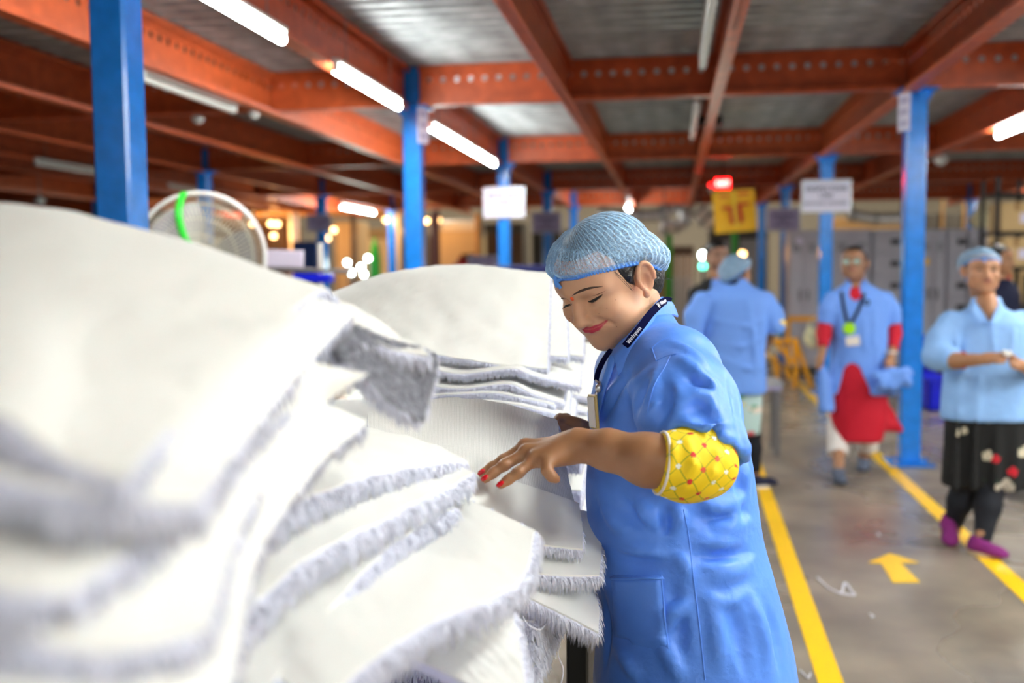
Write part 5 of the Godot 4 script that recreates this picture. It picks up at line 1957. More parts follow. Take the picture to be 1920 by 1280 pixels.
	for e in [["Welspun", 0.20, 0.0062], ["Welspun", 0.78, 0.0062]]:
		var t: float = e[1]
		var p := spline(lane, t)
		var dr := (spline(lane, t - 0.06) - spline(lane, t + 0.06)).normalized()
		var view := (off * Vector3(0, CAM_H, 0) - p).normalized()
		var y := view.cross(dr).normalized()
		lettering("lettering", e[0], e[2], p + view * 0.001, Basis(dr, y, view).orthonormalized() * Basis.from_scale(Vector3.ONE), M.white_print, lan, true)
		if t > 0.5: continue
		# the two-stroke wing mark before the word
		g = Geo.new()
		var q0 := p - dr * 0.033 + view * 0.001
		for s in 2:
			var c := q0 + dr * 0.006 * s
			for w in 2:
				var d0 := dr * (-0.003 + 0.006 * w)
				g.face([c + y * 0.005 + d0 - dr * 0.001, c - y * 0.005 - dr * 0.001, c - y * 0.005 + dr * 0.001, c + y * 0.005 + d0 + dr * 0.001])
		put("mark", g, M.white_print, lan)
	lane = []
	for q in [[1146, 655, 1.80], [1136, 668, 1.795], [1127, 684, 1.79], [1120, 702, 1.79], [1118, 714, 1.795]]:
		lane.append(off * at(q[0], q[1], q[2]))
	g = Geo.new()
	pth = []
	for i in 17: pth.append(spline(lane, i / 16.0))
	g.tube(pth, 0.0068, 10, true, 0.22, Vector3(0.9, 0.3, 0.3))
	put("strap", g, M.lanyard, lan)
	g = Geo.new()
	pth = []
	for q in [[1118, 712, 1.795], [1124, 718, 1.79], [1125, 726, 1.785], [1120, 734, 1.785], [1117, 742, 1.785]]:
		pth.append(off * at(q[0], q[1], q[2]))
	var sp := []
	for i in 13: sp.append(spline(pth, i / 12.0))
	g.tube(sp, 0.0032, 8)
	g.ball(off * at(1122, 728, 1.78), Vector3(0.006, 0.008, 0.005), 10, 7)
	put("clasp", g, M.silver, lan)
	g = Geo.new()
	var badge_b := Basis.from_euler(Vector3(0.05, -1.25, 0.10))
	g.box(off * at(1113, 772, 1.785), Vector3(0.055, 0.062, 0.005), 0.0015, badge_b)
	put("badge_holder", g, M.badge, lan)
	g = Geo.new()
	g.box(off * at(1112.5, 772, 1.785) + badge_b.z * 0.0032, Vector3(0.048, 0.054, 0.0015), 0.0004, badge_b)
	put("badge_card", g, M.white_cloth, lan)
	# ---------------- kurta front showing in the opening at the hem, trousers and shoes
	g = Geo.new()
	var KL := Field.new(Vector3(-0.24, 0.28, -2.12), Vector3(0.30, 0.80, -1.62), 0.014)
	var c0 := at(1300, 1280, 1.88)
	KL.loft([[0.30, c0.x, c0.z, 0.165, 0.175], [0.55, c0.x, c0.z, 0.158, 0.17], [0.78, c0.x - 0.01, c0.z, 0.155, 0.165]], yaw, 0.02, 2.1)
	KL.emit(g, off, 1, null, func(p: Vector3): return Vector2(p.x - p.z, p.y) * 9.0)
	put("kurta", g, M.floral, o)
	var TF := Field.new(Vector3(-0.2, 0.03, -2.15), Vector3(0.3, 0.45, -1.6), 0.014)
	TF.chain([Vector3(0.04, 0.42, -1.79), Vector3(0.03, 0.10, -1.78)], [0.075, 0.05], 0.02)
	TF.chain([Vector3(0.00, 0.42, -1.97), Vector3(-0.01, 0.10, -1.98)], [0.075, 0.05], 0.02)
	g = Geo.new()
	TF.emit(g, off, 1)
	put("leggings", g, M.dark_cloth, o)
	for q in [Vector3(-0.01, 0, -1.78), Vector3(-0.05, 0, -1.98)]:
		shoe(o, off * q, -1.31, 0.24, M.dark_cloth, M.white_cloth)


func shoe(o: Node3D, where: Vector3, yaw: float, len: float, upper: Material, sole: Material, tilt := 0.0) -> void:
	# heel to toe along the facing; where is under the ankle
	var bs := Basis(Vector3.UP, yaw) * Basis(Vector3.RIGHT, tilt)
	var F := Field.new(Vector3(-0.07, -0.01, -0.10), Vector3(0.07, 0.13, len), 0.008)
	F.ball(Vector3(0, 0.035, -0.02), Vector3(0.036, 0.045, 0.045), 0.02)
	F.capsule(Vector3(0, 0.04, 0.0), Vector3(0, 0.028, len * 0.55), 0.040, 0.032, 0.02)
	F.ball(Vector3(0, 0.026, len * 0.55), Vector3(0.042, 0.028, 0.055), 0.02)
	F.capsule(Vector3(0, 0.05, -0.005), Vector3(0, 0.095, -0.012), 0.036, 0.036, 0.02)
	F.half_space(Vector3(0, -1, 0), -0.016, 0.003)
	F.half_space(Vector3(0, 1, 0), 0.088, 0.003)
	var g := Geo.new()
	F.emit(g, Transform3D(bs, where), 1)
	var s := put("shoe", g, upper, o)
	g = Geo.new()
	var ring := []
	for i in 28:
		var a := TAU * i / 28
		var z := cos(a) * (len * 0.5) + len * 0.5 - 0.068
		var w := 0.044 if cos(a) > 0 else 0.038
		ring.append(Vector3(sin(a) * w * (1.0 - 0.12 * cos(a * 2)), 0, z * 0.98))
	var lay := PackedVector3Array()
	for q in [[0.0, 0.96], [0.004, 1.0], [0.016, 1.0], [0.019, 0.96], [0.019, 0.0]]:
		for i in 29:
			var p: Vector3 = ring[i % 28]
			lay.append(where + bs * (Vector3(p.x * q[1], q[0], (p.z - 0.05) * q[1] + 0.05)))
	g.grid(lay, 29, 5, true, 1, 1)
	var bot := []
	for i in 28: bot.append(lay[i])
	g.face(bot)
	put("sole", g, sole, s)


# ---------------------------------------------------------------- the people in the aisle
func pts_at(q: Array, d: float) -> Array:
	var o := []
	for e in q: o.append(at(e[0], e[1], e[2] if e.size() > 2 else d))
	return o


func box_of(ps: Array, pad: float) -> Array:
	var lo: Vector3 = ps[0]
	var hi: Vector3 = ps[0]
	for p in ps:
		lo = lo.min(p)
		hi = hi.max(p)
	return [lo - Vector3.ONE * pad, hi + Vector3.ONE * pad]


func rings_at(rows: Array, d: float, depth: float) -> Array:
	# [pixel y, left x, right x(, share of depth)] from the top down -> loft rings from the bottom up
	var o := []
	for q in rows:
		var a := at(q[1], q[0], d)
		var b := at(q[2], q[0], d)
		var c := (a + b) / 2
		o.append([c.y, c.x, c.z, depth * (q[3] if q.size() > 3 else 1.0), a.distance_to(b) / 2])
	o.reverse()
	return o


func face_head(skin: Geo, xf: Transform3D, tone: Color, lip: Color, beard := false) -> void:
	var F := head_field(0.0048)
	F.emit(skin, xf, 1, func(p: Vector3) -> Color:
		var c := tone
		for s in [-1.0, 1.0]:
			var e := Vector2((p.x - s * 0.032) / 0.014, (p.y - 0.018) / 0.006)
			if p.z > 0.06 and e.length() < 1.0: c = Color(0.035, 0.025, 0.02)
			var b := Vector2((p.x - s * 0.033) / 0.021, (p.y - 0.041 + 0.004 * absf(p.x - s * 0.033) / 0.02) / 0.0045)
			if p.z > 0.06 and b.length() < 1.0: c = tone * 0.25
		if p.z > 0.08:
			var m := Vector2((p.x - 0.006) / 0.026, (p.y + 0.035) / 0.007)
			if m.length() < 1.0: c = lip
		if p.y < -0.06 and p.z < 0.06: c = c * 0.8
		if beard and p.z > 0.02 and p.y < -0.05: c = c.lerp(tone * 0.4, 0.5)
		c.a = 1.0
		return c)


func head_turn(x: float, y: float, d: float, turn: float, pitch: float, roll: float, s: float) -> Transform3D:
	# a head whose turn is counted from looking straight at the lens
	var p := at(x, y, d)
	var to := Vector3(0, CAM_H, 0) - p
	return Transform3D(Basis.from_euler(Vector3(pitch, atan2(to.x, to.z) + turn, roll), EULER_ORDER_YXZ).scaled(Vector3.ONE * s), p)


func hand_of(skin: Geo, off: Transform3D, wrist: Vector3, palm: Vector3, tips: Array, thumb: Vector3, tone: Color, curl: Vector3) -> void:
	# palm, four fingers bent towards curl, and a thumb from the side of the palm
	var all := [wrist, palm, thumb] + tips
	var b := box_of(all, 0.045)
	var F := Field.new(b[0], b[1], 0.0055)
	F.capsule(wrist, palm, 0.026, 0.024, 0.02)
	for k in 4:
		var t: Vector3 = tips[k]
		var root_p: Vector3 = palm.lerp(wrist, 0.15) + (t - tips[1]) * 0.55
		F.capsule(palm.lerp(wrist, 0.5), root_p, 0.022, 0.014, 0.012)
		F.chain([root_p, root_p.lerp(t, 0.5) - curl * 0.014, t], [0.0105, 0.0095, 0.0075], 0.006)
	F.chain([wrist.lerp(palm, 0.35), wrist.lerp(palm, 0.7).lerp(thumb, 0.55), thumb], [0.014, 0.0115, 0.0085], 0.008)
	F.emit(skin, off, 1, func(_p): return tone)


func underbody(skin: Geo, off: Transform3D, chains: Array, d: float, tone: Color) -> void:
	# the rest of the body beneath the clothes, so that head, hands and feet belong to one figure: chains of [pixel points, radii]
	var all := []
	for q in chains: all.append_array(pts_at(q[0], d))
	var b := box_of(all, 0.14)
	var F := Field.new(b[0], b[1], 0.018)
	for q in chains: F.chain(pts_at(q[0], d), q[1], 0.04)
	F.emit(skin, off, 1, func(_p): return tone)


func limb(skin: Geo, off: Transform3D, pts: Array, rs: Array, tone: Color) -> void:
	var b := box_of(pts, 0.08)
	var F := Field.new(b[0], b[1], 0.010)
	F.chain(pts, rs, 0.02)
	F.emit(skin, off, 1, func(_p): return tone)


func cloth(called: String, parent: Node, off: Transform3D, pts: Array, rs: Array, m: Material, cell := 0.010, uvs = null) -> MeshInstance3D:
	var mx := 0.0
	for r in rs: mx = maxf(mx, r)
	var b := box_of(pts, mx + 0.03)
	var F := Field.new(b[0], b[1], cell)
	F.chain(pts, rs, 0.03)
	# a flat hem at the lower end
	var dir: Vector3 = (pts[-1] - pts[-2]).normalized()
	F.half_space(dir, dir.dot(pts[-1]) + 0.012, 0.002)
	var g := Geo.new()
	F.emit(g, off, 1, null, uvs)
	return put(called, g, m, parent)


func lofted(called: String, parent: Node, off: Transform3D, rows: Array, d: float, depth: float, yaw: float, m: Material, cell := 0.012, more = null, uvs = null, power := 2.3) -> Field:
	var rg := rings_at(rows, d, depth)
	var w := 0.0
	for q in rg: w = maxf(w, maxf(q[3], q[4]))
	var lo := Vector3(1e9, rg[0][0] - 0.05, 1e9)
	var hi := Vector3(-1e9, rg[-1][0] + 0.06, -1e9)
	for q in rg:
		lo = lo.min(Vector3(q[1] - w - 0.17, 1e9, q[2] - w - 0.12))
		hi = hi.max(Vector3(q[1] + w + 0.17, -1e9, q[2] + w + 0.16))
	var F := Field.new(lo, hi, cell)
	F.loft(rg, yaw, 0.03, power)
	if more != null: more.call(F)
	var g := Geo.new()
	F.emit(g, off, 1, null, uvs)
	put(called, g, m, parent)
	return F


func facing(x: float, y: float, d: float) -> float:
	var p := at(x, y, d)
	return atan2(-p.x, -p.z)


func build_people() -> void:
	var tone := Color(0.42, 0.205, 0.105)
	var print_uv := func(p: Vector3): return Vector2(p.x + p.z * 0.6, p.y) * 2.2
	var fine_uv := func(p: Vector3): return Vector2(p.x + p.z * 0.6, p.y) * 3.6

	# ---- the woman in the floral skirt, at the side of the frame
	var d := 5.02
	var base := at(1815, 1045, d)
	base.y = 0
	var o := root("person", "woman in pale blue coat, black flowered tunic and purple shoes, hands together", "person", "", base)
	var off := Transform3D(Basis.IDENTITY, -base)
	var skin := Geo.new()
	var hx := head_turn(1839, 512, d, 0.30, 0.02, -0.03, 1.0)
	face_head(skin, off * hx, Color(0.50, 0.25, 0.135), Color(0.36, 0.13, 0.10))
	limb(skin, off, pts_at([[1842, 535], [1848, 590]], d + 0.03), [0.052, 0.058], tone)
	limb(skin, off, pts_at([[1850, 566, 4.985], [1856, 596, 4.945]], d), [0.052, 0.046], tone)
	limb(skin, off, pts_at([[1752, 674, 4.98], [1795, 676, 4.84], [1838, 674, 4.72]], d), [0.044, 0.038, 0.028], tone)
	hand_of(skin, off, at(1838, 674, 4.72), at(1862, 670, 4.69), pts_at([[1886, 664, 4.68], [1888, 669, 4.675], [1886, 674, 4.67], [1882, 679, 4.67]], d), at(1884, 661, 4.66), tone, Vector3(0, 0, -1))
	limb(skin, off, pts_at([[1948, 690, 4.98], [1935, 690, 4.84], [1922, 688, 4.74]], d), [0.044, 0.038, 0.028], tone)
	hand_of(skin, off, at(1922, 688, 4.74), at(1907, 682, 4.70), pts_at([[1893, 669, 4.68], [1893, 676, 4.675], [1895, 682, 4.67], [1898, 688, 4.67]], d), at(1896, 664, 4.66), tone, Vector3(0, 0, -1))
	limb(skin, off, pts_at([[1786, 985], [1782, 1010]], d + 0.12), [0.036, 0.034], tone)
	limb(skin, off, pts_at([[1842, 1000], [1838, 1026]], d - 0.12), [0.036, 0.034], tone)
	underbody(skin, off, [[[[1848, 560, 5.05], [1848, 600], [1848, 700], [1848, 790]], [0.05, 0.085, 0.085, 0.09]], [[[1848, 605], [1786, 608], [1760, 668, 4.98], [1800, 676, 4.84]], [0.06, 0.045, 0.038, 0.030]], [[[1848, 605], [1914, 608], [1944, 685, 4.97], [1928, 689, 4.78]], [0.06, 0.045, 0.038, 0.030]],
		[[[1830, 790], [1818, 890, 5.05], [1786, 992, 5.13], [1781, 1016, 5.14]], [0.07, 0.05, 0.032, 0.03]], [[[1866, 790], [1862, 890, 4.98], [1842, 1012, 4.90], [1838, 1034, 4.9]], [0.07, 0.05, 0.032, 0.03]]], d, tone)
	put("body", skin, M.skin, o)
	var g := Geo.new()
	var RF := Field.new(Vector3(-0.1, -0.07, -0.13), Vector3(0.1, 0.15, 0.1), 0.008)
	RF.ball(Vector3(0, 0.047, -0.010), Vector3(0.081, 0.082, 0.101), 0.01)
	RF.ball(Vector3(0, -0.032, 0.115), Vector3(0.088, 0.114, 0.088), 0.01, Basis.IDENTITY, true)
	RF.emit(g, off * hx, 1)
	put("hair", g, M.hair, o)
	build_hairnet(o, off * hx, 161, 16, 40.0)
	var yaw := facing(1848, 640, d) + 0.22
	var CF := lofted("coat", o, off, [[556, 1824, 1874, 0.48], [577, 1816, 1882, 0.60], [590, 1790, 1908, 0.8], [604, 1776, 1922], [650, 1776, 1924, 1.05], [700, 1774, 1922], [750, 1770, 1924, 1.02], [786, 1768, 1930, 1.04]], d, 0.125, yaw, M.coat_pale, 0.010, func(F: Field):
		F.chain(pts_at([[1783, 606, 5.03], [1766, 640, 5.0], [1757, 668, 4.96]], d), [0.066, 0.074, 0.070], 0.03)
		F.chain(pts_at([[1757, 668, 4.96], [1776, 672, 4.9]], d), [0.066, 0.060], 0.02)
		F.chain(pts_at([[1916, 606, 5.03], [1940, 645, 5.0], [1948, 680, 4.96]], d), [0.066, 0.074, 0.070], 0.03)
		# neckline and the front that falls open below the hands
		F.chain(pts_at([[1848, 556, 4.91], [1854, 584, 4.87], [1857, 608, 4.87]], d), [0.070, 0.042, 0.006], 0.006, true)
		F.chain(pts_at([[1880, 690, 4.86], [1876, 740, 4.86], [1872, 810, 4.86]], d), [0.006, 0.026, 0.034], 0.006, true)
		for q in [[[1790, 620], [1800, 670]], [[1812, 640], [1808, 700]], [[1800, 700], [1798, 780]], [[1835, 710], [1832, 782]], [[1900, 620], [1896, 668]], [[1860, 610], [1862, 660]]]:
			var a := on_surface(F, q[0][0], q[0][1])
			var b := on_surface(F, q[1][0], q[1][1])
			if a != Vector3.INF and b != Vector3.INF: F.capsule(a, b, 0.008, 0.010, 0.02))
	g = ribbon_from(CF, base, [[1857, 608], [1862, 640], [1868, 668]], 0.002)
	put("placket", g, M.coat_pale, o)
	# collar wings
	g = Geo.new()
	for q in [[[1826, 560, 4.98], [1822, 582, 4.93], [1838, 600, 4.87], [1856, 606, 4.86], [1846, 588, 4.88]], [[1878, 562, 4.98], [1884, 582, 4.93], [1874, 600, 4.87], [1857, 606, 4.86], [1864, 588, 4.88]]]:
		var ps := []
		for e in q: ps.append(off * at(e[0], e[1], e[2] - 0.015))
		g.face(ps)
		ps.reverse()
		var lowp := []
		for e in ps: lowp.append(e - Vector3(0, 0, 0.006))
		g.face(lowp)
	put("collar", g, M.coat_pale, o)
	lofted("tunic", o, off, [[700, 1795, 1910], [780, 1778, 1922], [840, 1774, 1930], [912, 1770, 1940]], d, 0.11, yaw, M.black_floral, 0.012, func(F: Field):
		for x in [1795, 1830, 1870, 1905]:
			F.capsule(at(x, 790, 4.91), at(x - 4, 915, 4.90), 0.010, 0.020, 0.03)
		F.capsule(at(1850, 800, 4.88), at(1852, 915, 4.87), 0.004, 0.014, 0.03, true), print_uv)
	g = Geo.new()
	var leg_uv = null
	cloth("legging", o, off, pts_at([[1818, 890, 5.05], [1800, 940, 5.08], [1784, 992, 5.14]], d), [0.075, 0.060, 0.040], M.dark_cloth)
	cloth("legging", o, off, pts_at([[1862, 890, 4.98], [1852, 950, 4.94], [1842, 1012, 4.90]], d), [0.075, 0.060, 0.041], M.dark_cloth)
	var s1 := at(1778, 1022, 5.14)
	shoe(o, off * Vector3(s1.x, 0.050, s1.z), yaw - 0.1, 0.17, M.purple_knit, M.sole, 0.42)
	var s2 := at(1836, 1040, 4.90)
	shoe(o, off * Vector3(s2.x, 0.0, s2.z), yaw + 0.75, 0.175, M.purple_knit, M.sole)
	g = Geo.new()
	var bc := at(1806, 675, 4.81)
	var loop := []
	for i in 17:
		var a := TAU * i / 16
		loop.append(off * bc + Vector3(0.006 * cos(a), sin(a) * 0.038, cos(a) * 0.038))
	g.tube(loop, 0.006, 6, false)
	put("bracelet", g, M.red, o)
	g = Geo.new()
	for k in 9:
		g.ball(off * at(1888 + rng.randf_range(-6, 6), 661 + rng.randf_range(-4, 5), 4.65), Vector3(0.012, 0.009, 0.010), 8, 5)
	var scrap := solo("cloth_scrap", g, M.white_cloth, "scrap of white cloth held between the fingers of the woman in purple shoes", "cloth")
	scrap.position = base

	# ---- the woman in red with a bundle
	d = 6.75
	base = at(1600, 890, d)
	base.y = 0
	o = root("person", "woman with glasses in a blue coat over a red tunic and white trousers", "person", "", base)
	off = Transform3D(Basis.IDENTITY, -base)
	skin = Geo.new()
	hx = head_turn(1602, 497, d, -0.18, -0.10, 0.02, 1.0)
	face_head(skin, off * hx, Color(0.36, 0.18, 0.10), Color(0.42, 0.16, 0.13))
	limb(skin, off, pts_at([[1603, 515], [1604, 552]], d + 0.02), [0.05, 0.056], tone)
	limb(skin, off, pts_at([[1544, 640, 6.72], [1540, 668, 6.68]], d), [0.034, 0.027], tone)
	hand_of(skin, off, at(1540, 666, 6.68), at(1536, 678, 6.67), pts_at([[1530, 688, 6.65], [1533, 692, 6.65], [1537, 693, 6.65], [1541, 691, 6.66]], d), at(1543, 682, 6.63), tone, Vector3(0, 0, -1))
	limb(skin, off, pts_at([[1674, 640, 6.70], [1672, 664, 6.62]], d), [0.034, 0.027], tone)
	hand_of(skin, off, at(1672, 664, 6.62), at(1668, 678, 6.58), pts_at([[1660, 686, 6.56], [1664, 690, 6.55], [1669, 692, 6.55], [1674, 690, 6.56]], d), at(1659, 678, 6.54), tone, Vector3(0, 0, -1))
	limb(skin, off, pts_at([[1573, 850, 6.68], [1573, 880, 6.60]], d), [0.038, 0.034], tone)
	limb(skin, off, pts_at([[1622, 842, 6.95], [1620, 870, 6.98]], d), [0.038, 0.034], tone)
	underbody(skin, off, [[[[1604, 530, 6.77], [1608, 560], [1608, 640], [1610, 720]], [0.05, 0.085, 0.08, 0.085]], [[[1608, 562], [1566, 565], [1548, 620], [1541, 662, 6.68]], [0.06, 0.042, 0.036, 0.026]], [[[1608, 562], [1656, 565], [1676, 622], [1672, 662, 6.63]], [0.06, 0.042, 0.036, 0.026]],
		[[[1594, 720], [1574, 790, 6.83], [1572, 850, 6.70], [1573, 880, 6.60]], [0.06, 0.045, 0.034, 0.030]], [[[1622, 720], [1628, 800, 6.88], [1621, 868, 6.98]], [0.07, 0.05, 0.030]]], d, tone)
	put("body", skin, M.skin, o)
	g = Geo.new()
	RF = Field.new(Vector3(-0.1, -0.07, -0.14), Vector3(0.1, 0.15, 0.12), 0.008)
	RF.ball(Vector3(0, 0.050, -0.012), Vector3(0.083, 0.084, 0.104), 0.01)
	RF.ball(Vector3(0, 0.005, -0.10), Vector3(0.05, 0.05, 0.04), 0.02)
	RF.ball(Vector3(0, -0.010, -0.03), Vector3(0.080, 0.055, 0.070), 0.02)
	RF.ball(Vector3(0, -0.030, 0.118), Vector3(0.082, 0.114, 0.090), 0.01, Basis.IDENTITY, true)
	RF.emit(g, off * hx, 1)
	put("hair", g, M.hair, o)
	var spec := root_part("spectacles", o)
	for s in [-1.0, 1.0]:
		g = Geo.new()
		loop = []
		for i in 17:
			var a := TAU * i / 16
			loop.append(off * (hx * Vector3(s * 0.034 + 0.025 * cos(a), 0.014 + 0.019 * sin(a), 0.104 - 0.006 * absf(cos(a)))))
		g.tube(loop, 0.0022, 6, false)
		g.tube([off * (hx * Vector3(s * 0.058, 0.018, 0.100)), off * (hx * Vector3(s * 0.086, 0.016, 0.0))], 0.002, 6)
		put("rim", g, M.dark_metal, spec)
		g = Geo.new()
		g.ball(off * (hx * Vector3(s * 0.034, 0.014, 0.102)), Vector3(0.023, 0.017, 0.002), 12, 6, hx.basis)
		put("lens", g, M.lens_glass, spec)
	yaw = facing(1610, 640, d)
	CF = lofted("coat", o, off, [[522, 1587, 1622, 0.48], [531, 1583, 1628, 0.55], [545, 1564, 1652, 0.8], [560, 1555, 1664], [610, 1560, 1662, 1.1], [660, 1558, 1662, 1.05], [700, 1556, 1662, 1.05], [738, 1548, 1668, 1.1]], d, 0.12, yaw, M.coat_mid, 0.010, func(F: Field):
		F.chain(pts_at([[1562, 562], [1553, 582], [1549, 600]], d), [0.06, 0.060, 0.056], 0.03)
		F.chain(pts_at([[1660, 562], [1670, 582], [1675, 600]], d), [0.06, 0.060, 0.056], 0.03)
		F.chain(pts_at([[1603, 520, 6.66], [1601, 542, 6.63], [1597, 570, 6.62]], d), [0.085, 0.054, 0.008], 0.006, true)
		F.chain(pts_at([[1591, 648, 6.60], [1597, 700, 6.61], [1602, 760, 6.61]], d), [0.004, 0.075, 0.150], 0.006, true)
		for q in [[[1575, 570], [1578, 630]], [[1640, 580], [1638, 640]], [[1570, 650], [1562, 720]], [[1645, 650], [1648, 725]], [[1620, 600], [1622, 650]]]:
			var a := on_surface(F, q[0][0], q[0][1])
			var b := on_surface(F, q[1][0], q[1][1])
			if a != Vector3.INF and b != Vector3.INF: F.capsule(a, b, 0.010, 0.014, 0.02))
	cloth("kurta_sleeve", o, off, pts_at([[1549, 598], [1545, 625], [1543, 648, 6.70]], d), [0.050, 0.047, 0.040], M.crimson)
	cloth("kurta_sleeve", o, off, pts_at([[1675, 598], [1676, 625], [1674, 652, 6.66]], d), [0.050, 0.047, 0.040], M.crimson)
	lofted("tunic", o, off, [[538, 1592, 1616, 0.7], [552, 1584, 1626], [600, 1575, 1645], [680, 1560, 1652], [730, 1557, 1660], [780, 1559, 1662], [826, 1568, 1652]], d, 0.115, yaw, M.crimson, 0.012, func(F: Field):
		F.capsule(at(1608, 720, 6.60), at(1612, 840, 6.59), 0.004, 0.030, 0.03, true)
		F.chain(pts_at([[1603, 528, 6.66], [1600, 552, 6.63]], d), [0.05, 0.006], 0.006, true)
		# the panel blown out behind her
		F.chain(pts_at([[1655, 742, 6.80], [1672, 775, 6.82], [1690, 806, 6.84]], d), [0.014, 0.016, 0.014], 0.03)
		F.chain(pts_at([[1650, 770, 6.80], [1668, 795, 6.82], [1682, 806, 6.84]], d), [0.018, 0.016, 0.012], 0.05)
		F.chain(pts_at([[1645, 790, 6.80], [1660, 800, 6.82], [1670, 803, 6.84]], d), [0.018, 0.016, 0.012], 0.05))
	cloth("trouser_leg", o, off, pts_at([[1580, 740, 6.86], [1572, 800, 6.82], [1572, 850, 6.72]], d), [0.070, 0.072, 0.070], M.white_cloth)
	cloth("trouser_leg", o, off, pts_at([[1628, 760, 6.80], [1628, 810, 6.90], [1628, 840, 6.95]], d), [0.075, 0.072, 0.066], M.white_cloth)
	s1 = at(1573, 893, 6.58)
	shoe(o, off * Vector3(s1.x, 0, s1.z), yaw + 0.15, 0.175, M.grey_shoe, M.grey_shoe)
	s2 = at(1620, 878, 6.99)
	shoe(o, off * Vector3(s2.x, 0.02, s2.z), yaw - 0.1, 0.17, M.grey_shoe, M.grey_shoe, 0.2)
	var lan := root_part("lanyard", o)
	for q in [[[1578, 548], [1582, 575], [1590, 606]], [[1620, 550], [1610, 580], [1596, 606]]]:
		g = ribbon_from(CF, base, q, 0.011)
		put("strap", g, M.navy_cloth, lan)
	var cp := on_surface(CF, 1593, 616, 0.012)
	if cp == Vector3.INF: cp = at(1593, 616, 6.60)
	g = Geo.new()
	g.lathe(off * cp, [Vector2(0, -0.004), Vector2(0.036, -0.004), Vector2(0.040, 0), Vector2(0.036, 0.004), Vector2(0, 0.004)], 20, Basis(Vector3.UP, yaw) * Basis(Vector3.RIGHT, PI / 2))
	put("green_disc", g, M.lime, lan)
	g = Geo.new()
	g.box(off * (cp + Vector3(0.022, -0.080, 0.01)), Vector3(0.088, 0.062, 0.004), 0.002, Basis(Vector3.UP, yaw) * Basis(Vector3(0, 0, 1), 0.12))
	put("name_card", g, M.white_cloth, lan)
	g = Geo.new()
	cp = on_surface(CF, 1625, 567, 0.003)
	if cp != Vector3.INF:
		g.lathe(off * cp, [Vector2(0.010, 0.001), Vector2(0.017, 0.002), Vector2(0.020, 0)], 16, Basis(Vector3.UP, yaw) * Basis(Vector3.RIGHT, PI / 2))
		put("emblem", g, M.navy_cloth, o)
	g = Geo.new()
	loop = []
	for i in 17:
		var a := TAU * i / 16
		loop.append(off * at(1672, 660, 6.63) + Vector3(cos(a) * 0.033, 0, sin(a) * 0.033))
	g.tube(loop, 0.008, 6, false)
	put("bangle", g, M.white_cloth, o)
	# the coats she carries
	var b0 := at(1670, 700, 6.55)
	var BF := Field.new(at(1625, 765, 6.55) - Vector3(0, 0, 0.16), at(1720, 672, 6.55) + Vector3(0, 0, 0.12), 0.008)
	var rr := RandomNumberGenerator.new()
	rr.seed = 21
	for k in 22:
		var a := b0 + Vector3(rr.randf_range(-0.02, 0.02), 0.01, 0)
		var e := at(lerpf(1640, 1706, rr.randf()), lerpf(692, 742, rr.randf()), 6.55) + Vector3(0, 0, rr.randf_range(-0.07, 0.05))
		BF.capsule(a, e, 0.018, 0.030, 0.02)
	g = Geo.new()
	BF.emit(g, Transform3D(Basis.IDENTITY, -b0), 1)
	var bundle := solo("cloth_bundle", g, M.coat_mid, "crumpled bundle of blue cloth hanging from the bangled hand of the woman in red", "cloth")
	bundle.position = b0
	b0 = at(1546, 720, 6.68)
	BF = Field.new(at(1515, 790, 6.68) - Vector3(0, 0, 0.1), at(1580, 672, 6.68) + Vector3(0, 0, 0.1), 0.008)
	BF.chain(pts_at([[1537, 682, 6.66], [1540, 715, 6.68], [1545, 765, 6.68]], d), [0.020, 0.034, 0.036], 0.02)
	BF.chain(pts_at([[1540, 682, 6.68], [1552, 715, 6.70], [1557, 766, 6.70]], d), [0.018, 0.030, 0.030], 0.015)
	BF.capsule(at(1546, 700, 6.63), at(1551, 768, 6.63), 0.006, 0.010, 0.012, true)
	g = Geo.new()
	BF.emit(g, Transform3D(Basis.IDENTITY, -b0), 1)
	bundle = solo("folded_cloth", g, M.coat_mid, "long folded blue cloth hanging from the other hand of the woman in red", "cloth")
	bundle.position = b0

	# ---- the worker seen from behind
	d = 6.42
	base = at(1400, 905, d)
	base.y = 0
	o = root("person", "worker in blue coat and hairnet seen from behind, dark leggings and navy shoes", "person", "", base)
	off = Transform3D(Basis.IDENTITY, -base)
	skin = Geo.new()
	hx = head_turn(1379, 514, d, PI - 0.55, 0.08, 0.05, 0.98)
	face_head(skin, off * hx, tone, Color(0.36, 0.13, 0.10))
	limb(skin, off, pts_at([[1378, 525], [1378, 560]], d), [0.05, 0.056], tone)
	limb(skin, off, pts_at([[1452, 615, 6.35], [1440, 640, 6.62]], d), [0.038, 0.03], tone)
	hand_of(skin, off, at(1440, 640, 6.62), at(1434, 646, 6.70), pts_at([[1428, 650, 6.76], [1430, 654, 6.76], [1433, 657, 6.76], [1437, 659, 6.75]], d), at(1440, 648, 6.74), tone, Vector3(0, 1, 0))
	limb(skin, off, pts_at([[1412, 860], [1416, 888]], d), [0.036, 0.034], tone)
	underbody(skin, off, [[[[1378, 530], [1378, 560], [1378, 640], [1378, 720]], [0.05, 0.085, 0.08, 0.085]], [[[1378, 565], [1432, 568], [1454, 612, 6.35], [1441, 640, 6.61]], [0.06, 0.042, 0.034, 0.026]], [[[1378, 565], [1320, 568], [1301, 620], [1306, 650, 6.30]], [0.06, 0.042, 0.036, 0.03]],
		[[[1398, 720], [1412, 840], [1416, 886]], [0.07, 0.045, 0.030]], [[[1360, 720], [1358, 840, 6.55], [1360, 880, 6.62]], [0.07, 0.045, 0.030]]], d, tone)
	put("body", skin, M.skin, o)
	g = Geo.new()
	RF = Field.new(Vector3(-0.1, -0.07, -0.13), Vector3(0.1, 0.15, 0.1), 0.008)
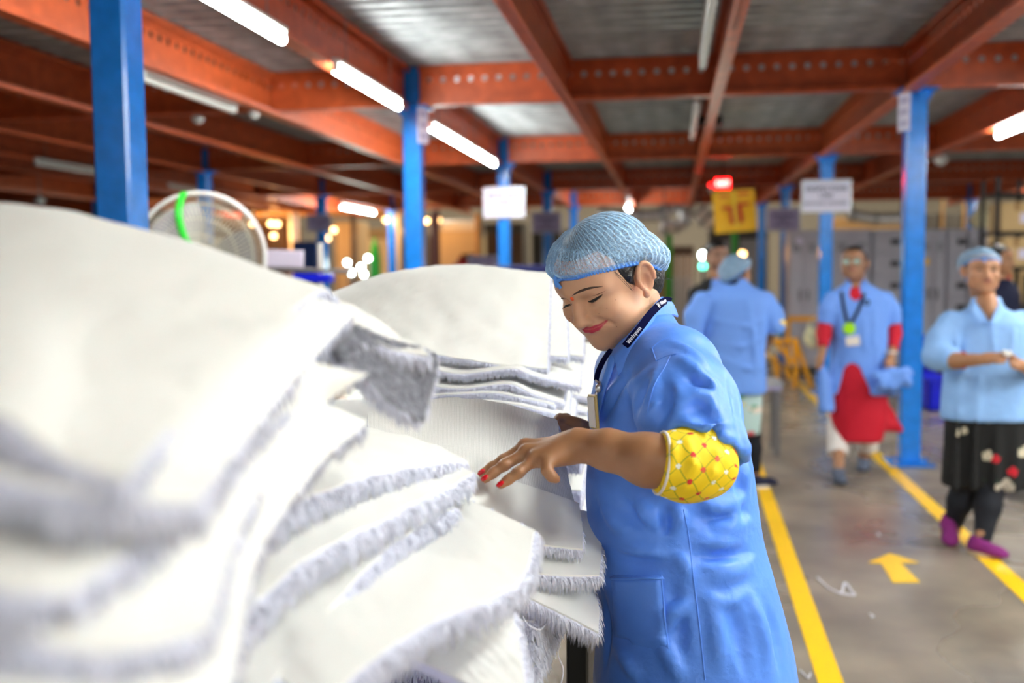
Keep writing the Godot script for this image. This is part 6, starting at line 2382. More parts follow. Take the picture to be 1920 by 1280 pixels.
	RF.ball(Vector3(0, 0.047, -0.010), Vector3(0.081, 0.082, 0.101), 0.01)
	RF.ball(Vector3(0, -0.03, -0.055), Vector3(0.06, 0.05, 0.045), 0.02)
	RF.ball(Vector3(0, -0.03, 0.115), Vector3(0.12, 0.118, 0.085), 0.01, Basis.IDENTITY, true)
	RF.emit(g, off * hx, 1)
	put("hair", g, M.hair, o)
	build_hairnet(o, off * hx, 161, 16, 40.0)
	yaw = facing(1380, 640, d) + PI - 0.2
	lofted("coat", o, off, [[522, 1356, 1400, 0.5], [532, 1350, 1406, 0.55], [546, 1326, 1428, 0.8], [562, 1310, 1440], [610, 1316, 1438, 1.05], [660, 1318, 1434], [700, 1318, 1436, 1.05], [736, 1316, 1436, 1.08]], d, 0.125, yaw, M.coat_mid, 0.010, func(F: Field):
		F.chain(pts_at([[1436, 564, 6.40], [1450, 590, 6.37], [1456, 612, 6.34]], d), [0.062, 0.062, 0.056], 0.03)
		F.chain(pts_at([[1316, 564, 6.40], [1303, 590, 6.40], [1300, 625, 6.40]], d), [0.062, 0.064, 0.058], 0.03)
		for q in [[[1340, 600], [1400, 612], [1430, 600]], [[1330, 640], [1390, 650], [1425, 636]], [[1345, 670], [1400, 690], [1428, 690]], [[1400, 560], [1412, 620], [1418, 700]]]:
			for i in 2:
				var a := on_surface(F, q[i][0], q[i][1])
				var b := on_surface(F, q[i + 1][0], q[i + 1][1])
				if a != Vector3.INF and b != Vector3.INF: F.capsule(a, b, 0.010, 0.010, 0.02))
	cloth("kurta_sleeve", o, off, pts_at([[1458, 608, 6.34], [1452, 622, 6.36]], d), [0.052, 0.046], M.pale_floral, 0.010, fine_uv)
	lofted("tunic", o, off, [[700, 1325, 1428], [760, 1322, 1428], [812, 1322, 1424]], d, 0.10, yaw, M.pale_floral, 0.012, null, fine_uv)
	cloth("legging", o, off, pts_at([[1408, 790], [1412, 840], [1415, 882]], d), [0.066, 0.052, 0.040], M.dark_cloth)
	cloth("legging", o, off, pts_at([[1355, 790, 6.48], [1358, 840, 6.55], [1360, 876, 6.6]], d), [0.066, 0.052, 0.040], M.dark_cloth)
	s1 = at(1416, 896, 6.42)
	shoe(o, off * Vector3(s1.x, 0, s1.z), yaw - 1.0, 0.18, M.navy_cloth, M.white_cloth)
	s2 = at(1360, 890, 6.62)
	shoe(o, off * Vector3(s2.x, 0, s2.z), yaw - 0.3, 0.18, M.navy_cloth, M.white_cloth)

	# ---- the man in the dark jacket
	d = 8.3
	base = at(1340, 790, d)
	base.y = 0
	o = root("person", "man with black hair in a black jacket over a light blue shirt, standing farther off", "person", "", base)
	off = Transform3D(Basis.IDENTITY, -base)
	skin = Geo.new()
	hx = head_turn(1343, 484, d, 0.45, 0.0, 0.0, 1.08)
	face_head(skin, off * hx, Color(0.36, 0.19, 0.12), Color(0.30, 0.13, 0.10), true)
	limb(skin, off, pts_at([[1342, 502], [1342, 532]], d), [0.056, 0.062], tone)
	for q in [[[1300, 655], [1302, 675]], [[1388, 655], [1386, 675]]]:
		hand_of(skin, off, at(q[0][0], q[0][1], d), at(q[1][0], q[1][1], d), pts_at([[q[1][0] - 5, 690], [q[1][0] - 2, 693], [q[1][0] + 2, 693], [q[1][0] + 5, 690]], d - 0.02), at(q[1][0] + 4, 682, d - 0.05), tone, Vector3(0, 0, -1))
	underbody(skin, off, [[[[1342, 515], [1342, 545], [1342, 660]], [0.055, 0.08, 0.08]], [[[1342, 548], [1304, 552], [1299, 610], [1300, 665]], [0.06, 0.042, 0.036, 0.026]], [[[1342, 548], [1382, 552], [1388, 610], [1387, 665]], [0.06, 0.042, 0.036, 0.026]], [[[1332, 660], [1327, 730], [1326, 800]], [0.07, 0.05, 0.035]], [[[1356, 660], [1361, 730], [1362, 800]], [0.07, 0.05, 0.035]]], d, tone)
	put("body", skin, M.skin, o)
	g = Geo.new()
	RF = Field.new(Vector3(-0.1, -0.07, -0.14), Vector3(0.1, 0.17, 0.12), 0.008)
	RF.ball(Vector3(0, 0.060, -0.008), Vector3(0.083, 0.085, 0.104), 0.01)
	RF.ball(Vector3(0, -0.030, 0.12), Vector3(0.105, 0.118, 0.085), 0.01, Basis.IDENTITY, true)
	RF.emit(g, off * hx, 1)
	put("hair", g, M.hair, o)
	yaw = facing(1340, 600, d) + 0.25
	lofted("jacket", o, off, [[520, 1326, 1358, 0.5], [533, 1308, 1376, 0.8], [548, 1298, 1388], [600, 1304, 1382], [668, 1304, 1384]], d, 0.125, yaw, M.black_cloth, 0.013, func(F: Field):
		F.chain(pts_at([[1304, 550], [1299, 600], [1299, 652]], d), [0.062, 0.055, 0.042], 0.03)
		F.chain(pts_at([[1383, 550], [1388, 600], [1388, 652]], d), [0.062, 0.055, 0.042], 0.03)
		F.chain(pts_at([[1342, 515, 8.2], [1344, 560, 8.15], [1345, 680, 8.15]], d), [0.06, 0.04, 0.05], 0.006, true))
	lofted("shirt", o, off, [[522, 1328, 1356, 0.6], [540, 1318, 1366], [600, 1312, 1374], [680, 1312, 1374]], d, 0.115, yaw, M.coat_mid, 0.014)
	cloth("trouser_leg", o, off, pts_at([[1328, 670], [1327, 730], [1326, 798]], d), [0.09, 0.075, 0.06], M.black_cloth, 0.014)
	cloth("trouser_leg", o, off, pts_at([[1360, 670], [1361, 730], [1362, 798]], d), [0.09, 0.075, 0.06], M.black_cloth, 0.014)
	for x in [1326, 1362]:
		s1 = at(x, 805, d)
		shoe(o, off * Vector3(s1.x, 0, s1.z), yaw, 0.19, M.black_cloth, M.black_cloth)

	# ---- someone in navy just showing behind the woman in purple shoes
	d = 7.6
	base = at(1896, 848, d)
	base.y = 0
	o = root("person", "dark-haired person in navy blue half hidden behind the head of the woman in purple shoes", "person", "", base)
	off = Transform3D(Basis.IDENTITY, -base)
	skin = Geo.new()
	hx = head_turn(1872, 492, d, 1.2, 0.0, 0.0, 1.0)
	face_head(skin, off * hx, tone, Color(0.30, 0.13, 0.10))
	limb(skin, off, pts_at([[1874, 508], [1876, 535]], d), [0.052, 0.058], tone)
	hand_of(skin, off, at(1850, 665, d), at(1850, 684, d), pts_at([[1846, 698], [1849, 701], [1852, 701], [1855, 698]], d), at(1856, 690, d - 0.04), tone, Vector3(0, 0, -1))
	underbody(skin, off, [[[[1876, 520], [1877, 550], [1877, 680]], [0.05, 0.08, 0.08]], [[[1877, 555], [1852, 560, 7.55], [1849, 610, 7.53], [1850, 672, 7.58]], [0.06, 0.042, 0.036, 0.026]], [[[1870, 680], [1868, 750], [1868, 846]], [0.07, 0.05, 0.03]], [[[1888, 680, 7.68], [1890, 750, 7.7], [1890, 842, 7.7]], [0.07, 0.05, 0.03]]], d, tone)
	put("body", skin, M.skin, o)
	g = Geo.new()
	RF = Field.new(Vector3(-0.1, -0.07, -0.14), Vector3(0.1, 0.15, 0.12), 0.008)
	RF.ball(Vector3(0, 0.050, -0.010), Vector3(0.084, 0.085, 0.104), 0.01)
	RF.ball(Vector3(0, -0.030, 0.12), Vector3(0.105, 0.118, 0.085), 0.01, Basis.IDENTITY, true)
	RF.emit(g, off * hx, 1)
	put("hair", g, M.hair, o)
	yaw = facing(1880, 600, d) + 0.9
	lofted("shirt", o, off, [[523, 1862, 1890, 0.6], [536, 1846, 1906, 0.8], [552, 1842, 1912], [600, 1846, 1908], [690, 1846, 1908]], d, 0.12, yaw, M.navy_cloth, 0.014, func(F: Field):
		F.chain(pts_at([[1850, 556, 7.55], [1848, 600, 7.52], [1850, 655, 7.5]], d), [0.062, 0.055, 0.042], 0.03))
	cloth("trouser_leg", o, off, pts_at([[1868, 680], [1868, 750], [1868, 840]], d), [0.085, 0.07, 0.055], M.black_cloth, 0.014)
	cloth("trouser_leg", o, off, pts_at([[1890, 680], [1890, 750], [1890, 840]], d + 0.1), [0.085, 0.07, 0.055], M.black_cloth, 0.014)
	for x in [1868, 1890]:
		s1 = at(x, 845, d + 0.03)
		shoe(o, off * Vector3(s1.x, 0, s1.z), yaw, 0.18, M.black_cloth, M.black_cloth)


func ribbon_from(F: Field, base: Vector3, pix: Array, w: float) -> Geo:
	# a flat strip laid on a solid along a line of pixels, in the axes of the thing that stands at base
	var g := Geo.new()
	var path := []
	var ps := []
	for q in pix: ps.append(Vector3(q[0], q[1], 0))
	for i in 15:
		var q := spline(ps, i / 14.0)
		var p := on_surface(F, q.x, q.y, 0.005)
		if p != Vector3.INF: path.append(p - base)
	if path.size() > 1: g.tube(path, w, 8, true, 0.3, Vector3(1, 0, 0))
	else: g.ball(at(pix[0][0], pix[0][1], 6.0) - base, Vector3.ONE * 0.002, 6, 4)
	return g


# ---------------------------------------------------------------- signs, fan, cabinets and the far machine hall
func sign_board(label: String, x: float, y: float, d: float, w: float, h: float, lines: Array, pale: bool, group: String) -> void:
	var p := at(x, y, d)
	var o := root("hanging_sign", label, "sign", group, p)
	var g := Geo.new()
	g.box(Vector3.ZERO, Vector3(w, h, 0.012), 0.003)
	put("board", g, M.sign_white if pale else M.sign_lilac, o)
	for s in [-1, 1]:
		g = Geo.new()
		g.box(Vector3(s * (w / 2 - 0.006), 0, 0.004), Vector3(0.014, h, 0.016), 0.003)
		put("frame", g, M.sign_edge, o)
		g = Geo.new()
		g.box(Vector3(0, s * (h / 2 - 0.006), 0.004), Vector3(w, 0.014, 0.016), 0.003)
		put("frame", g, M.sign_edge, o)
		g = Geo.new()
		g.box(Vector3(s * 0.05, 0, -0.010), Vector3(0.02, h * 0.5, 0.014), 0.002)
		put("bracket", g, M.grey_metal, o)
	for e in lines:
		lettering("lettering", e[0], e[1], Vector3(0, e[2], 0.0075), Basis.IDENTITY, M.sign_ink, o, true)


func notice(label: String, p: Vector3, turn: float, w: float, h: float) -> void:
	var o := root("paper_notice", label, "notice", "", p, turn)
	var g := Geo.new()
	g.box(Vector3.ZERO, Vector3(w, h, 0.006), 0.001)
	put("sheet", g, M.sign_white, o)
	for k in 3:
		g = Geo.new()
		g.box(Vector3(0, h * (0.3 - 0.3 * k), 0.0035), Vector3(w * 0.7, h * 0.12, 0.001), 0.0)
		put("printed_panel", g, M.sign_lilac, o)


func build_signs() -> void:
	var gw := "white framed signs on the blue columns"
	sign_board("white framed sign on the blue column left of the hairnet", 945, 379.5, 11.54, 0.485, 0.350, [["BATH  RUG", 0.052, 0.075], ["LINE", 0.046, 0.0], ["INSPECTION AREA", 0.032, -0.088]], true, gw)
	sign_board("white framed sign on the blue column above the woman with glasses", 1549, 367.5, 10.97, 0.520, 0.350, [["INSPECTION", 0.052, 0.080], ["LINE", 0.046, 0.005], ["BATH RUG CHECKING", 0.032, -0.078]], true, gw)
	var gl := "lilac signs farther down the hall"
	sign_board("lilac sign on the column just left of the top of the hairnet", 1024.5, 417, 15.58, 0.455, 0.320, [["PACKING", 0.05, 0.06], ["LINE", 0.045, -0.01], ["BATH RUG", 0.035, -0.09]], false, gl)
	sign_board("lilac sign beside the yellow banner on a slim blue column", 1469, 411.5, 15.0, 0.485, 0.340, [["PACKING", 0.05, 0.06], ["AREA", 0.045, -0.01], ["BATH RUG", 0.035, -0.09]], false, gl)
	sign_board("lilac sign right of the fan cage, on a blue column", 598, 418, 16.14, 0.400, 0.270, [["CUTTING", 0.05, 0.04], ["LINE", 0.04, -0.05]], false, gl)
	notice("paper notice hung near the top of the blue column behind the back rug stack", Vector3(-1.842, at(787, 238, 7.6).y, -7.40), 1.2, 0.13, 0.27)
	notice("paper notice strapped near the top of the big aisle column", Vector3(1.572, at(1700, 215, 7.1).y, -7.41), -1.0, 0.11, 0.26)
	# red exit sign
	var p := at(1355, 344, 12.6)
	var o := root("exit_sign", "glowing red exit sign above the yellow banner", "sign", "", p)
	var g := Geo.new()
	g.box(Vector3(0, 0, -0.03), Vector3(0.21, 0.15, 0.05), 0.008)
	put("housing", g, M.dark_metal, o)
	g = Geo.new()
	g.box(Vector3(0, 0, 0.0), Vector3(0.18, 0.12, 0.014), 0.004)
	put("glowing_face", g, M.red_glow, o)
	lettering("lettering", "EXIT", 0.055, Vector3(0, 0, 0.0075), Basis.IDENTITY, M.pink_glow, o, true)
	g = Geo.new()
	g.tube([Vector3(0, 0.07, -0.03), Vector3(0, 2.92 - p.y, -0.03)], 0.008, 6)
	put("hanger", g, M.dark_metal, o)
	var l := AreaLight3D.new()
	l.name = "exit_glow"
	l.area_size = Vector2(0.18, 0.12)
	l.light_energy = 0.02
	l.light_color = Color(1, 0.05, 0.05)
	l.shadow_enabled = true
	l.position = Vector3(0, 0, 0.02)
	l.rotation.y = PI
	o.add_child(l)
	p = at(1333, 347, 12.6)
	o = root("indicator_lamp", "small round red lamp next to the exit sign", "light", "", p)
	g = Geo.new()
	g.ball(Vector3.ZERO, Vector3.ONE * 0.028, 12, 8)
	put("red_bulb", g, M.red_dim, o)
	var bl := OmniLight3D.new()
	bl.name = "bulb_light"
	bl.light_color = Color(1, 0.05, 0.05)
	bl.light_energy = 0.01
	bl.light_size = 0.025
	bl.omni_range = 30.0
	bl.omni_attenuation = 2.0
	bl.shadow_enabled = true
	o.add_child(bl)
	g = Geo.new()
	g.lathe(Vector3(0, -0.06, 0), [Vector2(0.0, -0.03), Vector2(0.03, -0.03), Vector2(0.034, 0.03), Vector2(0.03, 0.04), Vector2(0, 0.04)], 12)
	put("socket", g, M.grey_metal, o)
	# yellow banner
	p = at(1377, 396, 12.2)
	o = root("banner", "tilted yellow banner with red strokes hanging beside the aisle", "banner", "", p)
	var bs := Basis(Vector3(0, 0, 1), 0.07) * Basis(Vector3.UP, 0.1)
	g = Geo.new()
	var pts := PackedVector3Array()
	for j in 9:
		for i in 11:
			pts.append(bs * Vector3((i / 10.0 - 0.5) * 0.50, (0.5 - j / 8.0) * 0.50, 0.012 * sin(i * 0.9) + 0.006 * cos(j)))
	g.grid(pts, 11, 9, false)
	put("cloth", g, M.banner, o)
	for q in [[-0.085, 0.045, 0.13, 0.035], [-0.040, -0.055, 0.045, 0.20], [0.105, 0.075, 0.14, 0.035], [0.065, -0.030, 0.045, 0.22], [-0.12, 0.19, 0.12, 0.025], [0.12, 0.20, 0.14, 0.03]]:
		g = Geo.new()
		g.box(bs * Vector3(q[0], q[1], 0.024), Vector3(q[2], q[3], 0.004), 0.0015, bs * Basis(Vector3(0, 0, 1), 0.12 if q[3] > 0.1 else 0.0))
		put("red_stroke", g, M.banner_red, o)
	g = Geo.new()
	g.box(bs * Vector3(0, 0.02, 0.020), Vector3(0.035, 0.42, 0.002), 0.0, bs)
	put("pale_stripe", g, M.banner_pale, o)
	for s in [-1, 1]:
		g = Geo.new()
		g.tube([bs * Vector3(s * 0.23, 0.24, 0), Vector3(s * 0.2, 2.92 - p.y, 0)], 0.004, 5)
		put("cord", g, M.dark_metal, o)


func build_fan() -> void:
	var c := at(376, 482, 5.3)
	var o := root("pedestal_fan", "large pedestal fan with pale wire cage and a green strap behind the near pile", "fan", "", Vector3(c.x, 0, c.z), 0.25)
	var y := c.y
	var R := 0.335
	var g := Geo.new()
	var ring := []
	for i in 49:
		var a := TAU * i / 48
		ring.append(Vector3(cos(a) * R, y + sin(a) * R, 0))
	g.tube(ring, 0.011, 8, false)
	put("cage_rim", g, M.white_metal, o)
	for face in [1.0, -1.0]:
		g = Geo.new()
		for k in 72:
			var a := TAU * k / 72
			var ps := []
			for q in 7:
				var t := q / 6.0
				var r := lerpf(0.05, R, t)
				var z: float = face * 0.085 * sqrt(maxf(0, 1 - t * t))
				var aa: float = a + face * 0.35 * t
				ps.append(Vector3(cos(aa) * r, y + sin(aa) * r, z))
			g.tube(ps, 0.0019, 4, false)
		for rr in [0.12, 0.20, 0.28]:
			var ps := []
			for i in 37:
				var a := TAU * i / 36
				ps.append(Vector3(cos(a) * rr, y + sin(a) * rr, face * 0.085 * sqrt(1 - pow(rr / R, 2))))
			g.tube(ps, 0.0022, 4, false)
		put("wire_guard", g, M.wire, o)
	g = Geo.new()
	g.lathe(Vector3(0, y, 0.075), [Vector2(0, -0.01), Vector2(0.055, -0.01), Vector2(0.055, 0.008), Vector2(0.045, 0.014), Vector2(0, 0.016)], 20, Basis(Vector3.RIGHT, PI / 2))
	put("badge", g, M.dark_metal, o)
	for k in 3:
		g = Geo.new()
		var ps := PackedVector3Array()
		for j in 7:
			for i in 9:
				var r := 0.05 + 0.24 * j / 6.0
				var a := TAU * k / 3 + (i / 8.0 - 0.5) * (0.9 + 0.35 * sin(j * 0.5))
				ps.append(Vector3(cos(a) * r, y + sin(a) * r, (i / 8.0 - 0.5) * 0.07))
		g.grid(ps, 9, 7)
		put("blade", g, M.grey_metal, o)
	g = Geo.new()
	g.lathe(Vector3(0, y, -0.19), [Vector2(0, 0), Vector2(0.055, 0.005), Vector2(0.075, 0.03), Vector2(0.075, 0.13), Vector2(0.05, 0.16), Vector2(0.02, 0.165), Vector2(0.02, 0.26), Vector2(0, 0.26)], 18, Basis(Vector3.RIGHT, PI / 2))
	put("motor", g, M.dark_metal, o)
	g = Geo.new()
	g.tube([Vector3(0, 0.03, -0.12), Vector3(0, y - 0.05, -0.12)], 0.022, 10)
	put("pole", g, M.grey_metal, o)
	g = Geo.new()
	g.lathe(Vector3(0, 0, -0.12), [Vector2(0.24, 0), Vector2(0.25, 0.015), Vector2(0.20, 0.035), Vector2(0.05, 0.06), Vector2(0.03, 0.10), Vector2(0, 0.10)], 24)
	put("base", g, M.dark_metal, o)
	g = Geo.new()
	var st := []
	for i in 13:
		var t := i / 12.0
		var r := lerpf(R + 0.008, 0.06, t)
		var a := 1.78 + 0.35 * t
		st.append(Vector3(cos(a) * r, y + sin(a) * r, 0.02 + 0.10 * sin(minf(t * 2.2, 1.0) * PI / 2)))
	g.tube(st, 0.019, 8, true, 0.35, Vector3(1, 0, 0))
	put("green_strap", g, M.fan_green, o)


func cabinet(label: String, x0: float, x1: float, ytop: float, d: float, drawers: int, extra := "") -> void:
	var a := at(x0, ytop, d)
	var b := at(x1, ytop, d)
	var w := absf(b.x - a.x)
	var h := a.y
	var o := root("steel_cabinet", label, "cabinet", "grey steel cabinets along the aisle", Vector3((a.x + b.x) / 2, 0, a.z))
	var g := Geo.new()
	g.box(Vector3(0, h / 2 + 0.04, -0.25), Vector3(w - 0.01, h - 0.08, 0.5), 0.008)
	put("body", g, M.cabinet, o)
	g = Geo.new()
	g.box(Vector3(0, 0.04, -0.26), Vector3(w - 0.05, 0.08, 0.46), 0.004)
	put("plinth", g, M.dark_metal, o)
	if drawers > 0:
		var hh := (h - 0.16) / drawers
		for k in drawers:
			g = Geo.new()
			var yy := 0.12 + hh * (k + 0.5)
			g.box(Vector3(0, yy, 0.008), Vector3(w - 0.05, hh - 0.02, 0.022), 0.005)
			var dr := put("drawer", g, M.cabinet, o)
			g = Geo.new()
			g.box(Vector3(w * 0.22, yy + 0.02, 0.026), Vector3(0.11, 0.075, 0.016), 0.005)
			g.box(Vector3(w * 0.22, yy + 0.05, 0.034), Vector3(0.10, 0.014, 0.016), 0.004)
			put("handle", g, M.cabinet_vent, dr)
	else:
		for s in [-1, 1]:
			g = Geo.new()
			g.box(Vector3(s * (w / 4 - 0.002), h / 2 + 0.04, 0.008), Vector3(w / 2 - 0.03, h - 0.18, 0.022), 0.005)
			var dr := put("door", g, M.cabinet, o)
			g = Geo.new()
			g.box(Vector3(s * 0.05, h * 0.55, 0.03), Vector3(0.018, 0.14, 0.022), 0.005)
			put("handle", g, M.cabinet_vent, dr)
			g = Geo.new()
			for k in 4:
				g.box(Vector3(s * w / 4, h - 0.18 - k * 0.03, 0.021), Vector3(w * 0.22, 0.012, 0.006), 0.002)
			put("vent", g, M.cabinet_vent, dr)
	if extra == "disc":
		g = Geo.new()
		g.lathe(Vector3(-w * 0.15, h - 0.14, 0.02), [Vector2(0.045, 0), Vector2(0.045, 0.012), Vector2(0.03, 0.018), Vector2(0, 0.018)], 18, Basis(Vector3.RIGHT, PI / 2))
		put("dial", g, M.sign_white, o)
	elif extra == "sticker":
		g = Geo.new()
		g.box(Vector3(-w * 0.28, h - 0.42, 0.021), Vector3(0.08, 0.08, 0.002), 0.0)
		put("yellow_sticker", g, M.yellow_paint, o)


func machine(label: String, x0: float, x1: float, ytop: float, d: float, m: Material, m2: Material, kind: int, depth := 0.8) -> void:
	# a textile machine of the far hall: body on feet, panel, guards, and something on top
	var a := at(x0, ytop, d)
	var b := at(x1, ytop, d)
	var w := a.distance_to(b)
	var h := maxf(a.y, 0.4)
	var o := root("machine", label, "machine", "machines of the far hall", Vector3((a.x + b.x) / 2, 0, (a.z + b.z) / 2))
	var g := Geo.new()
	g.box(Vector3(0, 0.08 + (h - 0.08) / 2, -depth / 2), Vector3(w, h - 0.08, depth), 0.02)
	put("body", g, m, o)
	for s in [-1, 1]:
		g = Geo.new()
		g.box(Vector3(s * (w / 2 - 0.08), 0.045, -depth / 2), Vector3(0.10, 0.09, depth * 0.9), 0.008)
		put("foot", g, M.dark_metal, o)
	if kind == 0:
		var n := maxi(1, int(w / 0.6))
		for k in n:
			g = Geo.new()
			g.box(Vector3((k + 0.5) * w / n - w / 2, h * 0.52, 0.012), Vector3(w / n - 0.05, h * 0.75, 0.03), 0.008)
			var dr := put("door", g, m2, o)
			g = Geo.new()
			g.box(Vector3((k + 0.85) * w / n - w / 2, h * 0.55, 0.04), Vector3(0.025, 0.16, 0.03), 0.006)
			put("handle", g, M.dark_metal, dr)
	elif kind == 1:
		g = Geo.new()
		g.tube([Vector3(-w / 2, h + 0.10, -depth * 0.4), Vector3(w / 2, h + 0.10, -depth * 0.4)], 0.14, 16)
		put("roller", g, m2, o)
		for s in [-1, 1]:
			g = Geo.new()
			g.box(Vector3(s * w * 0.49, h + 0.05, -depth * 0.4), Vector3(0.06, 0.42, 0.36), 0.01)
			put("roller_bracket", g, M.grey_metal, o)
		g = Geo.new()
		g.box(Vector3(w * 0.25, h * 0.7, 0.03), Vector3(minf(0.4, w * 0.4), 0.3, 0.06), 0.01)
		put("control_panel", g, M.dark_metal, o)
	else:
		for k in 3:
			g = Geo.new()
			g.tube([Vector3(w * (k - 1) * 0.3, h * 0.3, 0.05), Vector3(w * (k - 1) * 0.3, h + 0.35, 0.05)], 0.035, 10)
			put("pipe", g, m2, o)
		g = Geo.new()
		g.box(Vector3(0, h * 0.45, 0.03), Vector3(w * 0.8, h * 0.3, 0.06), 0.01)
		put("guard", g, M.grey_metal, o)


func small_lamp(label: String, x: float, y: float, d: float, r: float, m: Material, c: Color, e: float) -> void:
	var o := root("small_lamp", label, "light", "small lamps among the far machines", at(x, y, d))
	var g := Geo.new()
	g.ball(Vector3.ZERO, Vector3(r, r, r), 12, 8)
	put("bulb", g, m, o)
	g = Geo.new()
	g.lathe(Vector3(0, r * 0.7, 0), [Vector2(r * 0.5, 0), Vector2(r * 0.55, r * 0.8), Vector2(r * 0.2, r * 1.1), Vector2(0, r * 1.1)], 12)
	put("lamp_cap", g, M.dark_metal, o)
	g = Geo.new()
	if o.position.z < -21.3 and o.position.y > 1.7: g.tube([Vector3(0, r * 1.5, 0), Vector3(0, 5.0 - o.position.y, 0)], 0.012, 6)
	else: g.tube([Vector3(0, r * 1.5, 0), Vector3(0, r * 1.2, -r * 2), Vector3(0, -r, -r * 2.2), Vector3(0, 0.01 - o.position.y, -r * 2.2)], 0.012, 6)
	put("lamp_pole", g, M.dark_metal, o)
	if e > 0:
		var l := OmniLight3D.new()
		l.name = "bulb_light"
		l.light_color = c
		l.light_energy = e
		l.light_size = r * 0.8
		l.omni_range = 30.0
		l.omni_attenuation = 2.0
		l.shadow_enabled = true
		o.add_child(l)


func duct(label: String, ps: Array, d: float, r: float, m: Material) -> void:
	var pts := pts_at(ps, d)
	var o := root("air_duct", label, "duct", "ducts of the far hall", pts[0])
	var g := Geo.new()
	var path := []
	for i in 6 * (pts.size() - 1) + 1:
		path.append(spline(pts, float(i) / (6 * (pts.size() - 1))) - pts[0])
	g.tube(path, r, 14)
	put("pipe", g, m, o)
	for k in pts.size():
		g = Geo.new()
		var i := clampi(k * 6, 1, path.size() - 2)
		var dir: Vector3 = (path[i + 1] - path[i - 1]).normalized()
		g.tube([path[i] - dir * 0.03, path[i] + dir * 0.03], r * 1.12, 14)
		put("joint_ring", g, M.grey_metal, o)
	g = Geo.new()
	for k in [1, path.size() - 2]:
		g.tube([path[k], Vector3(path[k].x, (2.92 if pts[0].z > -21.2 else 5.0) - pts[0].y, path[k].z)], 0.012, 6)
	put("duct_hanger", g, M.dark_metal, o)


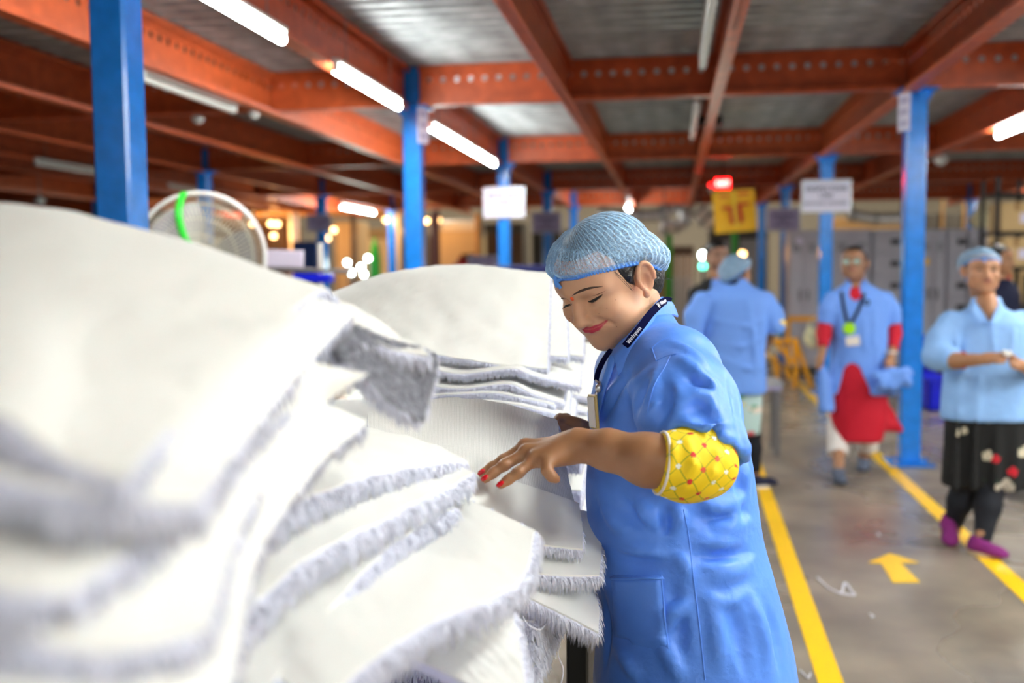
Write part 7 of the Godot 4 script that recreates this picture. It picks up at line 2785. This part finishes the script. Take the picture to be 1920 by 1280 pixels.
func build_clutter() -> void:
	var g: Geo
	var o: Node3D
	cabinet("grey steel cabinet with a pale dial, leftmost of the row beyond the woman with glasses", 1479, 1536, 432, 13.2, 0, "disc")
	cabinet("wide grey steel cabinet directly behind the head of the woman with glasses", 1560, 1632, 430, 13.2, 0)
	cabinet("grey drawer cabinet with dark handles left of the big aisle column", 1634, 1694, 430, 13.2, 6)
	cabinet("grey steel cabinet with a yellow sticker right of the big aisle column", 1726, 1773, 430, 13.2, 0, "sticker")
	cabinet("grey drawer cabinet with dark handles right of the big aisle column", 1775, 1813, 430, 13.2, 6)
	cabinet("pale grey cabinet behind the hairnet of the woman in purple shoes", 1815, 1852, 428, 13.2, 0)
	# low yellow rail before the cabinets
	o = root("guard_rail", "yellow guard rail along the foot of the grey cabinets", "rail", "", at(1507, 700, 12.7))
	o.position.y = 0
	var q0 := at(1478, 598, 12.7) - o.position
	var q1 := at(1536, 597, 12.7) - o.position
	g = Geo.new()
	g.box((q0 + q1) / 2, Vector3(q0.distance_to(q1), 0.07, 0.04), 0.008)
	put("rail", g, M.ochre, o)
	for q in [q0, q1]:
		g = Geo.new()
		g.box(Vector3(q.x, q.y / 2, 0), Vector3(0.05, q.y, 0.05), 0.006)
		put("post", g, M.ochre, o)
	# yellow trestle stand
	var p := at(1495, 720, 11.4)
	p.y = 0
	o = root("trestle", "yellow trestle with crossed legs standing left of the woman with glasses", "trestle", "", p)
	for q in [[[1492, 638], [1524, 731], "leg"], [[1494, 690], [1489, 732], "leg"], [[1490, 640], [1493, 700], "leg"], [[1455, 640], [1486, 680], "brace"], [[1452, 668], [1462, 730], "leg"]]:
		var dz := 0.25 if q[1][0] in [1489, 1462] else 0.0
		var a := at(q[0][0], q[0][1], 11.4 + dz) - p
		var b := at(q[1][0], q[1][1], 11.4 + dz) - p
		g = Geo.new()
		g.tube([a, b], 0.028, 4)
		put(q[2], g, M.ochre, o)
	g = Geo.new()
	g.tube([at(1450, 640, 11.4) - p, at(1497, 638, 11.4) - p], 0.03, 4)
	put("crossbar", g, M.ochre, o)
	# cream sack
	p = at(1524, 634, 11.42)
	o = root("cloth_sack", "cream cloth sack hanging just beside the red sleeve", "bag", "", p)
	var F := Field.new(Vector3(-0.2, -0.2, -0.12), Vector3(0.2, 0.2, 0.12), 0.012)
	F.ball(Vector3(0, -0.01, 0), Vector3(0.10, 0.12, 0.06), 0.02, Basis(Vector3(0, 0, 1), 0.5))
	F.chain([Vector3(0, 0.05, 0), Vector3(-0.04, 0.13, 0)], [0.06, 0.03], 0.04)
	F.capsule(Vector3(0.05, -0.06, 0.05), Vector3(-0.03, 0.1, 0.05), 0.008, 0.012, 0.02, true)
	g = Geo.new()
	F.emit(g, Transform3D.IDENTITY, 1)
	put("sack", g, M.cream, o)
	g = Geo.new()
	g.tube([Vector3(-0.04, 0.12, 0), Vector3(-0.02, 0.2, -0.04), Vector3(0.085, 0.26, -0.02)], 0.008, 6)
	put("tie_cord", g, M.cream, o)
	# bench
	p = at(1420, 812, 7.55)
	p.y = 0
	o = root("bench", "low grey bench with lilac edge behind the worker seen from behind", "bench", "", p)
	var bh := at(1440, 714, 7.55).y
	g = Geo.new()
	g.box(Vector3(-0.08, bh - 0.015, -0.12), Vector3(0.52, 0.03, 0.40), 0.005)
	put("seat", g, M.sign_edge, o)
	g = Geo.new()
	g.box(Vector3(-0.08, bh - 0.045, -0.12), Vector3(0.50, 0.03, 0.38), 0.004)
	put("edge_band", g, M.lavender, o)
	for sx in [-1, 1]:
		for sz in [-1, 1]:
			g = Geo.new()
			g.box(Vector3(-0.08 + sx * 0.22, bh / 2 - 0.03, -0.12 + sz * 0.16), Vector3(0.04, bh - 0.06, 0.04), 0.005)
			put("leg", g, M.grey_metal, o)
	# blue crates
	for q in [["blue plastic crate on the floor between the big column and the woman in purple shoes", 1716, 1742, 10.3, 0.0], ["darker upper blue crate stacked against the aisle column", 1718, 1768, 10.6, 0.33], ["blue plastic crate half hidden by the pale blue sleeve", 1750, 1780, 9.7, 0.0]]:
		var a := at(q[1], 740, q[3])
		var b := at(q[2], 740, q[3])
		o = root("plastic_crate", q[0], "crate", "blue crates by the aisle", Vector3((a.x + b.x) / 2, q[4], a.z))
		var w := maxf(a.distance_to(b), 0.24)
		g = Geo.new()
		for s in [-1, 1]:
			g.box(Vector3(s * (w / 2 - 0.01), 0.16, -0.2), Vector3(0.02, 0.31, 0.4), 0.005)
			g.box(Vector3(0, 0.16, -0.2 + s * 0.19), Vector3(w, 0.31, 0.02), 0.005)
		g.box(Vector3(0, 0.015, -0.2), Vector3(w, 0.03, 0.4), 0.005)
		put("tub", g, M.bin_blue, o)
		g = Geo.new()
		for s in [-1, 1]:
			g.box(Vector3(s * (w / 2), 0.305, -0.2), Vector3(0.03, 0.03, 0.42), 0.006)
			g.box(Vector3(0, 0.305, -0.2 + s * 0.2), Vector3(w + 0.02, 0.03, 0.03), 0.006)
		put("rim", g, M.bin_blue, o)
		for k in 3:
			g = Geo.new()
			g.box(Vector3((k - 1) * w * 0.3, 0.15, 0.003), Vector3(0.02, 0.26, 0.012), 0.003)
			put("rib", g, M.bin_blue, o)
	# rack with boxes at the frame edge
	p = at(1900, 735, 10.4)
	p.y = 0
	o = root("storage_rack", "dark steel rack holding boxes at the frame edge", "shelf", "", p)
	for x in [-0.20, 0.16, 0.95]:
		for z in [0.0, -0.5]:
			g = Geo.new()
			g.box(Vector3(x, 1.15, z), Vector3(0.04, 2.3, 0.04), 0.004)
			put("upright", g, M.dark_metal, o)
	for y in [0.42, 0.98, 1.36, 1.72, 2.12]:
		g = Geo.new()
		g.box(Vector3(0.375, y, -0.25), Vector3(1.2, 0.035, 0.54), 0.004)
		put("shelf", g, M.dark_metal, o)
	for q in [["beige carton on the upper rack shelf, nearer to the aisle", 0.0, 1.74, 0.30, 0.30], ["beige carton on the upper rack shelf at the frame edge", 0.55, 1.74, 0.42, 0.33], ["beige carton on the middle rack shelf behind the hidden person", 0.0, 1.38, 0.28, 0.29], ["beige carton on the middle rack shelf at the frame edge", 0.55, 1.38, 0.44, 0.30], ["dark carton on the lower rack shelf", 0.45, 1.00, 0.48, 0.30]]:
		var bx := root("carton", q[0], "box", "cartons on the rack", p + Vector3(q[1], q[2], -0.24))
		g = Geo.new()
		g.box(Vector3(0, q[4] / 2, 0), Vector3(q[3], q[4], 0.42), 0.006)
		put("box_body", g, M.dark_metal if q[0].begins_with("dark") else M.cardboard, bx)
		g = Geo.new()
		g.box(Vector3(0, q[4] + 0.001, 0), Vector3(0.05, 0.002, 0.42), 0.0)
		g.box(Vector3(0, q[4] * 0.85, 0.2115), Vector3(0.05, q[4] * 0.3, 0.002), 0.0)
		put("tape", g, M.tan, bx)
		g = Geo.new()
		g.box(Vector3(q[3] * 0.25, q[4] * 0.45, 0.2115), Vector3(0.09, 0.10, 0.002), 0.0)
		put("label", g, M.sign_white, bx)
	p = at(1886, 505, 9.9)
	o = root("hanging_tag", "red and white tag hanging from the rack beside the hidden person", "tag", "", p)
	g = Geo.new()
	g.box(Vector3(0, 0, 0), Vector3(0.10, 0.20, 0.012), 0.003)
	put("red_panel", g, M.red, o)
	g = Geo.new()
	g.box(Vector3(0, 0.14, 0), Vector3(0.10, 0.10, 0.012), 0.003)
	put("white_panel", g, M.sign_white, o)
	g = Geo.new()
	g.tube([Vector3(0, 0.18, 0), Vector3(0, 0.27, -0.06), Vector3(0, 0.40, -0.42)], 0.004, 5)
	put("string", g, M.dark_metal, o)
	p = at(1838, 404, 13.4)
	p.y = at(1833, 428, 13.2).y + 0.165
	o = root("cream_bag", "cream bag lying on top of the pale cabinet by the rack", "bag", "", p)
	F = Field.new(Vector3(-0.22, -0.25, -0.2), Vector3(0.22, 0.25, 0.2), 0.014)
	F.ball(Vector3(0, -0.05, 0), Vector3(0.14, 0.13, 0.11), 0.03)
	F.chain([Vector3(0.01, 0.05, 0), Vector3(0.03, 0.15, 0)], [0.07, 0.06], 0.04)
	F.capsule(Vector3(-0.08, -0.12, 0.11), Vector3(0.05, 0.10, 0.07), 0.01, 0.012, 0.02, true)
	g = Geo.new()
	F.emit(g, Transform3D.IDENTITY, 1)
	put("sack", g, M.cream, o)
	g = Geo.new()
	g.tube([Vector3(-0.04, 0.13, 0.05), Vector3(0.03, 0.12, 0.08), Vector3(0.09, 0.13, 0.04)], 0.008, 6)
	put("tie_cord", g, M.tan, o)
	# trolley at the edge
	p = at(1940, 948, 5.95)
	p.y = 0
	o = root("trolley", "blue trolley with a silver caster just entering the frame edge", "trolley", "", p)
	g = Geo.new()
	g.box(Vector3(0.25, 0.16, -0.2), Vector3(0.62, 0.05, 0.5), 0.01)
	put("deck", g, M.blue_paint, o)
	for sx in [-0.02, 0.5]:
		for sz in [0.0, -0.4]:
			g = Geo.new()
			g.lathe(Vector3(sx - 0.016, 0.055, sz), [Vector2(0, 0), Vector2(0.045, 0.0), Vector2(0.055, 0.008), Vector2(0.055, 0.024), Vector2(0.045, 0.032), Vector2(0, 0.032)], 16, Basis(Vector3(0, 0, 1), -PI / 2))
			var wh := put("caster", g, M.silver, o)
			g = Geo.new()
			g.box(Vector3(sx, 0.115, sz), Vector3(0.05, 0.05, 0.05), 0.008)
			put("fork", g, M.grey_metal, wh)
	g = Geo.new()
	g.tube([Vector3(0.55, 0.18, -0.02), Vector3(0.55, 0.9, -0.02), Vector3(0.55, 0.9, -0.38), Vector3(0.55, 0.18, -0.38)], 0.016, 8)
	put("push_handle", g, M.grey_metal, o)
	# white panel on a wheeled frame beyond the fan
	p = at(533, 540, 6.6)
	p.y = 0
	o = root("panel_stand", "small white panel on a wheeled grey frame right of the fan", "stand", "", p)
	var pc := at(533, 485, 6.6) - p
	g = Geo.new()
	g.box(pc, Vector3(0.262, 0.110, 0.02), 0.005, Basis(Vector3(0, 0, 1), -0.03))
	put("panel", g, M.sign_white, o)
	g = Geo.new()
	g.box(pc + Vector3(0.13, -0.075, -0.02), Vector3(0.62, 0.03, 0.05), 0.006, Basis(Vector3(0, 0, 1), -0.04))
	put("rail", g, M.grey_metal, o)
	for x in [-0.15, 0.24]:
		g = Geo.new()
		g.tube([Vector3(pc.x + x, 0.05, -0.03), Vector3(pc.x + x, pc.y + (0.10 if x > 0 else -0.07), -0.03)], 0.018, 8)
		put("post", g, M.white_metal, o)
		g = Geo.new()
		g.box(Vector3(pc.x + x, 0.03, -0.03), Vector3(0.05, 0.05, 0.5), 0.01)
		put("foot", g, M.dark_metal, o)
	g = Geo.new()
	g.box(pc + Vector3(0.18, -0.13, -0.04), Vector3(0.26, 0.06, 0.10), 0.01)
	put("blue_tray", g, M.bin_blue, o)

	# ---- the machine hall
	machine("dark navy machine low between the fan and the lilac sign", 546, 596, 452, 21.0, M.navy_panel, M.navy_panel, 0)
	machine("brown machine with a roller behind the fan cage", 396, 545, 425, 23.5, M.brown, M.tan, 1)
	machine("tall beige machine panel right of the lilac fan sign", 625, 672, 415, 23.0, M.beige, M.beige, 0)
	machine("bright beige machine under the lone tube light", 676, 742, 428, 24.0, M.beige, M.cream, 0)
	machine("dark machine with pipes right of the fan cage", 478, 530, 440, 25.0, M.dark_metal, M.tan, 2)
	machine("grey machine behind the blue column of the back rug stack", 752, 815, 440, 24.5, M.wall_dark, M.grey_metal, 2)
	machine("beige and grey machine with a roller left of the white framed sign", 822, 900, 432, 23.0, M.beige, M.white_metal, 1)
	machine("dark grey machine block behind the white framed sign", 906, 982, 418, 24.5, M.wall_dark, M.brown, 0)
	machine("grey machine block behind the hairnet", 996, 1110, 430, 25.0, M.wall_dark, M.grey_metal, 2)
	machine("brown machine block between the hairnet and the black jacket", 1180, 1300, 462, 22.0, M.brown, M.tan, 0)
	machine("grey frame machine just right of the hairnet", 1262, 1300, 520, 16.6, M.grey_metal, M.white_metal, 2)
	machine("dark machine block behind the yellow banner", 1330, 1440, 430, 23.5, M.wall_dark, M.grey_metal, 0)
	machine("long dark machine at the dark side of the hall", 100, 260, 440, 24.0, M.wall_dark, M.brown, 1)
	machine("dark machine glimpsed through the fan cage", 262, 392, 418, 24.0, M.brown, M.grey_metal, 2)
	machine("beige machine over the grey cabinets, far off", 1560, 1700, 408, 24.0, M.tan, M.beige, 0)
	machine("dark machine behind the big aisle column", 1702, 1830, 400, 24.5, M.wall_dark, M.tan, 2)
	machine("dark tall machine at the frame edge beyond the rack", 1835, 1980, 395, 25.0, M.wall_dark, M.beige, 0)
	# posts and odd pieces among them
	for q in [["pale round post rising among the far machines by the fan sign", 551, 400, 22.0, 0.10, M.white_metal], ["brown steel post left of the framed sign", 816, 396, 20.5, 0.09, M.maroon], ["dark slim post under the lone tube light", 662, 398, 22.0, 0.06, M.wall_dark], ["pale slim post left of the back rug stack column", 743, 402, 22.5, 0.07, M.white_metal], ["tan post between the framed sign and the beige machine", 897, 400, 22.5, 0.08, M.tan], ["green post right of the hairnet", 1254, 440, 16.5, 0.06, M.green], ["green pipe post below the yellow banner", 1377, 436, 15.0, 0.05, M.green]]:
		var a := at(q[1], q[2], q[3])
		o = root("steel_post", q[0], "post", "posts among the far machines", Vector3(a.x, 0, a.z))
		g = Geo.new()
		g.tube([Vector3(0, 0.02, 0), Vector3(0, a.y, 0)], q[4], 12)
		put("shaft", g, q[5], o)
		g = Geo.new()
		g.box(Vector3(0, 0.01, 0), Vector3(q[4] * 4, 0.02, q[4] * 4), 0.004)
		put("base_plate", g, M.dark_metal, o)
	for q in [["dark green gas bottle in front of the bright beige machine", 703, 447, 19.0, 0.10, M.green], ["red drum low left of the framed sign", 866, 482, 16.0, 0.22, M.red], ["second red drum behind the back rug stack", 893, 486, 16.4, 0.18, M.maroon]]:
		var a := at(q[1], q[2], q[3])
		o = root("drum", q[0], "drum", "", Vector3(a.x, 0, a.z))
		g = Geo.new()
		g.lathe(Vector3.ZERO, [Vector2(q[4] * 0.9, 0), Vector2(q[4], 0.03), Vector2(q[4], a.y * 0.8), Vector2(q[4] * 0.7, a.y * 0.92), Vector2(q[4] * 0.3, a.y * 0.96), Vector2(q[4] * 0.28, a.y), Vector2(0, a.y)], 18)
		put("shell", g, q[5], o)
		g = Geo.new()
		for y in [0.3, 0.6]:
			g.tube([Vector3(0, a.y * y, 0), Vector3(0, a.y * y + 0.02, 0)], q[4] * 1.04, 18)
		put("hoop", g, q[5], o)
	sign_board("lilac placard standing low over the back rug stack", 905, 489, 15.0, 0.44, 0.16, [["KEEP CLEAR", 0.04, 0.0]], false, "")
	var pl := get_child(get_child_count() - 1)
	g = Geo.new()
	g.tube([Vector3(0, 0.02, -0.022), Vector3(0, 0.01 - pl.position.y, -0.022)], 0.015, 8)
	put("stand_pole", g, M.grey_metal, pl)
	# long navy bench top behind the back rug stack
	p = at(990, 560, 9.0)
	p.y = 0
	o = root("side_table", "table with a dark blue cloth top behind the back rug stack by the hairnet", "table", "", p)
	var th := at(990, 497, 9.0).y
	g = Geo.new()
	g.box(Vector3(0, th - 0.05, -0.2), Vector3(0.62, 0.10, 0.5), 0.012)
	put("cloth_top", g, M.bin_navy, o)
	for sx in [-1, 1]:
		for sz in [-1, 1]:
			g = Geo.new()
			g.box(Vector3(sx * 0.26, th / 2 - 0.05, -0.2 + sz * 0.18), Vector3(0.05, th - 0.10, 0.05), 0.005)
			put("leg", g, M.grey_metal, o)
	# ducts
	duct("silver duct bending down above the hairnet", [[1120, 402], [1200, 405], [1238, 402], [1268, 388], [1300, 384]], 20.0, 0.12, M.silver)
	duct("silver elbow duct right of the hairnet", [[1240, 426], [1268, 425], [1284, 415], [1282, 396]], 18.5, 0.11, M.silver)
	duct("grey flexible duct left of the yellow banner", [[1308, 392], [1322, 410], [1342, 420]], 17.0, 0.14, M.white_metal)
	duct("grey vertical duct pipe over the hairnet", [[1245, 385], [1246, 410], [1244, 440]], 21.0, 0.11, M.grey_metal)
	duct("silver pipe over the grey cabinets", [[1590, 402], [1640, 410], [1700, 408]], 20.0, 0.12, M.silver)
	duct("pale pipe running over the far machines by the lone tube light", [[480, 399], [600, 398], [720, 400]], 22.6, 0.09, M.tan)
	# lamps
	var wl := Color(1.0, 0.72, 0.42)
	var n := 0
	for q in [[474, 419, "warm lamp just outside the fan cage rim"], [508, 419, "left one of the close pair of warm lamps right of the fan"], [520, 420, "right one of the close pair of warm lamps right of the fan"], [513, 442, "warm lamp under the close pair right of the fan"], [626, 431, "warm lamp beside the lilac fan sign"], [614, 446, "warm lamp low beside the lilac fan sign"], [800, 414, "left one of two warm lamps behind the back stack column"], [822, 413, "right one of two warm lamps behind the back stack column"], [724, 412, "warm lamp beside the lone tube light"]]:
		small_lamp(q[2], q[0], q[1], 22.0, 0.06, M.warm_glow, wl, 0.25 if n % 3 == 0 else 0.05)
		n += 1
	small_lamp("warm lamp over the hairnet of the worker seen from behind", 1392, 476, 15.8, 0.05, M.warm_glow, wl, 0.05)
	n = 0
	for q in [[651, 492, "bright white lamp low over the near pile, upper one of the pair"], [659, 511, "bright white lamp low over the near pile, lower one of the pair"], [677, 500, "small bright lamp between the white pair and the beige machine"], [690, 484, "larger bright lamp in front of the bright beige machine"], [682, 514, "faint bright lamp lowest behind the back rug stack"], [1319, 478, "bright white lamp beside the face of the man in the black jacket"]]:
		small_lamp(q[2], q[0], q[1], 17.0 if n < 5 else 10.0, 0.042, M.lamp_glow, Color(0.93, 1, 0.95), 0.06)
		n += 1
	small_lamp("small turquoise lamp under the bright one by the black jacket", 1318, 499, 10.2, 0.035, M.teal_glow, Color(0.4, 1, 0.85), 0.02)
	# small things under the deck
	for q in [["small white dome camera beside the big aisle column", 1764, 302, 10.9, 0.07], ["small hanging detector between the brown beams left of the tubes", 371, 224, 8.0, 0.05], ["small hanging detector close to the holed orange beam", 476, 216, 7.6, 0.04], ["round white detector far at the dark side of the hall", 75, 378, 14.0, 0.07]]:
		p = at(q[1], q[2], q[3])
		o = root("ceiling_detector", q[0], "detector", "", p)
		g = Geo.new()
		g.lathe(Vector3.ZERO, [Vector2(0, -q[4] * 0.7), Vector2(q[4] * 0.6, -q[4] * 0.5), Vector2(q[4], 0), Vector2(q[4], q[4] * 0.4), Vector2(q[4] * 0.4, q[4] * 0.9), Vector2(0, q[4] * 0.9)], 16)
		put("dome", g, M.white_metal, o)
		g = Geo.new()
		g.tube([Vector3(0, q[4] * 0.8, 0), Vector3(0, 2.92 - p.y, 0)], 0.010, 6)
		put("stem", g, M.grey_metal, o)
	p = at(1330, 226, 9.6)
	o = root("ceiling_speaker", "black box loudspeaker slung across the joist over the red exit sign", "speaker", "", p)
	g = Geo.new()
	g.box(Vector3.ZERO, Vector3(0.24, 0.09, 0.12), 0.012)
	put("case", g, M.dark_metal, o)
	g = Geo.new()
	g.lathe(Vector3(0, 0, 0.06), [Vector2(0.038, 0), Vector2(0.032, 0.008), Vector2(0.01, 0.002), Vector2(0, 0.004)], 16, Basis(Vector3.RIGHT, PI / 2))
	put("cone", g, M.grey_metal, o)
	g = Geo.new()
	for s in [-1, 1]: g.tube([Vector3(s * 0.09, 0.04, 0), Vector3(s * 0.09, 2.62 - p.y, 0)], 0.006, 6)
	put("hanger", g, M.dark_metal, o)
	tube_light("unlit tube beside the joist over the hairnet, nearer one", 0.17, 2.60, -4.6, -6.25, false, 0, "unlit tubes")
	tube_light("unlit tube beside the joist over the hairnet, farther one", 0.17, 2.60, -7.75, -9.6, false, 0, "unlit tubes")
	# lint and thread on the floor
	n = 0
	for q in [["tangle of white thread on the floor left of the yellow arrow", [[1533, 1084], [1550, 1100], [1562, 1108], [1578, 1112], [1584, 1094], [1596, 1108], [1602, 1117], [1574, 1114]], 0.0045], ["wisp of thread on the floor by the frame bottom", [[1500, 1258], [1515, 1272], [1520, 1264]], 0.003], ["tiny curl of lint on the grey floor below the arrow", [[1630, 1152], [1638, 1156], [1633, 1158]], 0.003], ["white fleck of lint near the feet of the woman with glasses", [[1646, 1000], [1650, 1004], [1644, 1004]], 0.004]]:
		var path := []
		var basep := Vector3.ZERO
		for e in q[1]:
			var v := at(e[0], e[1], 1.0) - Vector3(0, CAM_H, 0)
			path.append(Vector3(0, CAM_H, 0) + v * (CAM_H / -v.y) * 0.999 + Vector3(0, 0.004, 0))
		basep = path[0]
		var sm := []
		for i in 30: sm.append(spline(path, i / 29.0) - basep)
		g = Geo.new()
		g.tube(sm, q[2], 5)
		var th2 := solo("thread_scrap", g, M.thread, q[0], "thread", "threads on the floor")
		th2.position = basep
		n += 1
	# loose threads hanging from the table edge
	for q in [["white thread dangling from the rug corner beside the table edge", [[1040, 1150, 1.62], [1052, 1190, 1.62], [1046, 1225, 1.63], [1056, 1255, 1.64], [1050, 1290, 1.64]]], ["loose threads lying on the lavender tabletop edge", [[972, 1128, 1.55], [985, 1165, 1.5], [1012, 1180, 1.52], [1030, 1160, 1.58]]]]:
		var path := pts_at(q[1], 1.6)
		var sm := []
		for i in 30: sm.append(spline(path, i / 29.0) - path[0])
		g = Geo.new()
		g.tube(sm, 0.0012, 5)
		var th2 := solo("loose_thread", g, M.thread, q[0], "thread")
		th2.position = path[0]
